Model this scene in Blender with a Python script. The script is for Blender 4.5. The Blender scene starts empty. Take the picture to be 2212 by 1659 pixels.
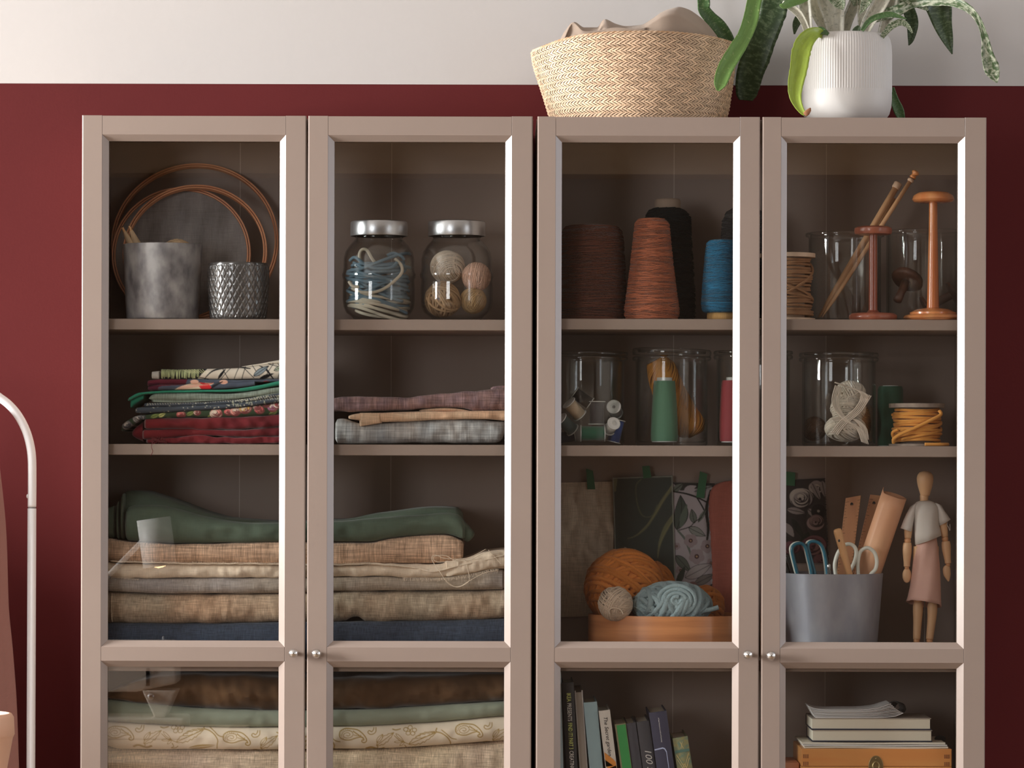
import bpy, math, random
import numpy as np
from mathutils import Vector, Matrix, noise

# ------------------------------------------------------------------ camera, light, exposure
F, CX, CY, D, CZ, ROLL = 7320.0, 1085.0, 1000.0, 6.0, 1.405, 0.0026
scn = bpy.context.scene
COL = scn.collection
scn.view_settings.view_transform = 'Standard'
scn.view_settings.look = 'None'
scn.view_settings.exposure = 0.0
scn.view_settings.gamma = 1.0
scn.view_settings.use_curve_mapping = False
cd = bpy.data.cameras.new('camera')
cam = bpy.data.objects.new('camera', cd); COL.objects.link(cam)
cd.sensor_width = 36.0; cd.sensor_fit = 'HORIZONTAL'
cd.lens = F / 2212 * 36.0
cd.shift_x = (1106 - CX) / 2212
cd.shift_y = (CY - 829.5) / 2212
cam.location = (0, -D, CZ)
cam.rotation_euler = (math.pi / 2, -ROLL, 0)
scn.camera = cam
w = bpy.data.worlds.new('world'); scn.world = w; w.use_nodes = True
w.node_tree.nodes['Background'].inputs[0].default_value = (0.75, 0.85, 1.0, 1)
w.node_tree.nodes['Background'].inputs[1].default_value = 1.0

def area(name, loc, target, sx, sy, power, col):
    l = bpy.data.lights.new(name, 'AREA'); l.shape = 'RECTANGLE'; l.size = sx; l.size_y = sy
    l.energy = power; l.color = col
    o = bpy.data.objects.new(name, l); COL.objects.link(o)
    o.location = loc
    o.rotation_euler = (Vector(target) - Vector(loc)).to_track_quat('-Z', 'Y').to_euler()
    return o
# daylight through the big window in the left wall, and the smaller one on the right behind the camera; plus one added fill
area('daylight_left', (-5.2, -1.15, 2.05), (0, -1.9, 1.8), 1.8, 1.4, 640, (1.0, 0.985, 0.965))
area('fill_left_front', (-3.0, -5.6, 1.9), (-0.2, 0, 1.5), 1.2, 1.5, 50, (0.95, 0.97, 1.0))  # added fill for the fronts, no window at this spot
area('daylight_right', (3.55, -0.42, 1.7), (0, -0.25, 1.5), 0.6, 1.7, 20, (0.76, 0.86, 1.0))
area('daylight_right_front', (3.5, -3.7, 1.8), (0.2, 0, 1.4), 0.8, 1.7, 13, (0.82, 0.89, 1.0))
scn.cycles.max_bounces = 9
scn.cycles.diffuse_bounces = 4
scn.cycles.glossy_bounces = 4
scn.cycles.transparent_max_bounces = 32
scn.cycles.caustics_reflective = False
scn.cycles.caustics_refractive = False
scn.cycles.sample_clamp_indirect = 4.0

# ------------------------------------------------------------------ helpers
def P(px, py, y=0.0):
    """a point of the photograph's 2212x1659 frame at depth y (metres behind the door fronts)"""
    dx, dy = px - CX, py - CY
    k = (D + y) / F
    return Vector(((dx + ROLL * dy) * k, y, CZ - (dy - ROLL * dx) * k))
def S(n, y=0.0):
    return n * (D + y) / F
def lin(c):
    c = c / 255.0
    return c / 12.92 if c <= 0.04045 else ((c + 0.055) / 1.055) ** 2.4
def C(r, g, b, k=1.0):
    c = [lin(v) * k for v in (r, g, b)]
    if k != 1.0:   # albedo from a colour seen in soft indoor light: a little less saturated
        l_ = .2126*c[0] + .7152*c[1] + .0722*c[2]; c = [l_ + (v - l_)*.93 for v in c]
    mx_ = max(c); return tuple(v*min(1, .84/mx_) for v in c)
def curve(pts):
    xs = np.array([p[0] for p in pts], float); ys = np.array([p[1] for p in pts], float)
    if len(xs) < 3:
        return lambda x: float(np.interp(x, xs, ys))
    d = np.diff(ys) / np.maximum(np.diff(xs), 1e-6)
    m = np.empty(len(xs)); m[0] = d[0]; m[-1] = d[-1]
    m[1:-1] = np.where(d[:-1] * d[1:] > 0, 2 * d[:-1] * d[1:] / (d[:-1] + d[1:] + 1e-12), 0)
    def f(x):
        if x <= xs[0]: return float(ys[0])
        if x >= xs[-1]: return float(ys[-1])
        i = int(np.searchsorted(xs, x) - 1); h = xs[i + 1] - xs[i]; t = (x - xs[i]) / h
        return float((2*t**3 - 3*t**2 + 1)*ys[i] + (t**3 - 2*t**2 + t)*h*m[i] + (-2*t**3 + 3*t**2)*ys[i+1] + (t**3 - t**2)*h*m[i+1])
    return f
def smooth_path(pts, n=8):
    """Catmull-Rom through 3-D (or longer) points"""
    A = np.array(pts, float); out = []
    for i in range(len(A) - 1):
        p0 = A[max(i-1, 0)]; p1 = A[i]; p2 = A[i+1]; p3 = A[min(i+2, len(A)-1)]
        for k in range(n):
            t = k / n
            out.append(0.5*((2*p1) + (-p0+p2)*t + (2*p0-5*p1+4*p2-p3)*t*t + (-p0+3*p1-3*p2+p3)*t**3))
    out.append(A[-1]); return np.array(out)

class MB:
    def __init__(s): s.v = []; s.f = []; s.c = []; s.uv = []; s.n = 0
    def add(s, vs, fs, col=None, uv=None):
        vs = np.asarray(vs, float).reshape(-1, 3)
        s.v.append(vs)
        n = s.n
        s.f.extend([tuple(i + n for i in f) for f in fs])
        s.c.append(np.tile(np.array(col or (1, 1, 1), float), (len(vs), 1)) if not isinstance(col, np.ndarray) else col)
        s.uv.append(np.zeros((len(vs), 2)) if uv is None else np.asarray(uv, float))
        s.n += len(vs); return s
    def box(s, x0, x1, y0, y1, z0, z1, col=None):
        v = [(x, y, z) for z in (z0, z1) for y in (y0, y1) for x in (x0, x1)]
        return s.add(v, [(0,2,3,1),(4,5,7,6),(0,1,5,4),(2,6,7,3),(0,4,6,2),(1,3,7,5)], col)
    def prism(s, poly, y0, y1, col=None):
        """poly: (x, z) outline, extruded from y0 (front) to y1"""
        n = len(poly)
        v = [(x, y0, z) for x, z in poly] + [(x, y1, z) for x, z in poly]
        f = [tuple(range(n)), tuple(range(2*n-1, n-1, -1))] + [(i, i+n, (i+1) % n + n, (i+1) % n) for i in range(n)]
        return s.add(v, f, col)
    def grid(s, A, cu=False, cv=False, col=None, caps=False, uv=None):
        """A: (nu, nv, 3)"""
        A = np.asarray(A, float); nu, nv = A.shape[:2]
        f = []
        for i in range(nu if cu else nu - 1):
            a = i * nv; b = ((i + 1) % nu) * nv
            for j in range(nv if cv else nv - 1):
                k = (j + 1) % nv
                f.append((a + j, b + j, b + k, a + k))
        if caps:
            f.append(tuple(range(nv))); f.append(tuple((nu - 1) * nv + j for j in range(nv - 1, -1, -1)))
        return s.add(A.reshape(-1, 3), f, col if col is None or isinstance(col, tuple) else col.reshape(-1, 3),
                     None if uv is None else np.asarray(uv).reshape(-1, 2))
    def lathe(s, cx, cy, prof, seg=36, sy=1.0, M=None, rib=None, caps=True, col=None):
        th = np.linspace(0, 2*math.pi, seg, endpoint=False)
        R = []
        for r, z in prof:
            rr = np.full(seg, r) if rib is None else r * rib(th, z)
            R.append(np.stack([cx + rr*np.cos(th), cy + sy*rr*np.sin(th), np.full(seg, z)], 1))
        A = np.array(R)
        if M is not None:
            A = (np.array(M.to_3x3()) @ A.reshape(-1, 3).T).T.reshape(A.shape) + np.array(M.translation)
        return s.grid(A[::-1], cv=True, caps=caps, col=col)
    def tube(s, pts, r, sides=8, closed=False, col=None, flat=1.0, caps=True):
        pts = np.asarray(pts, float); n = len(pts)
        rs = np.full(n, r) if np.isscalar(r) else np.asarray(r, float)
        if closed: t = np.roll(pts, -1, 0) - np.roll(pts, 1, 0)
        else: t = np.gradient(pts, axis=0)
        t /= np.linalg.norm(t, axis=1)[:, None] + 1e-12
        up = np.array((0, 1.0, 0)) if abs(t[0][1]) < .9 else np.array((1.0, 0, 0))
        nn = []; u = up - t[0]*np.dot(up, t[0]); u /= np.linalg.norm(u)
        for i in range(n):
            u = u - t[i]*np.dot(u, t[i]); u /= np.linalg.norm(u) + 1e-12; nn.append(u)
        nn = np.array(nn); bb = np.cross(t, nn)
        a = np.linspace(0, 2*math.pi, sides, endpoint=False)
        A = pts[:, None] + rs[:, None, None]*(np.cos(a)[None, :, None]*nn[:, None]*flat + np.sin(a)[None, :, None]*bb[:, None])
        if isinstance(col, np.ndarray): col = np.repeat(col[:, None], sides, 1)
        return s.grid(A, cu=closed, cv=True, caps=caps and not closed, col=col)
    def ball(s, c, rx, ry=None, rz=None, seg=20, col=None, M=None):
        ry = ry or rx; rz = rz or rx
        ph = np.linspace(0.02, math.pi-0.02, seg//2+1); th = np.linspace(0, 2*math.pi, seg, endpoint=False)
        A = np.stack([rx*np.sin(ph)[:, None]*np.cos(th), ry*np.sin(ph)[:, None]*np.sin(th), rz*np.cos(ph)[:, None]+0*th], 2)
        if M is not None: A = (np.array(M.to_3x3()) @ A.reshape(-1, 3).T).T.reshape(A.shape)
        return s.grid(A + np.array(c), cv=True, caps=True, col=col)

WO = {}
def origin(o): return WO[o.name]
def build(mb, name, mat, parent=None, smooth=True, bevel=0.0, seg=2, solid=0.0, angle=None):
    V = np.concatenate(mb.v)
    lo, hi = V.min(0), V.max(0)
    o0 = Vector(((lo[0]+hi[0])/2, (lo[1]+hi[1])/2, lo[2] if parent is None else (lo[2]+hi[2])/2))
    me = bpy.data.meshes.new(name)
    me.from_pydata((V - np.array(o0)).tolist(), [], mb.f)
    Cc = np.concatenate(mb.c)
    if not np.allclose(Cc, 1.0) or mat.get('attr'):
        at = me.color_attributes.new('Col', 'FLOAT_COLOR', 'POINT')
        at.data.foreach_set('color', np.concatenate([Cc, np.ones((len(Cc), 1))], 1).astype('f4').ravel())
    U = np.concatenate(mb.uv)
    if np.any(U):
        ul = me.uv_layers.new(name='UVMap')
        idx = np.empty(len(me.loops), 'i4'); me.loops.foreach_get('vertex_index', idx)
        ul.data.foreach_set('uv', U[idx].astype('f4').ravel())
    me.materials.append(mat)
    if smooth:
        me.polygons.foreach_set('use_smooth', [True]*len(me.polygons))
        if angle: me.set_sharp_from_angle(angle=math.radians(angle))
    me.update()
    ob = bpy.data.objects.new(name, me); COL.objects.link(ob)
    if parent is not None:
        ob.parent = parent; ob.location = o0 - WO[parent.name]
    else: ob.location = o0
    WO[ob.name] = o0
    if solid:
        m = ob.modifiers.new('thickness', 'SOLIDIFY'); m.thickness = solid; m.offset = 0
    if bevel:
        m = ob.modifiers.new('bevel', 'BEVEL'); m.width = bevel; m.segments = seg; m.limit_method = 'ANGLE'; m.angle_limit = math.radians(35)
        m.harden_normals = False
    return ob
def tag(o, label, cat, group=None):
    o['label'] = label; o['category'] = cat
    if group: o['group'] = group
    return o
def thing(name, loc, label, cat, group=None):
    o = bpy.data.objects.new(name, None); COL.objects.link(o); o.location = loc
    o.empty_display_size = .02
    WO[o.name] = Vector(loc); return tag(o, label, cat, group)
def struct(o): o['kind'] = 'structure'; return o

# ------------------------------------------------------------------ materials
def mat(name, col, rough=.6, metal=0.0, spec=.5, col2=None, nscale=20, stretch=(1, 1, 1), contrast=(.35, .65), bump=0.0, bscale=200,
        bstretch=(1, 1, 1), bdist=.001, weave=0, weave_amp=.3, sheen=0.0, attr=False, coat=0.0, sss=0.0, wave=None):
    m = bpy.data.materials.new(name); m.use_nodes = True
    nt = m.node_tree; N = nt.nodes; L = nt.links; b = N['Principled BSDF']
    b.inputs['Roughness'].default_value = rough; b.inputs['Metallic'].default_value = metal
    b.inputs['Specular IOR Level'].default_value = spec
    if sheen:
        b.inputs['Sheen Weight'].default_value = sheen; b.inputs['Sheen Roughness'].default_value = .4
    if coat: b.inputs['Coat Weight'].default_value = coat; b.inputs['Coat Roughness'].default_value = .12
    tc = N.new('ShaderNodeTexCoord')
    def mapping(st):
        mp = N.new('ShaderNodeMapping'); mp.inputs['Scale'].default_value = st; L.new(tc.outputs['Object'], mp.inputs[0]); return mp.outputs[0]
    def mix(fac, a, bb, mode='MIX'):
        x = N.new('ShaderNodeMix'); x.data_type = 'RGBA'; x.blend_type = mode
        for inp, v in ((x.inputs[0], fac), (x.inputs[6], a), (x.inputs[7], bb)):
            if hasattr(v, 'links'): L.new(v, inp)
            elif isinstance(v, (int, float)): inp.default_value = v
            else: inp.default_value = (*v, 1)
        return x.outputs[2]
    out = None
    if attr:
        m['attr'] = 1
        a = N.new('ShaderNodeVertexColor'); a.layer_name = 'Col'; out = a.outputs[0]
    base = out if out is not None else col
    if col2 is not None:
        n = N.new('ShaderNodeTexNoise'); n.inputs['Scale'].default_value = nscale; n.inputs['Detail'].default_value = 6
        L.new(mapping(stretch), n.inputs[0])
        r = N.new('ShaderNodeMapRange'); r.inputs[1].default_value = contrast[0]; r.inputs[2].default_value = contrast[1]
        L.new(n.outputs[0], r.inputs[0])
        base = mix(r.outputs[0], base, col2 if out is None else mix(1.0, out, col2, 'MULTIPLY'))
    heights = []
    if weave:
        # slubby linen: fine threads both ways
        for st in ((weave, weave*.12, weave*.06), (weave*.04, weave*.12, weave)):
            n = N.new('ShaderNodeTexNoise'); n.inputs['Scale'].default_value = 1.0; n.inputs['Detail'].default_value = 3
            L.new(mapping(st), n.inputs[0])
            r = N.new('ShaderNodeMapRange'); r.inputs[1].default_value = .3; r.inputs[2].default_value = .7
            r.inputs[3].default_value = 1 - weave_amp; r.inputs[4].default_value = 1 + weave_amp*.7
            L.new(n.outputs[0], r.inputs[0])
            base = mix(1.0, base, r.outputs[0], 'MULTIPLY')
            heights.append(n.outputs[0])
    if wave:
        # (direction vector scale, angle) twill or thread lines
        sc, ang, dist, amp = wave
        mp = N.new('ShaderNodeMapping'); mp.inputs['Rotation'].default_value = (0, ang, 0); L.new(tc.outputs['Object'], mp.inputs[0])
        wv = N.new('ShaderNodeTexWave'); wv.inputs['Scale'].default_value = sc; wv.inputs['Distortion'].default_value = dist
        wv.bands_direction = 'Z'; wv.inputs['Detail Scale'].default_value = 2
        L.new(mp.outputs[0], wv.inputs[0])
        r = N.new('ShaderNodeMapRange'); r.inputs[3].default_value = 1 - amp; r.inputs[4].default_value = 1 + amp*.6
        L.new(wv.outputs['Fac'], r.inputs[0]); base = mix(1.0, base, r.outputs[0], 'MULTIPLY'); heights.append(wv.outputs['Fac'])
    if hasattr(base, 'links'): L.new(base, b.inputs['Base Color'])
    else: b.inputs['Base Color'].default_value = (*base, 1)
    if bump:
        if not heights or bscale != 200:
            n = N.new('ShaderNodeTexNoise'); n.inputs['Scale'].default_value = bscale; n.inputs['Detail'].default_value = 4
            L.new(mapping(bstretch), n.inputs[0]); heights.append(n.outputs[0])
        prev = None
        for hgt in heights:
            bp = N.new('ShaderNodeBump'); bp.inputs['Strength'].default_value = bump; bp.inputs['Distance'].default_value = bdist
            L.new(hgt, bp.inputs['Height'])
            if prev is not None: L.new(prev, bp.inputs['Normal'])
            prev = bp.outputs[0]
        L.new(prev, b.inputs['Normal'])
    return m
def ymat(name, col, **kw):
    """wool and string: strands vary a little in shade"""
    kw.pop('col2', None); kw.pop('nscale', None); return mat(name, (1, 1, 1), attr=True, col2=col, contrast=(-1, 0), **kw)
def glass(name, tint=(1, 1, 1), edge=(.7, .8, .78), r0=.04, edge_pow=3.0, gloss=0.0):
    m = bpy.data.materials.new(name); m.use_nodes = True
    nt = m.node_tree; N = nt.nodes; L = nt.links; N.clear()
    out = N.new('ShaderNodeOutputMaterial'); tr = N.new('ShaderNodeBsdfTransparent'); gl = N.new('ShaderNodeBsdfGlossy')
    gl.inputs['Roughness'].default_value = gloss; gl.inputs[0].default_value = (1, 1, 1, 1)
    lw = N.new('ShaderNodeLayerWeight'); lw.inputs[0].default_value = .5
    p = N.new('ShaderNodeMath'); p.operation = 'POWER'; p.inputs[1].default_value = 5; L.new(lw.outputs['Facing'], p.inputs[0])
    a = N.new('ShaderNodeMath'); a.operation = 'MULTIPLY_ADD'; a.inputs[1].default_value = 1 - r0; a.inputs[2].default_value = r0
    L.new(p.outputs[0], a.inputs[0])
    q = N.new('ShaderNodeMath'); q.operation = 'POWER'; q.inputs[1].default_value = edge_pow; L.new(lw.outputs['Facing'], q.inputs[0])
    mc = N.new('ShaderNodeMix'); mc.data_type = 'RGBA'; mc.inputs[6].default_value = (*tint, 1); mc.inputs[7].default_value = (*edge, 1)
    L.new(q.outputs[0], mc.inputs[0]); L.new(mc.outputs[2], tr.inputs[0])
    mx = N.new('ShaderNodeMixShader'); L.new(a.outputs[0], mx.inputs[0]); L.new(tr.outputs[0], mx.inputs[1]); L.new(gl.outputs[0], mx.inputs[2])
    L.new(mx.outputs[0], out.inputs[0]); return m

# ------------------------------------------------------------------ print canvas (flat prints on cloth and paper)
class Canvas:
    def __init__(s, x0, y0, x1, y1, bg, res=1.0):
        s.x0, s.y0, s.res = x0, y0, res
        s.w = int((x1-x0)/res)+2; s.h = int((y1-y0)/res)+2
        s.a = np.tile(np.array(bg, float), (s.h, s.w, 1))
    def _win(s, xa, ya, xb, yb):
        i0 = max(0, int((ya-s.y0)/s.res)); i1 = min(s.h, int((yb-s.y0)/s.res)+2)
        j0 = max(0, int((xa-s.x0)/s.res)); j1 = min(s.w, int((xb-s.x0)/s.res)+2)
        if i0 >= i1 or j0 >= j1: return None
        Y, X = np.mgrid[i0:i1, j0:j1]
        return (i0, i1, j0, j1, s.x0+X*s.res, s.y0+Y*s.res)
    def _put(s, W, mask, col):
        i0, i1, j0, j1 = W[:4]; sub = s.a[i0:i1, j0:j1]; m = mask[..., None]
        s.a[i0:i1, j0:j1] = sub*(1-m) + np.array(col)*m
    def stroke(s, pts, wd, col, sm=True):
        if sm and len(pts) > 2: pts = smooth_path(pts, 6)
        n = len(pts); ws = np.interp(np.linspace(0, 1, n), np.linspace(0, 1, len(wd)), wd) if hasattr(wd, '__len__') else np.full(n, wd)
        P_ = np.array(pts, float); k = ws.max()
        W = s._win(P_[:, 0].min()-k, P_[:, 1].min()-k, P_[:, 0].max()+k, P_[:, 1].max()+k)
        if W is None: return
        X, Y = W[4], W[5]; m = np.zeros(X.shape)
        for i in range(n-1):
            ax, ay = P_[i]; bx, by = P_[i+1]; dx, dy = bx-ax, by-ay; l2 = dx*dx+dy*dy+1e-9
            t = np.clip(((X-ax)*dx+(Y-ay)*dy)/l2, 0, 1)
            d = np.hypot(X-ax-t*dx, Y-ay-t*dy)
            m = np.maximum(m, np.clip((ws[i]/2-d)/s.res+.5, 0, 1))
        s._put(W, m, col)
    def poly(s, pts, col, alpha=1.0):
        P_ = np.array(pts, float)
        W = s._win(P_[:, 0].min(), P_[:, 1].min(), P_[:, 0].max(), P_[:, 1].max())
        if W is None: return
        X, Y = W[4], W[5]; m = np.zeros(X.shape, bool)
        for i in range(len(P_)):
            x1, y1 = P_[i]; x2, y2 = P_[(i+1) % len(P_)]
            c = ((y1 > Y) != (y2 > Y)) & (X < (x2-x1)*(Y-y1)/(y2-y1+1e-12)+x1)
            m ^= c
        s._put(W, m*float(alpha), col)
    def disc(s, x, y, r, col, ry=None, alpha=1.0):
        ry = ry or r; W = s._win(x-r, y-ry, x+r, y+ry)
        if W is None: return
        d = np.hypot((W[4]-x)/r, (W[5]-y)/ry); s._put(W, np.clip((1-d)*min(r, ry)/s.res+.5, 0, 1)*alpha, col)
    def leaf(s, p0, p1, wd, col, vein=None, outline=None, ow=1.5, serr=0, bend=0.0):
        p0 = np.array(p0, float); p1 = np.array(p1, float); d = p1-p0; Lh = np.hypot(*d); nrm = np.array((-d[1], d[0]))/Lh
        ts = np.linspace(0, 1, 25); mid = [p0+d*t+nrm*bend*math.sin(math.pi*t)*Lh for t in ts]
        def wf(t, k):
            v = wd/2*math.sin(math.pi*t**.8)**.9
            if serr: v *= 1 - .35*((k*serr/24.0) % 1.0)
            return v
        Lp = [mid[i]+nrm*wf(t, i) for i, t in enumerate(ts)]; Rp = [mid[i]-nrm*wf(t, i) for i, t in enumerate(ts)]
        if col is not None: s.poly(Lp+Rp[::-1], col)
        if outline is not None: s.stroke(Lp, ow, outline, False); s.stroke(Rp, ow, outline, False)
        if vein is not None: s.stroke(mid, ow, vein, False)
    def rose(s, x, y, r, cols, dark, rnd, n=14):
        for k in range(n):
            rr = r*(1-k/(n+1.0)); a = rnd.random()*6.28; ox, oy = math.cos(a)*r*.16, math.sin(a)*r*.16
            s.disc(x+ox, y+oy, rr, dark, rr*.82); s.disc(x+ox-1.0, y+oy-1.2, rr-1.3, cols[k % len(cols)], (rr-1.3)*.82)
        s.disc(x, y, r*.12, dark)
    def sample(s, px, py):
        j = np.clip((np.asarray(px)-s.x0)/s.res, 0, s.w-1.001); i = np.clip((np.asarray(py)-s.y0)/s.res, 0, s.h-1.001)
        i0 = i.astype(int); j0 = j.astype(int); fi = (i-i0)[..., None]; fj = (j-j0)[..., None]
        return (s.a[i0, j0]*(1-fi)*(1-fj)+s.a[i0+1, j0]*fi*(1-fj)+s.a[i0, j0+1]*(1-fi)*fj+s.a[i0+1, j0+1]*fi*fj)

# ------------------------------------------------------------------ folded cloth
def cloth_layer(mb, top, bot, yf, yb, canvas=None, step=5.0, nv=12, amp=.0015, seed=0, tl=8.0, tr=8.0, bulge=.018, crease=1.0, keep=.45, slant=(0, 0)):
    ft, fb = curve(top), curve(bot)
    x0 = min(top[0][0], bot[0][0]); x1 = max(top[-1][0], bot[-1][0])
    n = max(4, int((x1-x0)/step)); rows = []; pix = []
    for i in range(n+1):
        x = x0+(x1-x0)*i/n
        e = 1.0
        for d, tp in ((x-x0, tl), (x1-x, tr)):
            if tp > 0 and d < tp: e = min(e, math.sqrt(max(0, 1-(1-d/tp)**2)))
        t, b = ft(x), fb(x); c = (t+b)/2; h = max(.6, (b-t))*(keep+(1-keep)*e)
        if b - t < 1.2: h = 1.2
        wz = noise.noise(Vector((x*.02*crease, seed*3.7, 1.3)))*amp*.5
        row = []; pr = []
        bl = min(S(h)/2*1.0, bulge)
        for j in range(nv+1):
            ph = math.pi/2-math.pi*j/nv
            py = c-h/2*math.sin(ph)
            q = P(x, py, yf)
            dn = noise.noise(Vector((x*.012*crease, py*.03, seed*7.1)))*amp*1.6 + noise.noise(Vector((x*.045*crease, py*.05, seed*5.3+9)))*amp
            y = yf + bl*(1-math.cos(ph)) + (1-e)*.012 - dn*math.cos(ph)
            lean = slant[0]*max(0, 1-(x-x0)/25.)*(py-c) + slant[1]*max(0, 1-(x1-x)/25.)*(py-c)
            row.append((q.x+S(lean), y, q.z+wz)); pr.append((x, py))
        q = P(x, c+h/2, yf); row.append((q.x, yb, q.z+wz)); pr.append((x, c+h/2))
        q = P(x, c-h/2, yf); row.append((q.x, yb, q.z+wz)); pr.append((x, c-h/2))
        rows.append(row); pix.append(pr)
    col = None
    if canvas is not None:
        pa = np.array(pix); col = canvas.sample(pa[..., 0], pa[..., 1])
    mb.grid(np.array(rows), cv=True, caps=True, col=col)
    return mb
def cloth(name, m, label, layers, group=None, fringe=None, fcol=None):
    mb = MB()
    for L_ in layers: cloth_layer(mb, **L_)
    if fringe:
        rnd = random.Random(5)
        for (xa, xb, fn, yf, ln) in fringe:
            f_ = curve(fn); x = xa
            while x < xb:
                a = P(x, f_(x), yf); k = rnd.uniform(.4, 1)*ln; b_ = P(x+rnd.uniform(-2, 2), f_(x)+k, yf-.0015)
                mb.tube([a, (a+b_)/2+Vector((rnd.uniform(-.0006, .0006), -.001, 0)), b_], .00028, 3, col=fcol); x += rnd.uniform(1.0, 2.2)
    o = build(mb, name, m, angle=50)
    return tag(o, label, 'fabric', group)

# ------------------------------------------------------------------ yarn
def yarn_ball(mb, c, rx, ry, rz, strand, groups=7, per=9, seed=1, col=None, seg=40, sides=6, jit=.12):
    rnd = random.Random(seed); sr0 = min(.2, strand/((rx+ry+rz)/3))
    mb.ball(c, rx*(1-2.6*sr0), ry*(1-2.6*sr0), rz*(1-2.6*sr0), 24, col=col or (.95, .95, .95))
    th = np.linspace(0, 2*math.pi, seg, endpoint=False); ph = np.linspace(0, 2*math.pi, sides, endpoint=False)
    sc = np.array((rx, ry, rz)); sr = strand/((rx+ry+rz)/3)
    for g in range(groups):
        a = np.array([rnd.gauss(0, 1) for _ in range(3)]); a /= np.linalg.norm(a)
        off = rnd.uniform(-.45, .45)
        for k in range(per):
            ax = a+np.array([rnd.gauss(0, jit*.3) for _ in range(3)]); ax /= np.linalg.norm(ax)
            u = np.cross(ax, (0.3, .5, .81)); u /= np.linalg.norm(u); v = np.cross(ax, u)
            d = off+(k-per/2)*sr*2.15+rnd.uniform(-.3, .3)*sr
            if abs(d) > .93: continue
            rho = math.sqrt(1-d*d)*(1-sr*(.2+1.9*(1-(g+1)/groups))+rnd.uniform(-.2, .2)*sr)
            radial = np.cos(th)[:, None]*u+np.sin(th)[:, None]*v
            wob = 1+.012*np.sin(th*3+rnd.random()*6)
            A = (ax*d+rho*wob[:, None]*radial)[:, None]+sr*(np.cos(ph)[None, :, None]*radial[:, None]+np.sin(ph)[None, :, None]*ax)
            q_ = rnd.uniform(.74, 1.12); mb.grid(A*sc+np.array(c), cu=True, cv=True, col=col or (q_, q_, q_))
def helix(cx, cy, rf, z0, z1, turns, phase=0, seg=26, wob=0.0, rnd=None, sy=1.0):
    n = int(abs(turns)*seg)+2; t = np.linspace(0, 1, n); th = phase+turns*2*math.pi*t
    z = z0+(z1-z0)*t; r = np.array([rf(v) for v in z])
    if wob: z = z+wob*np.sin(th*1.7+phase)
    return np.stack([cx+r*np.cos(th), cy+sy*r*np.sin(th), z], 1)
def lathe_px(cx, y, prof):
    """(radius px, py) pairs at pixel column cx and depth y -> world cx and (r, z) pairs"""
    return P(cx, CY, y).x, [(S(r, y), P(cx, py, y).z) for r, py in prof]
# ------------------------------------------------------------------ materials used by the furniture
TAUPE = (.362, .284, .242)
m_taupe = mat('taupe_lacquer', TAUPE, rough=.24, spec=.5, col2=(.348, .272, .232), nscale=6, bump=.08, bscale=900, bdist=.0004)
m_taupe_in = mat('taupe_foil', (.37, .285, .238), rough=.5, spec=.35, col2=(.355, .27, .228), nscale=9, bump=.05, bscale=700, bdist=.0003)
m_seam = mat('pale_seam', (.62, .52, .45), rough=.5)
m_pane = glass('door_glass', tint=(.985, .985, .98), edge=(.9, .95, .93), r0=.055)
m_chrome = mat('brushed_nickel', (.78, .77, .76), rough=.22, metal=1.0)
m_white = mat('white_wall_paint', (.60, .572, .555), rough=.85, spec=.25, col2=(.58, .553, .537), nscale=1.2, bump=.12, bscale=90, bdist=.0012)
m_red = mat('burgundy_wall_paint', C(97, 38, 39), rough=.75, spec=.12, col2=C(92, 36, 37), nscale=2, bump=.2, bscale=260, bdist=.0006)

# ------------------------------------------------------------------ the room
WY = .305
zsplit = P(1106, 183, WY).z
def sbox(name, m, *a, parent=None):
    return build(MB().box(*a), name, m, parent, smooth=False)
struct(sbox('wall_back', m_red, -4.0, 3.6, WY, WY+.1, 0, zsplit))
o = struct(sbox('wall_back_upper', m_white, -4.0, 3.6, WY-.0008, WY+.1, zsplit, 2.75))
m_ceil = mat('ceiling_paint', (.8, .79, .77), rough=.9)
m_floor = mat('oak_floor', (.30, .20, .12), rough=.5, col2=(.24, .155, .09), nscale=3, stretch=(1, 9, 1), bump=.1)
m_dark = mat('dark_far_wall', (.13, .095, .072), rough=.9)
m_side = mat('warm_white_wall', (.55, .52, .48), rough=.9)
struct(sbox('floor', m_floor, -4.0, 3.6, -8.0, WY+.1, -.05, 0))
struct(sbox('ceiling', m_ceil, -4.0, 3.6, -8.0, WY+.1, 2.75, 2.85))
struct(sbox('wall_front', m_dark, -4.0, 3.6, -8.1, -8.0, 0, 2.75))
struct(sbox('wall_right', m_side, 3.6, 3.7, -8.1, WY+.1, 0, 2.75))
wl = MB(); wl.box(-4.12, -4.0, -8.1, -2.6, 0, 2.75); wl.box(-4.12, -4.0, -.1, WY+.1, 0, 2.75)
wl.box(-4.12, -4.0, -2.6, -.1, 0, 1.15); wl.box(-4.12, -4.0, -2.6, -.1, 2.7, 2.75)
struct(build(wl, 'wall_left', m_side, smooth=False))
m_beam = mat('pine_beam', (.62, .42, .24), rough=.7, col2=(.5, .33, .18), nscale=4, stretch=(1, 6, 6))
struct(sbox('trim_1', m_beam, -3.99, 3.59, -7.99, -7.75, 2.58, 2.749))

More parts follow.
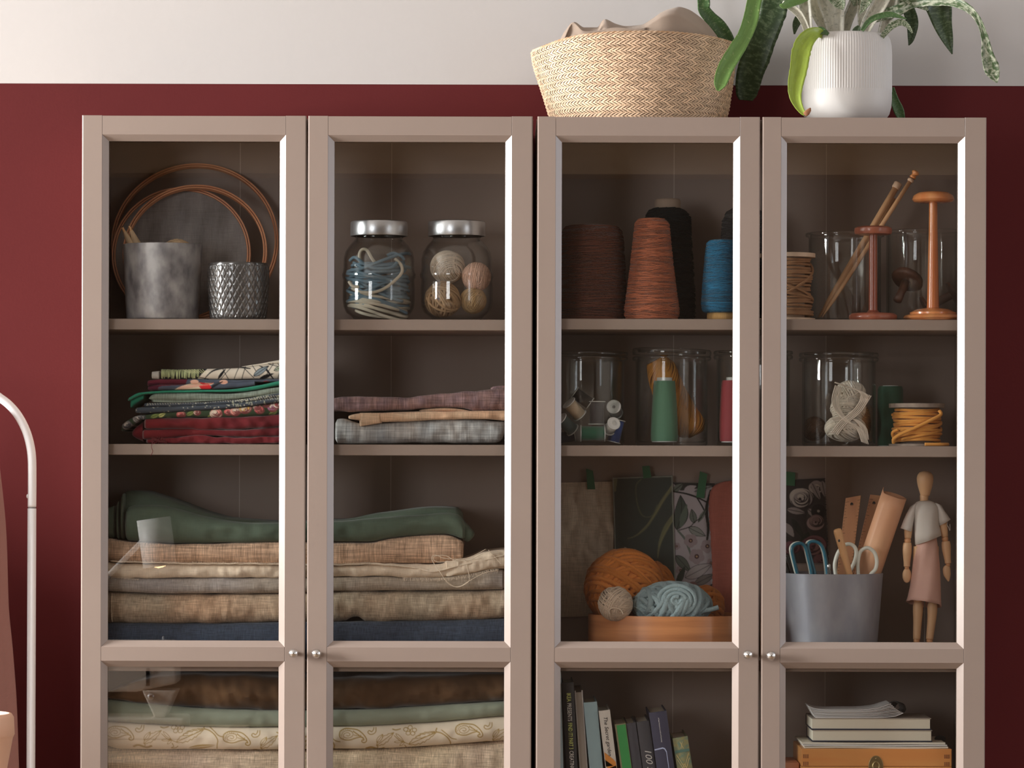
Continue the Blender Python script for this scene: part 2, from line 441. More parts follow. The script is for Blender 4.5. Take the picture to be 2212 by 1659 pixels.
# ------------------------------------------------------------------ bookcases
ZT = P(176, 249, 0).z; ZB = .09
XL = {1: (176, 660.5), 2: (664.5, 1149.5), 3: (1160, 1641), 4: (1646, 2130)}
XG = {1: (233, 603), 2: (721, 1091), 3: (1213, 1584), 4: (1700, 2070)}
def wx(px, py=700): return P(px, py, 0).x
DT = .018
GZ = dict(top=P(1106, 306, 0).z, m1=P(1106, 1386, 0).z, m2=P(1106, 1443, 0).z)
BW = S(13.5); BD = .010
ZLOW = ZB + .045
def door(parent, n):
    x0, x1 = wx(XL[n][0]), wx(XL[n][1]); g0, g1 = wx(XG[n][0]), wx(XG[n][1])
    # stiles: flat face then a 45-degree bevel down to each pane, and square beside the rails
    mb = MB()
    for s_, xo, xg in ((-1, x0, g0), (1, x1, g1)):
        xb = xg + s_*BW                      # where bevel starts on the face
        # softened outer edge, hairline joint beside the rails
        sg = 1 if s_ < 0 else -1          # direction from outer edge inwards
        sec = [(xo, DT), (xo, .0021), (xo+sg*.0006, .0008), (xo+sg*.0021, 0), (xb-sg*.0004, 0), (xb, .0004), (xb, DT)]
        n_ = len(sec); vs = [(x, y, ZB) for x, y in sec]+[(x, y, ZT) for x, y in sec]
        fs = [tuple(range(n_)), tuple(range(2*n_-1, n_-1, -1))]+[(i, i+n_, (i+1) % n_+n_, (i+1) % n_) for i in range(n_)]
        if sg < 0: fs = [f[::-1] for f in fs]
        mb.add(vs, fs)
    d = build(mb, 'door', m_taupe, parent, smooth=False)
    panes = ((GZ['m1'], GZ['top']), (ZLOW, GZ['m2']))
    # bevelled mouldings of the stiles
    for s_, xg in ((-1, g0), (1, g1)):
        xb = xg + s_*BW
        for za, zb in panes:
            q = [(xb, 0, za-BW), (xb, 0, zb+BW), (xg, BD, zb), (xg, BD, za), (xb, DT, za-BW), (xb, DT, zb+BW), (xg, DT, zb), (xg, DT, za)]
            m_ = MB().add(q, [(0,1,2,3),(5,4,7,6),(3,2,6,7),(0,4,5,1),(1,5,6,2),(0,3,7,4)])
            build(m_, 'bevelled_moulding', m_taupe, d, smooth=False)
    xa, xb = g0-BW, g1+BW
    e = .0004
    def rail(zlo, zhi, low, high):
        z0 = zlo + (BW if low else 0); z1 = zhi - (BW if high else 0)
        m_ = MB().box(xa+e, xb-e, 0, DT, z0, z1)
        if low: m_.add([(xa+e,0,z0),(xb-e,0,z0),(g1,BD,zlo),(g0,BD,zlo),(xa+e,DT,z0),(xb-e,DT,z0),(g1,DT,zlo),(g0,DT,zlo)], [(0,3,2,1),(4,5,6,7),(3,7,6,2),(0,1,5,4),(1,2,6,5),(0,4,7,3)])
        if high: m_.add([(xa+e,0,z1),(xb-e,0,z1),(g1,BD,zhi),(g0,BD,zhi),(xa+e,DT,z1),(xb-e,DT,z1),(g1,DT,zhi),(g0,DT,zhi)], [(0,1,2,3),(4,7,6,5),(3,2,6,7),(0,4,5,1),(1,5,6,2),(0,3,7,4)])
        return m_
    build(rail(GZ['top'], ZT-.0006, True, False), 'top_rail', m_taupe, d, smooth=False)
    build(rail(GZ['m2'], GZ['m1'], True, True), 'middle_rail', m_taupe, d, smooth=False)
    build(rail(ZB, ZLOW, False, True), 'bottom_rail', m_taupe, d, smooth=False)
    for za, zb in panes:
        build(MB().box(g0-.003, g1+.003, BD+.001, BD+.005, za-.003, zb+.003), 'glass_pane', m_pane, d, smooth=False)
    kx = {1: 634.5, 2: 684, 3: 1617, 4: 1667}[n]
    ky = {1: 1411.5, 2: 1412, 3: 1414.5, 4: 1416.5}[n]
    c = P(kx-1, ky, -.014)
    k = MB(); r = S(10.6)
    R = Matrix.Translation(c) @ Matrix.Rotation(math.pi/2, 4, 'X')
    k.lathe(0, 0, [(.0015, r*.62), (r*.35, r*.55), (r*.72, r*.28), (r*.95, -.001), (r, -.003), (r*.97, -.0042), (r*.8, -.005), (r*.45, -.007), (r*.4, -.0128), (r*.55, -.0135)], 28, M=R)
    build(k, 'knob', m_chrome, d)
def bookcase(xa, xb, doors, seams, shelves, label, grp):
    """xa, xb: outer px; shelves: (py top edge at front)"""
    X0, X1 = wx(xa), wx(xb); y0, y1 = .022, .295; t = .018
    root = thing('bookcase', ((X0+X1)/2, (y0+y1)/2, 0), label, 'bookcase', grp)
    build(MB().box(X0, X0+t, y0, y1, 0, ZT-.003), 'side_panel', m_taupe_in, root, False, .0008, 1)
    build(MB().box(X1-t, X1, y0, y1, 0, ZT-.003), 'side_panel', m_taupe_in, root, False, .0008, 1)
    build(MB().box(X0+t, X1-t, y0, y1, ZT-.003-t, ZT-.003), 'top_panel', m_taupe_in, root, False, .0008, 1)
    build(MB().box(X0+t, X1-t, y0, y1, .085, .103), 'bottom_panel', m_taupe_in, root, False)
    build(MB().box(X0+t, X1-t, y0+.02, y0+.035, 0, .085), 'plinth', m_taupe_in, root, False)
    xs = [X0+t-.004] + [P(s, 800, y1-.008).x for s in seams] + [X1-t+.004]
    for a, b in zip(xs[:-1], xs[1:]):
        build(MB().box(a, b, y1-.008, y1-.004, .09, ZT-.012), 'back_panel', m_taupe_in, root, False)
    for s in seams:
        x = P(s, 800, y1-.008).x
        build(MB().box(x-.0007, x+.0007, y1-.0087, y1-.008, .103, ZT-.021), 'panel_seam', m_seam, root, False)
    for py, th in shelves:
        z = P((xa+xb)/2, py, .03).z
        build(MB().box(X0+t+.0005, X1-t-.0005, .03, y1-.0085, z-th, z), 'shelf', m_taupe_in, root, False, .0008, 1)
    for n in doors: door(root, n)
    return root
TH = S(23.5, .03)
SH1, SH2, SH3 = 689.5, 960.5, 1427
bookcase(176, 1151, (1, 2), (518, 845), ((689.5, TH), (960, TH), (1427, TH), (1722, TH)), 'taupe glass-door bookcase at left, holding folded fabrics and embroidery hoops', 'taupe glass-door bookcases')
bookcase(1158, 2131, (3, 4), (1455, 1784), ((689.5, TH), (963, TH), (1427, TH), (1792, TH)), 'taupe glass-door bookcase at right, holding yarn cones, glass jars and books', 'taupe glass-door bookcases')
for r_ in [o for o in bpy.data.objects if o.name.startswith('bookcase')]: del r_['group']
def shz(px, py): return P(px, py, .03).z
ZS = {'1L': P(663, 689.5, .03).z, '2L': P(663, 960, .03).z, '3L': P(663, 1427, .03).z, '4L': P(663, 1722, .03).z,
      '1R': P(1645, 689.5, .03).z, '2R': P(1645, 963, .03).z, '3R': P(1645, 1427, .03).z, '4R': P(1645, 1792, .03).z, 'T': ZT-.003}
def base(prof, z):
    """let a (r, z) profile end exactly on a surface"""
    p = list(prof); p[-1] = (p[-1][0], z+.0003); return p
# ------------------------------------------------------------------ folded fabrics
K = 2.3
def fm(name, col, **kw):
    a = dict(rough=.9, spec=.15, sheen=.15, weave=900, weave_amp=.22, bump=.35, bdist=.0006); a.update(kw)
    return mat(name, col, **a)
def at_end(fn, dx): return [(x, y+dx) for x, y in fn]
YF = .055; YB = .265
SZ3 = 1424.5
# ---- long bolts of the third compartment, bottom to top, running behind both left doors
B_navy = [(226, SZ3), (1112, SZ3)]
T_navy = [(226, 1347), (410, 1348.5), (603, 1345.5), (719, 1344.5), (840, 1343), (942, 1342), (1083, 1338), (1112, 1337)]
B_tan = at_end(T_navy, 0)
T_tan = [(226, 1278), (354, 1283), (603, 1282.5), (719, 1277.5), (900, 1276), (1060, 1275.5), (1112, 1273)]
T_gray = [(226, 1246), (271, 1250), (400, 1249), (603, 1248.5), (719, 1247), (825, 1245), (883, 1249), (942, 1248), (1013, 1240), (1071, 1230), (1090, 1232)]
T_cream = [(226, 1214), (260, 1217.5), (312, 1218), (465, 1218.5), (603, 1219), (719, 1223), (760, 1221.5), (843, 1218), (930, 1219), (985, 1212), (1015, 1203), (1045, 1193), (1100, 1188)]
B_brown = [(226, 1214), (260, 1217), (312, 1217.5), (465, 1218), (603, 1218.5), (719, 1222.5), (843, 1217.5), (930, 1218), (1000, 1210)]
T_brown = [(226, 1163), (285, 1171), (382, 1176), (480, 1174), (603, 1171), (719, 1172), (792, 1172), (848, 1163), (919, 1156.5), (960, 1156), (982, 1161), (1000, 1173)]
B_green = [(232, 1162), (285, 1171), (382, 1175.5), (480, 1173.5), (603, 1170.5), (719, 1171.5), (792, 1171.5), (848, 1162.5), (919, 1156), (960, 1155.5), (1004, 1170)]
m_navy = fm('navy_cotton', C(44, 51, 63, K), weave_amp=.35, weave=1100)
m_tan = fm('tan_linen', C(150, 122, 98, 1.9), col2=C(138, 124, 106, 1.9), nscale=7, weave_amp=.3)
m_grayl = fm('grey_linen', C(124, 118, 116, 2.0), col2=C(130, 118, 104, 2.0), nscale=5, weave_amp=.25)
m_cream = fm('cream_calico', C(212, 194, 172, 1.6), weave_amp=.1)
m_brownc = fm('coarse_beige_burlap', C(160, 131, 108, 1.9), weave=620, weave_amp=.38, bump=.6)
m_green = fm('green_cotton', C(62, 73, 62, 2.1), weave_amp=.06, bump=.12)
cloth('folded_fabric', m_navy, 'navy blue cotton bolt at the bottom of the tall stack on the third shelf', [
    dict(top=T_navy, bot=B_navy, yf=YF-.004, yb=YB, seed=1, amp=.002, bulge=.02)])
cloth('folded_fabric', m_tan, 'thick tan linen bolt lying on the navy one', [
    dict(top=T_tan, bot=[(226, 1347), (410, 1348), (603, 1345), (719, 1344), (745, 1342), (760, 1334), (772, 1333), (788, 1343), (942, 1341.5), (1083, 1337.5), (1112, 1336)],
         yf=YF, yb=YB, seed=2, amp=.0045, bulge=.026, crease=1.6),
    dict(top=[(236, 1280), (243, 1281)], bot=[(236, 1345), (243, 1346)], yf=YF-.0015, yb=YF+.03, seed=2, tl=3, tr=3, step=2)])
cloth('folded_fabric', m_grayl, 'grey linen fold between the tan bolt and the cream calico', [
    dict(top=T_gray, bot=at_end(T_tan[:-1], -.5)[:-1]+[(1075, 1274)], yf=YF, yb=YB, seed=3, amp=.002, tl=14, tr=2, keep=.8),
    dict(top=[(1076, 1232), (1083, 1233)], bot=[(1076, 1274), (1083, 1273)], yf=YF+.004, yb=YB-.02, seed=4, tr=2, tl=2, step=2, keep=.8),
    dict(top=[(1085, 1236), (1094, 1236)], bot=[(1085, 1273), (1094, 1272)], yf=YF+.010, yb=YB-.02, seed=5, tr=4, tl=2, step=2, keep=.8)])
FRT = [(226, 1214), (300, 1215), (465, 1217), (603, 1218)]
cloth('folded_fabric', m_cream, 'cream calico with frayed edges and loose threads', [
    dict(top=T_cream, bot=[(x, y-.3) for x, y in T_gray[:-1]]+[(1100, 1230)], yf=YF-.002, yb=YB, seed=6, amp=.0035, crease=2.0),
    dict(top=[(236, 1211), (420, 1216), (603, 1216.5), (719, 1219), (790, 1216), (900, 1225), (930, 1232), (1000, 1218), (1100, 1196)],
         bot=[(236, 1214), (420, 1219), (603, 1220), (719, 1222), (790, 1220), (900, 1229), (930, 1236), (1000, 1222), (1100, 1200)], yf=YF-.006, yb=YF+.03, seed=7, amp=.002, crease=3, bulge=.002),
    dict(top=[(960, 1212), (1020, 1206), (1050, 1194), (1100, 1190)], bot=[(960, 1246), (1013, 1238), (1071, 1226), (1100, 1222)], yf=YF-.005, yb=YF+.02, seed=17, amp=.004, crease=3, bulge=.006, keep=.9)],
    fringe=[(870, 1078, [(870, 1247), (942, 1248), (1013, 1240), (1071, 1229), (1080, 1229)], YF-.005, 9), (240, 600, [(240, 1213), (420, 1217), (603, 1218)], YF-.006, -4),
            (720, 800, [(720, 1219), (800, 1217)], YF-.006, -4), (240, 300, [(240, 1246), (300, 1250)], YF-.003, 4)], fcol=(1, 1, 1))
mb = MB()
for k, pts in enumerate(([(1050, 1186), (1010, 1205), (965, 1207), (940, 1199), (933, 1208), (945, 1228), (965, 1255), (985, 1268), (1005, 1262), (1014, 1250), (1008, 1220)],
                         [(1088, 1188), (1050, 1193), (1012, 1212), (1000, 1208), (960, 1214), (940, 1212), (938, 1202), (962, 1200), (990, 1212), (1040, 1206)],
                         [(948, 1232), (970, 1262), (992, 1267), (1012, 1256), (1045, 1238), (1075, 1232)],
                         [(1055, 1188), (1068, 1202), (1083, 1219)])):
    mb.tube(smooth_path([P(x, y, YF-.014-.002*math.sin(i*1.7+k)) for i, (x, y) in enumerate(pts)], 8), .00055, 5)
tag(build(mb, 'loose_thread', m_cream), 'tangle of loose cream thread hanging over the cream and grey fabrics', 'thread')
cloth('folded_fabric', m_brownc, 'coarse beige burlap fold under the green cotton', [
    dict(top=T_brown, bot=B_brown, yf=YF, yb=YB, seed=8, amp=.003, tr=4, keep=.75),
    dict(top=[(985, 1163), (1001, 1170)], bot=[(985, 1190), (1001, 1188)], yf=YF+.002, yb=YB-.03, seed=9, tr=8, tl=1, step=2, keep=.3),
    dict(top=[(976, 1190), (992, 1194)], bot=[(976, 1212), (992, 1208)], yf=YF+.003, yb=YB-.03, seed=10, tr=8, tl=1, step=2, keep=.3)])
cloth('folded_fabric', m_green, 'soft green cotton heaped on top of the tall stack', [
    dict(top=[(268, 1100), (285, 1092), (330, 1092), (380, 1101), (440, 1116), (500, 1127), (603, 1130), (719, 1128), (800, 1121), (907, 1113), (965, 1110), (990, 1113), (1004, 1130)],
         bot=[(268, 1168), (382, 1175.5), (480, 1173.5), (603, 1170.5), (719, 1171.5), (792, 1171.5), (848, 1162.5), (919, 1156), (960, 1155.5), (1004, 1166)],
         yf=YF, yb=YB-.06, seed=11, amp=.004, crease=.8, tl=4, keep=.8, bulge=.03),
    dict(top=[(262, 1070), (270, 1061), (300, 1061), (350, 1074), (410, 1096), (450, 1109), (500, 1121), (603, 1126), (719, 1124), (825, 1107), (895, 1099), (954, 1096), (985, 1098), (998, 1110)],
         bot=[(262, 1166), (382, 1172), (603, 1168), (719, 1168), (848, 1158), (919, 1150), (998, 1150)], yf=YF+.045, yb=YB, seed=12, amp=.004, crease=.7, keep=.9, bulge=.03),
    dict(top=[(258, 1075), (266, 1064)], bot=[(258, 1164), (266, 1167)], yf=YF+.01, yb=YB-.05, seed=13, tl=4, tr=2, step=2, keep=.7),
    dict(top=[(249, 1088), (256, 1080)], bot=[(249, 1163), (256, 1165)], yf=YF+.012, yb=YB-.05, seed=14, tl=4, tr=2, step=2, keep=.7),
    dict(top=[(226, 1100), (236, 1096), (247, 1092)], bot=[(226, 1160), (236, 1161), (247, 1163)], yf=YF+.016, yb=YB-.05, seed=15, tl=8, tr=3, step=3, keep=.6),
    dict(top=[(999, 1124), (1010, 1136), (1024, 1150)], bot=[(999, 1166), (1010, 1170), (1024, 1160)], yf=YF+.02, yb=YB-.08, seed=16, tl=2, tr=8, step=2, keep=.4)])

# ---- fourth compartment
m_brn = fm('brown_velvet', C(78, 56, 36, 2.0), weave_amp=.05, sheen=.5, bump=.1, col2=C(62, 44, 28, 1.9), nscale=9)
m_sage = fm('sage_herringbone_twill', C(112, 118, 104, 2.0), weave=0, wave=(330, .8, .4, .3), bump=.3)
m_linen = fm('natural_linen', C(150, 132, 116, 2.0), col2=C(165, 148, 124, 2.0), nscale=6, stretch=(1, 1, .2), weave_amp=.35)
T_brn = [(226, 1497), (262, 1486), (300, 1470), (393, 1458), (603, 1462), (719, 1467), (800, 1464), (900, 1462), (1112, 1456)]
B_brn = [(226, 1508), (301, 1520), (395, 1528.5), (500, 1534), (600, 1536.5), (719, 1535), (825, 1532.5), (919, 1526.5), (1088, 1516), (1112, 1514)]
B_sage = [(226, 1560), (372, 1568), (489, 1572), (600, 1571), (719, 1570), (872, 1564.5), (989, 1556.5), (1050, 1550), (1112, 1545)]
B_pais = [(226, 1612), (259, 1620), (600, 1620.5), (719, 1619.5), (848, 1617.5), (989, 1607.5), (1088, 1601.5), (1112, 1600)]
cloth('folded_fabric', m_linen, 'natural linen bolt at the bottom of the picture, under the cream printed cloth', [
    dict(top=B_pais, bot=[(226, 1719.5), (1112, 1719.5)], yf=YF, yb=YB, seed=21, amp=.004, bulge=.03, keep=.8)])
# cream cloth with gold paisley
def paisley_canvas():
    cream = np.array(C(206, 192, 172, 1.75)); gold = np.array(C(142, 116, 60, 1.7))
    cv = Canvas(224, 1540, 1116, 1632, cream, .8)
    s = 1/4.254
    for ox, oy in ((230.5-251, 1582), (230.5, 1582), (482, 1593), (733, 1587), (984, 1576)):
        def T(pts): return [(ox+x*s, oy+y*s) for x, y in pts]
        def st(pts, wd=2.0, sm=True): cv.stroke(T(pts), wd, gold, sm)
        body = [(0, 5), (8, -28), (50, -52), (110, -52), (170, -42), (215, -10), (245, 30), (248, 58), (228, 72), (206, 62), (212, 46), (226, 48), (218, 28), (195, 20), (150, 30), (100, 48), (50, 48), (12, 32), (0, 5)]
        st(body, 2.3)
        st([(22, 8), (35, -22), (75, -36), (115, -26), (125, 2), (100, 26), (60, 30), (36, 12), (48, -10), (80, -18), (98, -2), (84, 12), (66, 6)], 1.4)
        for k in range(9): cv.disc(ox+(130+k*11)*s, oy+(-30+k*7.5)*s, 1.5, gold); 
        for k in range(8): cv.disc(ox+(135+k*9)*s, oy+(10-abs(k-4)*2)*s, 1.0, gold)
        for k in range(12):
            a = 2.2+k*.33; cv.disc(ox+(70+58*math.cos(a))*s, oy+(-2+42*math.sin(a))*s, .9, gold)
        st([(335, -62), (334, -28), (312, -8), (282, -4), (262, -22), (274, -38), (296, -28), (312, -44), (316, -62)], 1.9)
        cv.leaf(T([(342, 100)])[0], T([(500, -18)])[0], 17, cream, gold, gold, 1.5, serr=4)
        cv.leaf(T([(345, 70)])[0], T([(400, -5)])[0], 9, cream, gold, gold, 1.3)
        st([(342, 100), (352, 118), (330, 135)], 1.8)
        for cx_, cy_ in ((610, -45), (650, -62), (690, -40), (675, -10), (632, -12)):
            st([(cx_+20*math.cos(a), cy_+17*math.sin(a)) for a in np.linspace(0, 6.28, 9)], 1.5)
        st([(560, -50), (520, -40), (490, -48)], 2.2); cv.disc(ox+650*s, oy-34*s, 2.0, gold)
        cv.leaf(T([(640, 92)])[0], T([(890, -22)])[0], 20, cream, gold, gold, 1.6, serr=6)
        cv.leaf(T([(700, 30)])[0], T([(880, -30)])[0], 11, None, None, gold, 1.4, serr=4)
        st([(640, 92), (600, 75), (560, 60), (505, 10)], 1.5)
        cv.leaf(T([(505, 70)])[0], T([(590, 66)])[0], 4.5, None, None, gold, 1.2); cv.leaf(T([(520, -8)])[0], T([(590, 62)])[0], 5, None, None, gold, 1.2)
        cv.leaf(T([(555, 105)])[0], T([(600, 70)])[0], 4.5, None, None, gold, 1.2)
        st([(895, -60), (890, -30), (940, -15), (990, 20), (1020, 70), (1015, 110), (1010, 150)], 2.4)
        st([(940, -45), (985, -10), (1030, 30), (1075, 42)], 2.0)
        for k in range(15): cv.disc(ox+(250+k*11)*s, oy+(128-10*math.sin(k*.45))*s, 3.0, gold, 2.2)
        cv.leaf(T([(750, 150)])[0], T([(1000, 120)])[0], 9, gold, cream, gold, 1.0)
        st([(600, 100), (612, 130), (590, 145), (630, 145), (650, 130)], 2.0)
    return cv
m_print = fm('printed_cotton', (1, 1, 1), attr=True, weave=0, bump=.12, bscale=1800)
cloth('folded_fabric', m_print, 'cream cloth printed with gold paisley and leaves', [
    dict(top=[(x, y) for x, y in B_sage], bot=B_pais, yf=YF-.003, yb=YB, seed=22, amp=.002, canvas=paisley_canvas(), step=1.0, nv=64, bulge=.026, keep=.8)])
cloth('folded_fabric', m_sage, 'sage grey herringbone twill on the paisley cloth', [
    dict(top=B_brn, bot=B_sage, yf=YF-.002, yb=YB, seed=23, amp=.002, bulge=.02)])
cloth('folded_fabric', m_brn, 'dark brown velvet bolt right under the middle shelf', [
    dict(top=T_brn, bot=B_brn, yf=YF, yb=YB, seed=24, amp=.006, bulge=.035, crease=1.2)])

# ---- second shelf, left door: pile of folded prints
xr = 640
def ext(pts, dx=xr-602):
    (xa, ya), (xb, yb) = pts[-2], pts[-1]; k = (yb-ya)/(xb-xa)*.7
    return pts[:-1]+[(xb, yb), (xb+dx, yb+k*dx)]
S2 = 957.5
r1t = ext([(310, 906), (372, 902), (513, 901), (602, 895)]); r1b = ext([(310, 928), (380, 926), (489, 929), (602, 922)])
m_velv = fm('crimson_velvet', C(94, 27, 31, 2.1), weave_amp=.04, sheen=.35, bump=.1, col2=C(80, 22, 28, 2.0), nscale=11)
cloth('folded_fabric', m_velv, 'crimson velvet folded double at the bottom of the printed pile', [
    dict(top=r1t, bot=at_end(r1b, -.4), yf=YF-.002, yb=YB-.03, seed=31, amp=.004, crease=1.5, tl=5, keep=.75),
    dict(top=r1b, bot=ext([(306, 950), (400, 943), (440, 940), (500, 944), (602, 942)]), yf=YF+.002, yb=YB-.03, seed=32, amp=.003, crease=1.5, tl=6, keep=.7),
    dict(top=ext([(314, 950), (380, 945), (435, 939), (470, 944), (602, 943)]), bot=[(314, S2), (640, S2)], yf=YF-.004, yb=YB-.03, seed=33, amp=.004, crease=2, tl=8, keep=.7),
    dict(top=[(284, 930), (310, 908)], bot=[(284, 942), (310, 955)], yf=YF+.02, yb=YB-.05, seed=34, tl=12, tr=2, step=2)])
rnd = random.Random(3)
mb = MB()
for k in range(34):
    x0_, y0_ = rnd.uniform(330, 355), rnd.uniform(945, 957)
    pts = [P(x0_, y0_, YF-.008)]
    for j in range(5): pts.append(pts[-1]+Vector((rnd.uniform(-.004, .003), rnd.uniform(-.0015, .0012), rnd.uniform(-.003, .0025))))
    mb.tube(smooth_path(pts, 4), .0004, 4)
pts = [P(337, 950, YF-.01), P(329, 957, YF-.026), P(327, 966, YF-.029), P(330, 975, YF-.029), P(325, 985, YF-.029)]
mb.tube(smooth_path(pts, 6), .0005, 4)
tag(build(mb, 'frayed_thread', m_velv), 'tuft of frayed crimson thread hanging over the second shelf edge', 'thread')
# floral on green
cv = Canvas(258, 862, 646, 934, C(38, 50, 34, 2.2), .8)
cream_, pink, rosec, yel, lil, grn = C(214, 196, 176, 1.9), C(196, 128, 116, 2), C(168, 76, 78, 2), C(188, 150, 74, 2), C(130, 92, 120, 2), C(96, 108, 56, 2)
rnd = random.Random(8)
for (x, y, r, cols) in ((300, 902, 14, (C(120, 115, 112, 2), C(80, 82, 84, 2), C(150, 145, 140, 2))), (275, 918, 12, (C(150, 138, 128, 2), C(96, 92, 92, 2)))):
    cv.rose(x, y, r, cols, C(50, 50, 54, 2), rnd, 7)
for x, y, a, c_ in ((335, 898, 20, grn), (350, 896, 16, C(150, 150, 90, 2)), (362, 905, 14, grn), (412, 893, 18, grn), (455, 900, 16, grn), (590, 892, 20, grn)):
    cv.leaf((x-a/2, y+4), (x+a/2, y-4), 9, c_, C(60, 70, 36, 2))
for x, y, r, cols in ((390, 895, 10, (pink, rosec)), (425, 891, 8, (pink, cream_)), (468, 893, 14, (cream_, pink, cream_)), (492, 890, 9, (rosec, pink)), (508, 889, 12, (pink, cream_)),
                      (530, 884, 15, (cream_, yel, cream_, yel)), (562, 886, 11, (pink, rosec)), (555, 878, 9, (cream_, pink)), (588, 880, 12, (lil, cream_, lil)), (600, 872, 12, (rosec, cream_)), (575, 872, 9, (yel, cream_)), (620, 880, 12, (pink, cream_))):
    cv.rose(x, y, r, cols, C(100, 50, 50, 1.8), rnd, 7)
f5b = ext([(296, 893), (395, 888.5), (513, 880), (602, 869)])
cloth('folded_fabric', m_print, 'dark green floral print with pink and cream roses', [
    dict(top=ext([(288, 900), (330, 894), (395, 889), (513, 880.5), (602, 869.5)]), bot=at_end(r1t, -.3), yf=YF-.001, yb=YB-.03, seed=35, canvas=cv, step=1.2, nv=26, tl=3, keep=.8),
    dict(top=[(261, 919), (278, 906), (305, 894)], bot=[(261, 932), (280, 922), (305, 906)], yf=YF+.006, yb=YB-.05, seed=36, canvas=cv, step=1.2, nv=20, tl=6, keep=.8)])
# dark slate patterned
cv = Canvas(285, 840, 646, 900, C(52, 58, 66, 2.2), .7)
for k in range(260):
    x = rnd.uniform(290, 640); y = rnd.uniform(845, 895); t = (x-290)/350
    if rnd.random() < .6: cv.disc(x, y+0*t, rnd.uniform(.6, 1.5), C(168, 166, 150, 1.8))
for k in range(60):
    x = 315+k*5.4; cv.stroke([(x, 866-(x-315)*.045), (x+5, 875-(x-315)*.045)], 1.2, C(160, 156, 140, 1.8))
for k in range(70):
    x = rnd.uniform(500, 640); y = rnd.uniform(850, 878); cv.stroke([(x, y), (x+rnd.uniform(-3, 3), y+rnd.uniform(3, 7))], 1.1, C(165, 165, 140, 1.8))
cloth('folded_fabric', m_print, 'dark slate fabric with tiny pale markings', [
    dict(top=ext([(310, 871), (395, 870), (513, 863), (602, 849)]), bot=ext([(310, 879), (395, 877), (513, 870), (602, 858)]), yf=YF, yb=YB-.03, seed=37, canvas=cv, step=1.2, nv=16, tl=6),
    dict(top=ext([(291, 880), (395, 877.5), (513, 870.5), (602, 858.5)]), bot=at_end(f5b, -.3), yf=YF-.003, yb=YB-.03, seed=38, canvas=cv, step=1.2, nv=18, tl=12, keep=.3)])
m_sage2 = fm('sage_grey_wool', C(108, 118, 108, 2.1), weave=700, weave_amp=.3)
cloth('folded_fabric', m_sage2, 'sage grey wool with a rolled fold, under the teal cloth', [
    dict(top=ext([(320, 857), (339, 849), (400, 848), (489, 850), (602, 836)]), bot=ext([(320, 864), (345, 864), (400, 865), (489, 863), (602, 848)]), yf=YF-.002, yb=YB-.03, seed=39, tl=10, keep=.2, bulge=.012),
    dict(top=ext([(330, 863), (400, 864), (489, 862), (602, 847)]), bot=ext([(326, 869), (400, 869), (489, 864), (602, 850)]), yf=YF+.002, yb=YB-.03, seed=40, tl=6, keep=.4)])
m_teal = fm('teal_green_cotton', C(28, 104, 82, 2.0), weave_amp=.06, bump=.1)
cloth('folded_fabric', m_teal, 'thin teal green cloth sticking out at the left of the pile', [
    dict(top=ext([(275, 861), (301, 848), (367, 843.5), (489, 841.5), (560, 832), (602, 823)]), bot=ext([(275, 866), (315, 851), (419, 847.5), (513, 846.5), (602, 833)]), yf=YF-.004, yb=YB-.03, seed=41, tl=2, keep=.8, amp=.001, bulge=.004),
    dict(top=[(280, 864), (292, 856), (312, 851)], bot=[(280, 883), (292, 872), (312, 860)], yf=YF+.008, yb=YB-.06, seed=42, tl=4, tr=2, step=2)])
# dark blue with red feather shapes
cv = Canvas(310, 814, 646, 848, C(56, 62, 74, 2.2), .7)
cv.poly([(310, 815), (407, 815), (400, 831), (350, 834), (310, 846)], C(74, 24, 36, 2.2))
cv.poly([(310, 828), (345, 826), (340, 846), (310, 846)], C(60, 20, 34, 2.2))
cv.leaf((375, 844), (462, 828), 17, C(200, 180, 156, 1.9)); cv.leaf((430, 834), (462, 843), 12, C(160, 28, 34, 2.2)); cv.poly([(430, 826), (450, 828), (462, 842), (448, 838)], C(160, 28, 34, 2.2))
for k in range(16): cv.stroke([(382+k*4.6, 843-k*.8), (392+k*4.6, 834-k*.5)], 1.0, C(190, 110, 96, 2))
for x in (420, 483): cv.disc(x, 825, 9, C(206, 160, 140, 2), 5)
for k in range(9): cv.stroke([(455+k*2.4, 841-k*1.6), (460+k*2.6, 832-k)], 1.8, C(20, 22, 26, 2))
cv.disc(575, 826, 7, C(110, 24, 36, 2), 3)
cloth('folded_fabric', m_print, 'dark blue fabric with red and cream feather print', [
    dict(top=ext([(317, 822), (345, 819), (425, 819), (520, 820.5), (602, 819)]), bot=ext([(317, 835), (345, 831), (425, 830), (545, 826), (602, 824)]), yf=YF-.001, yb=YB-.03, seed=43, canvas=cv, step=1.2, nv=16, tl=6),
    dict(top=[(318, 834), (345, 831), (425, 830), (551, 823)], bot=[(318, 843), (407, 841.5), (489, 839), (551, 832)], yf=YF-.004, yb=YB-.05, seed=44, canvas=cv, step=1.2, nv=14, tl=9, keep=.5, tr=1)])
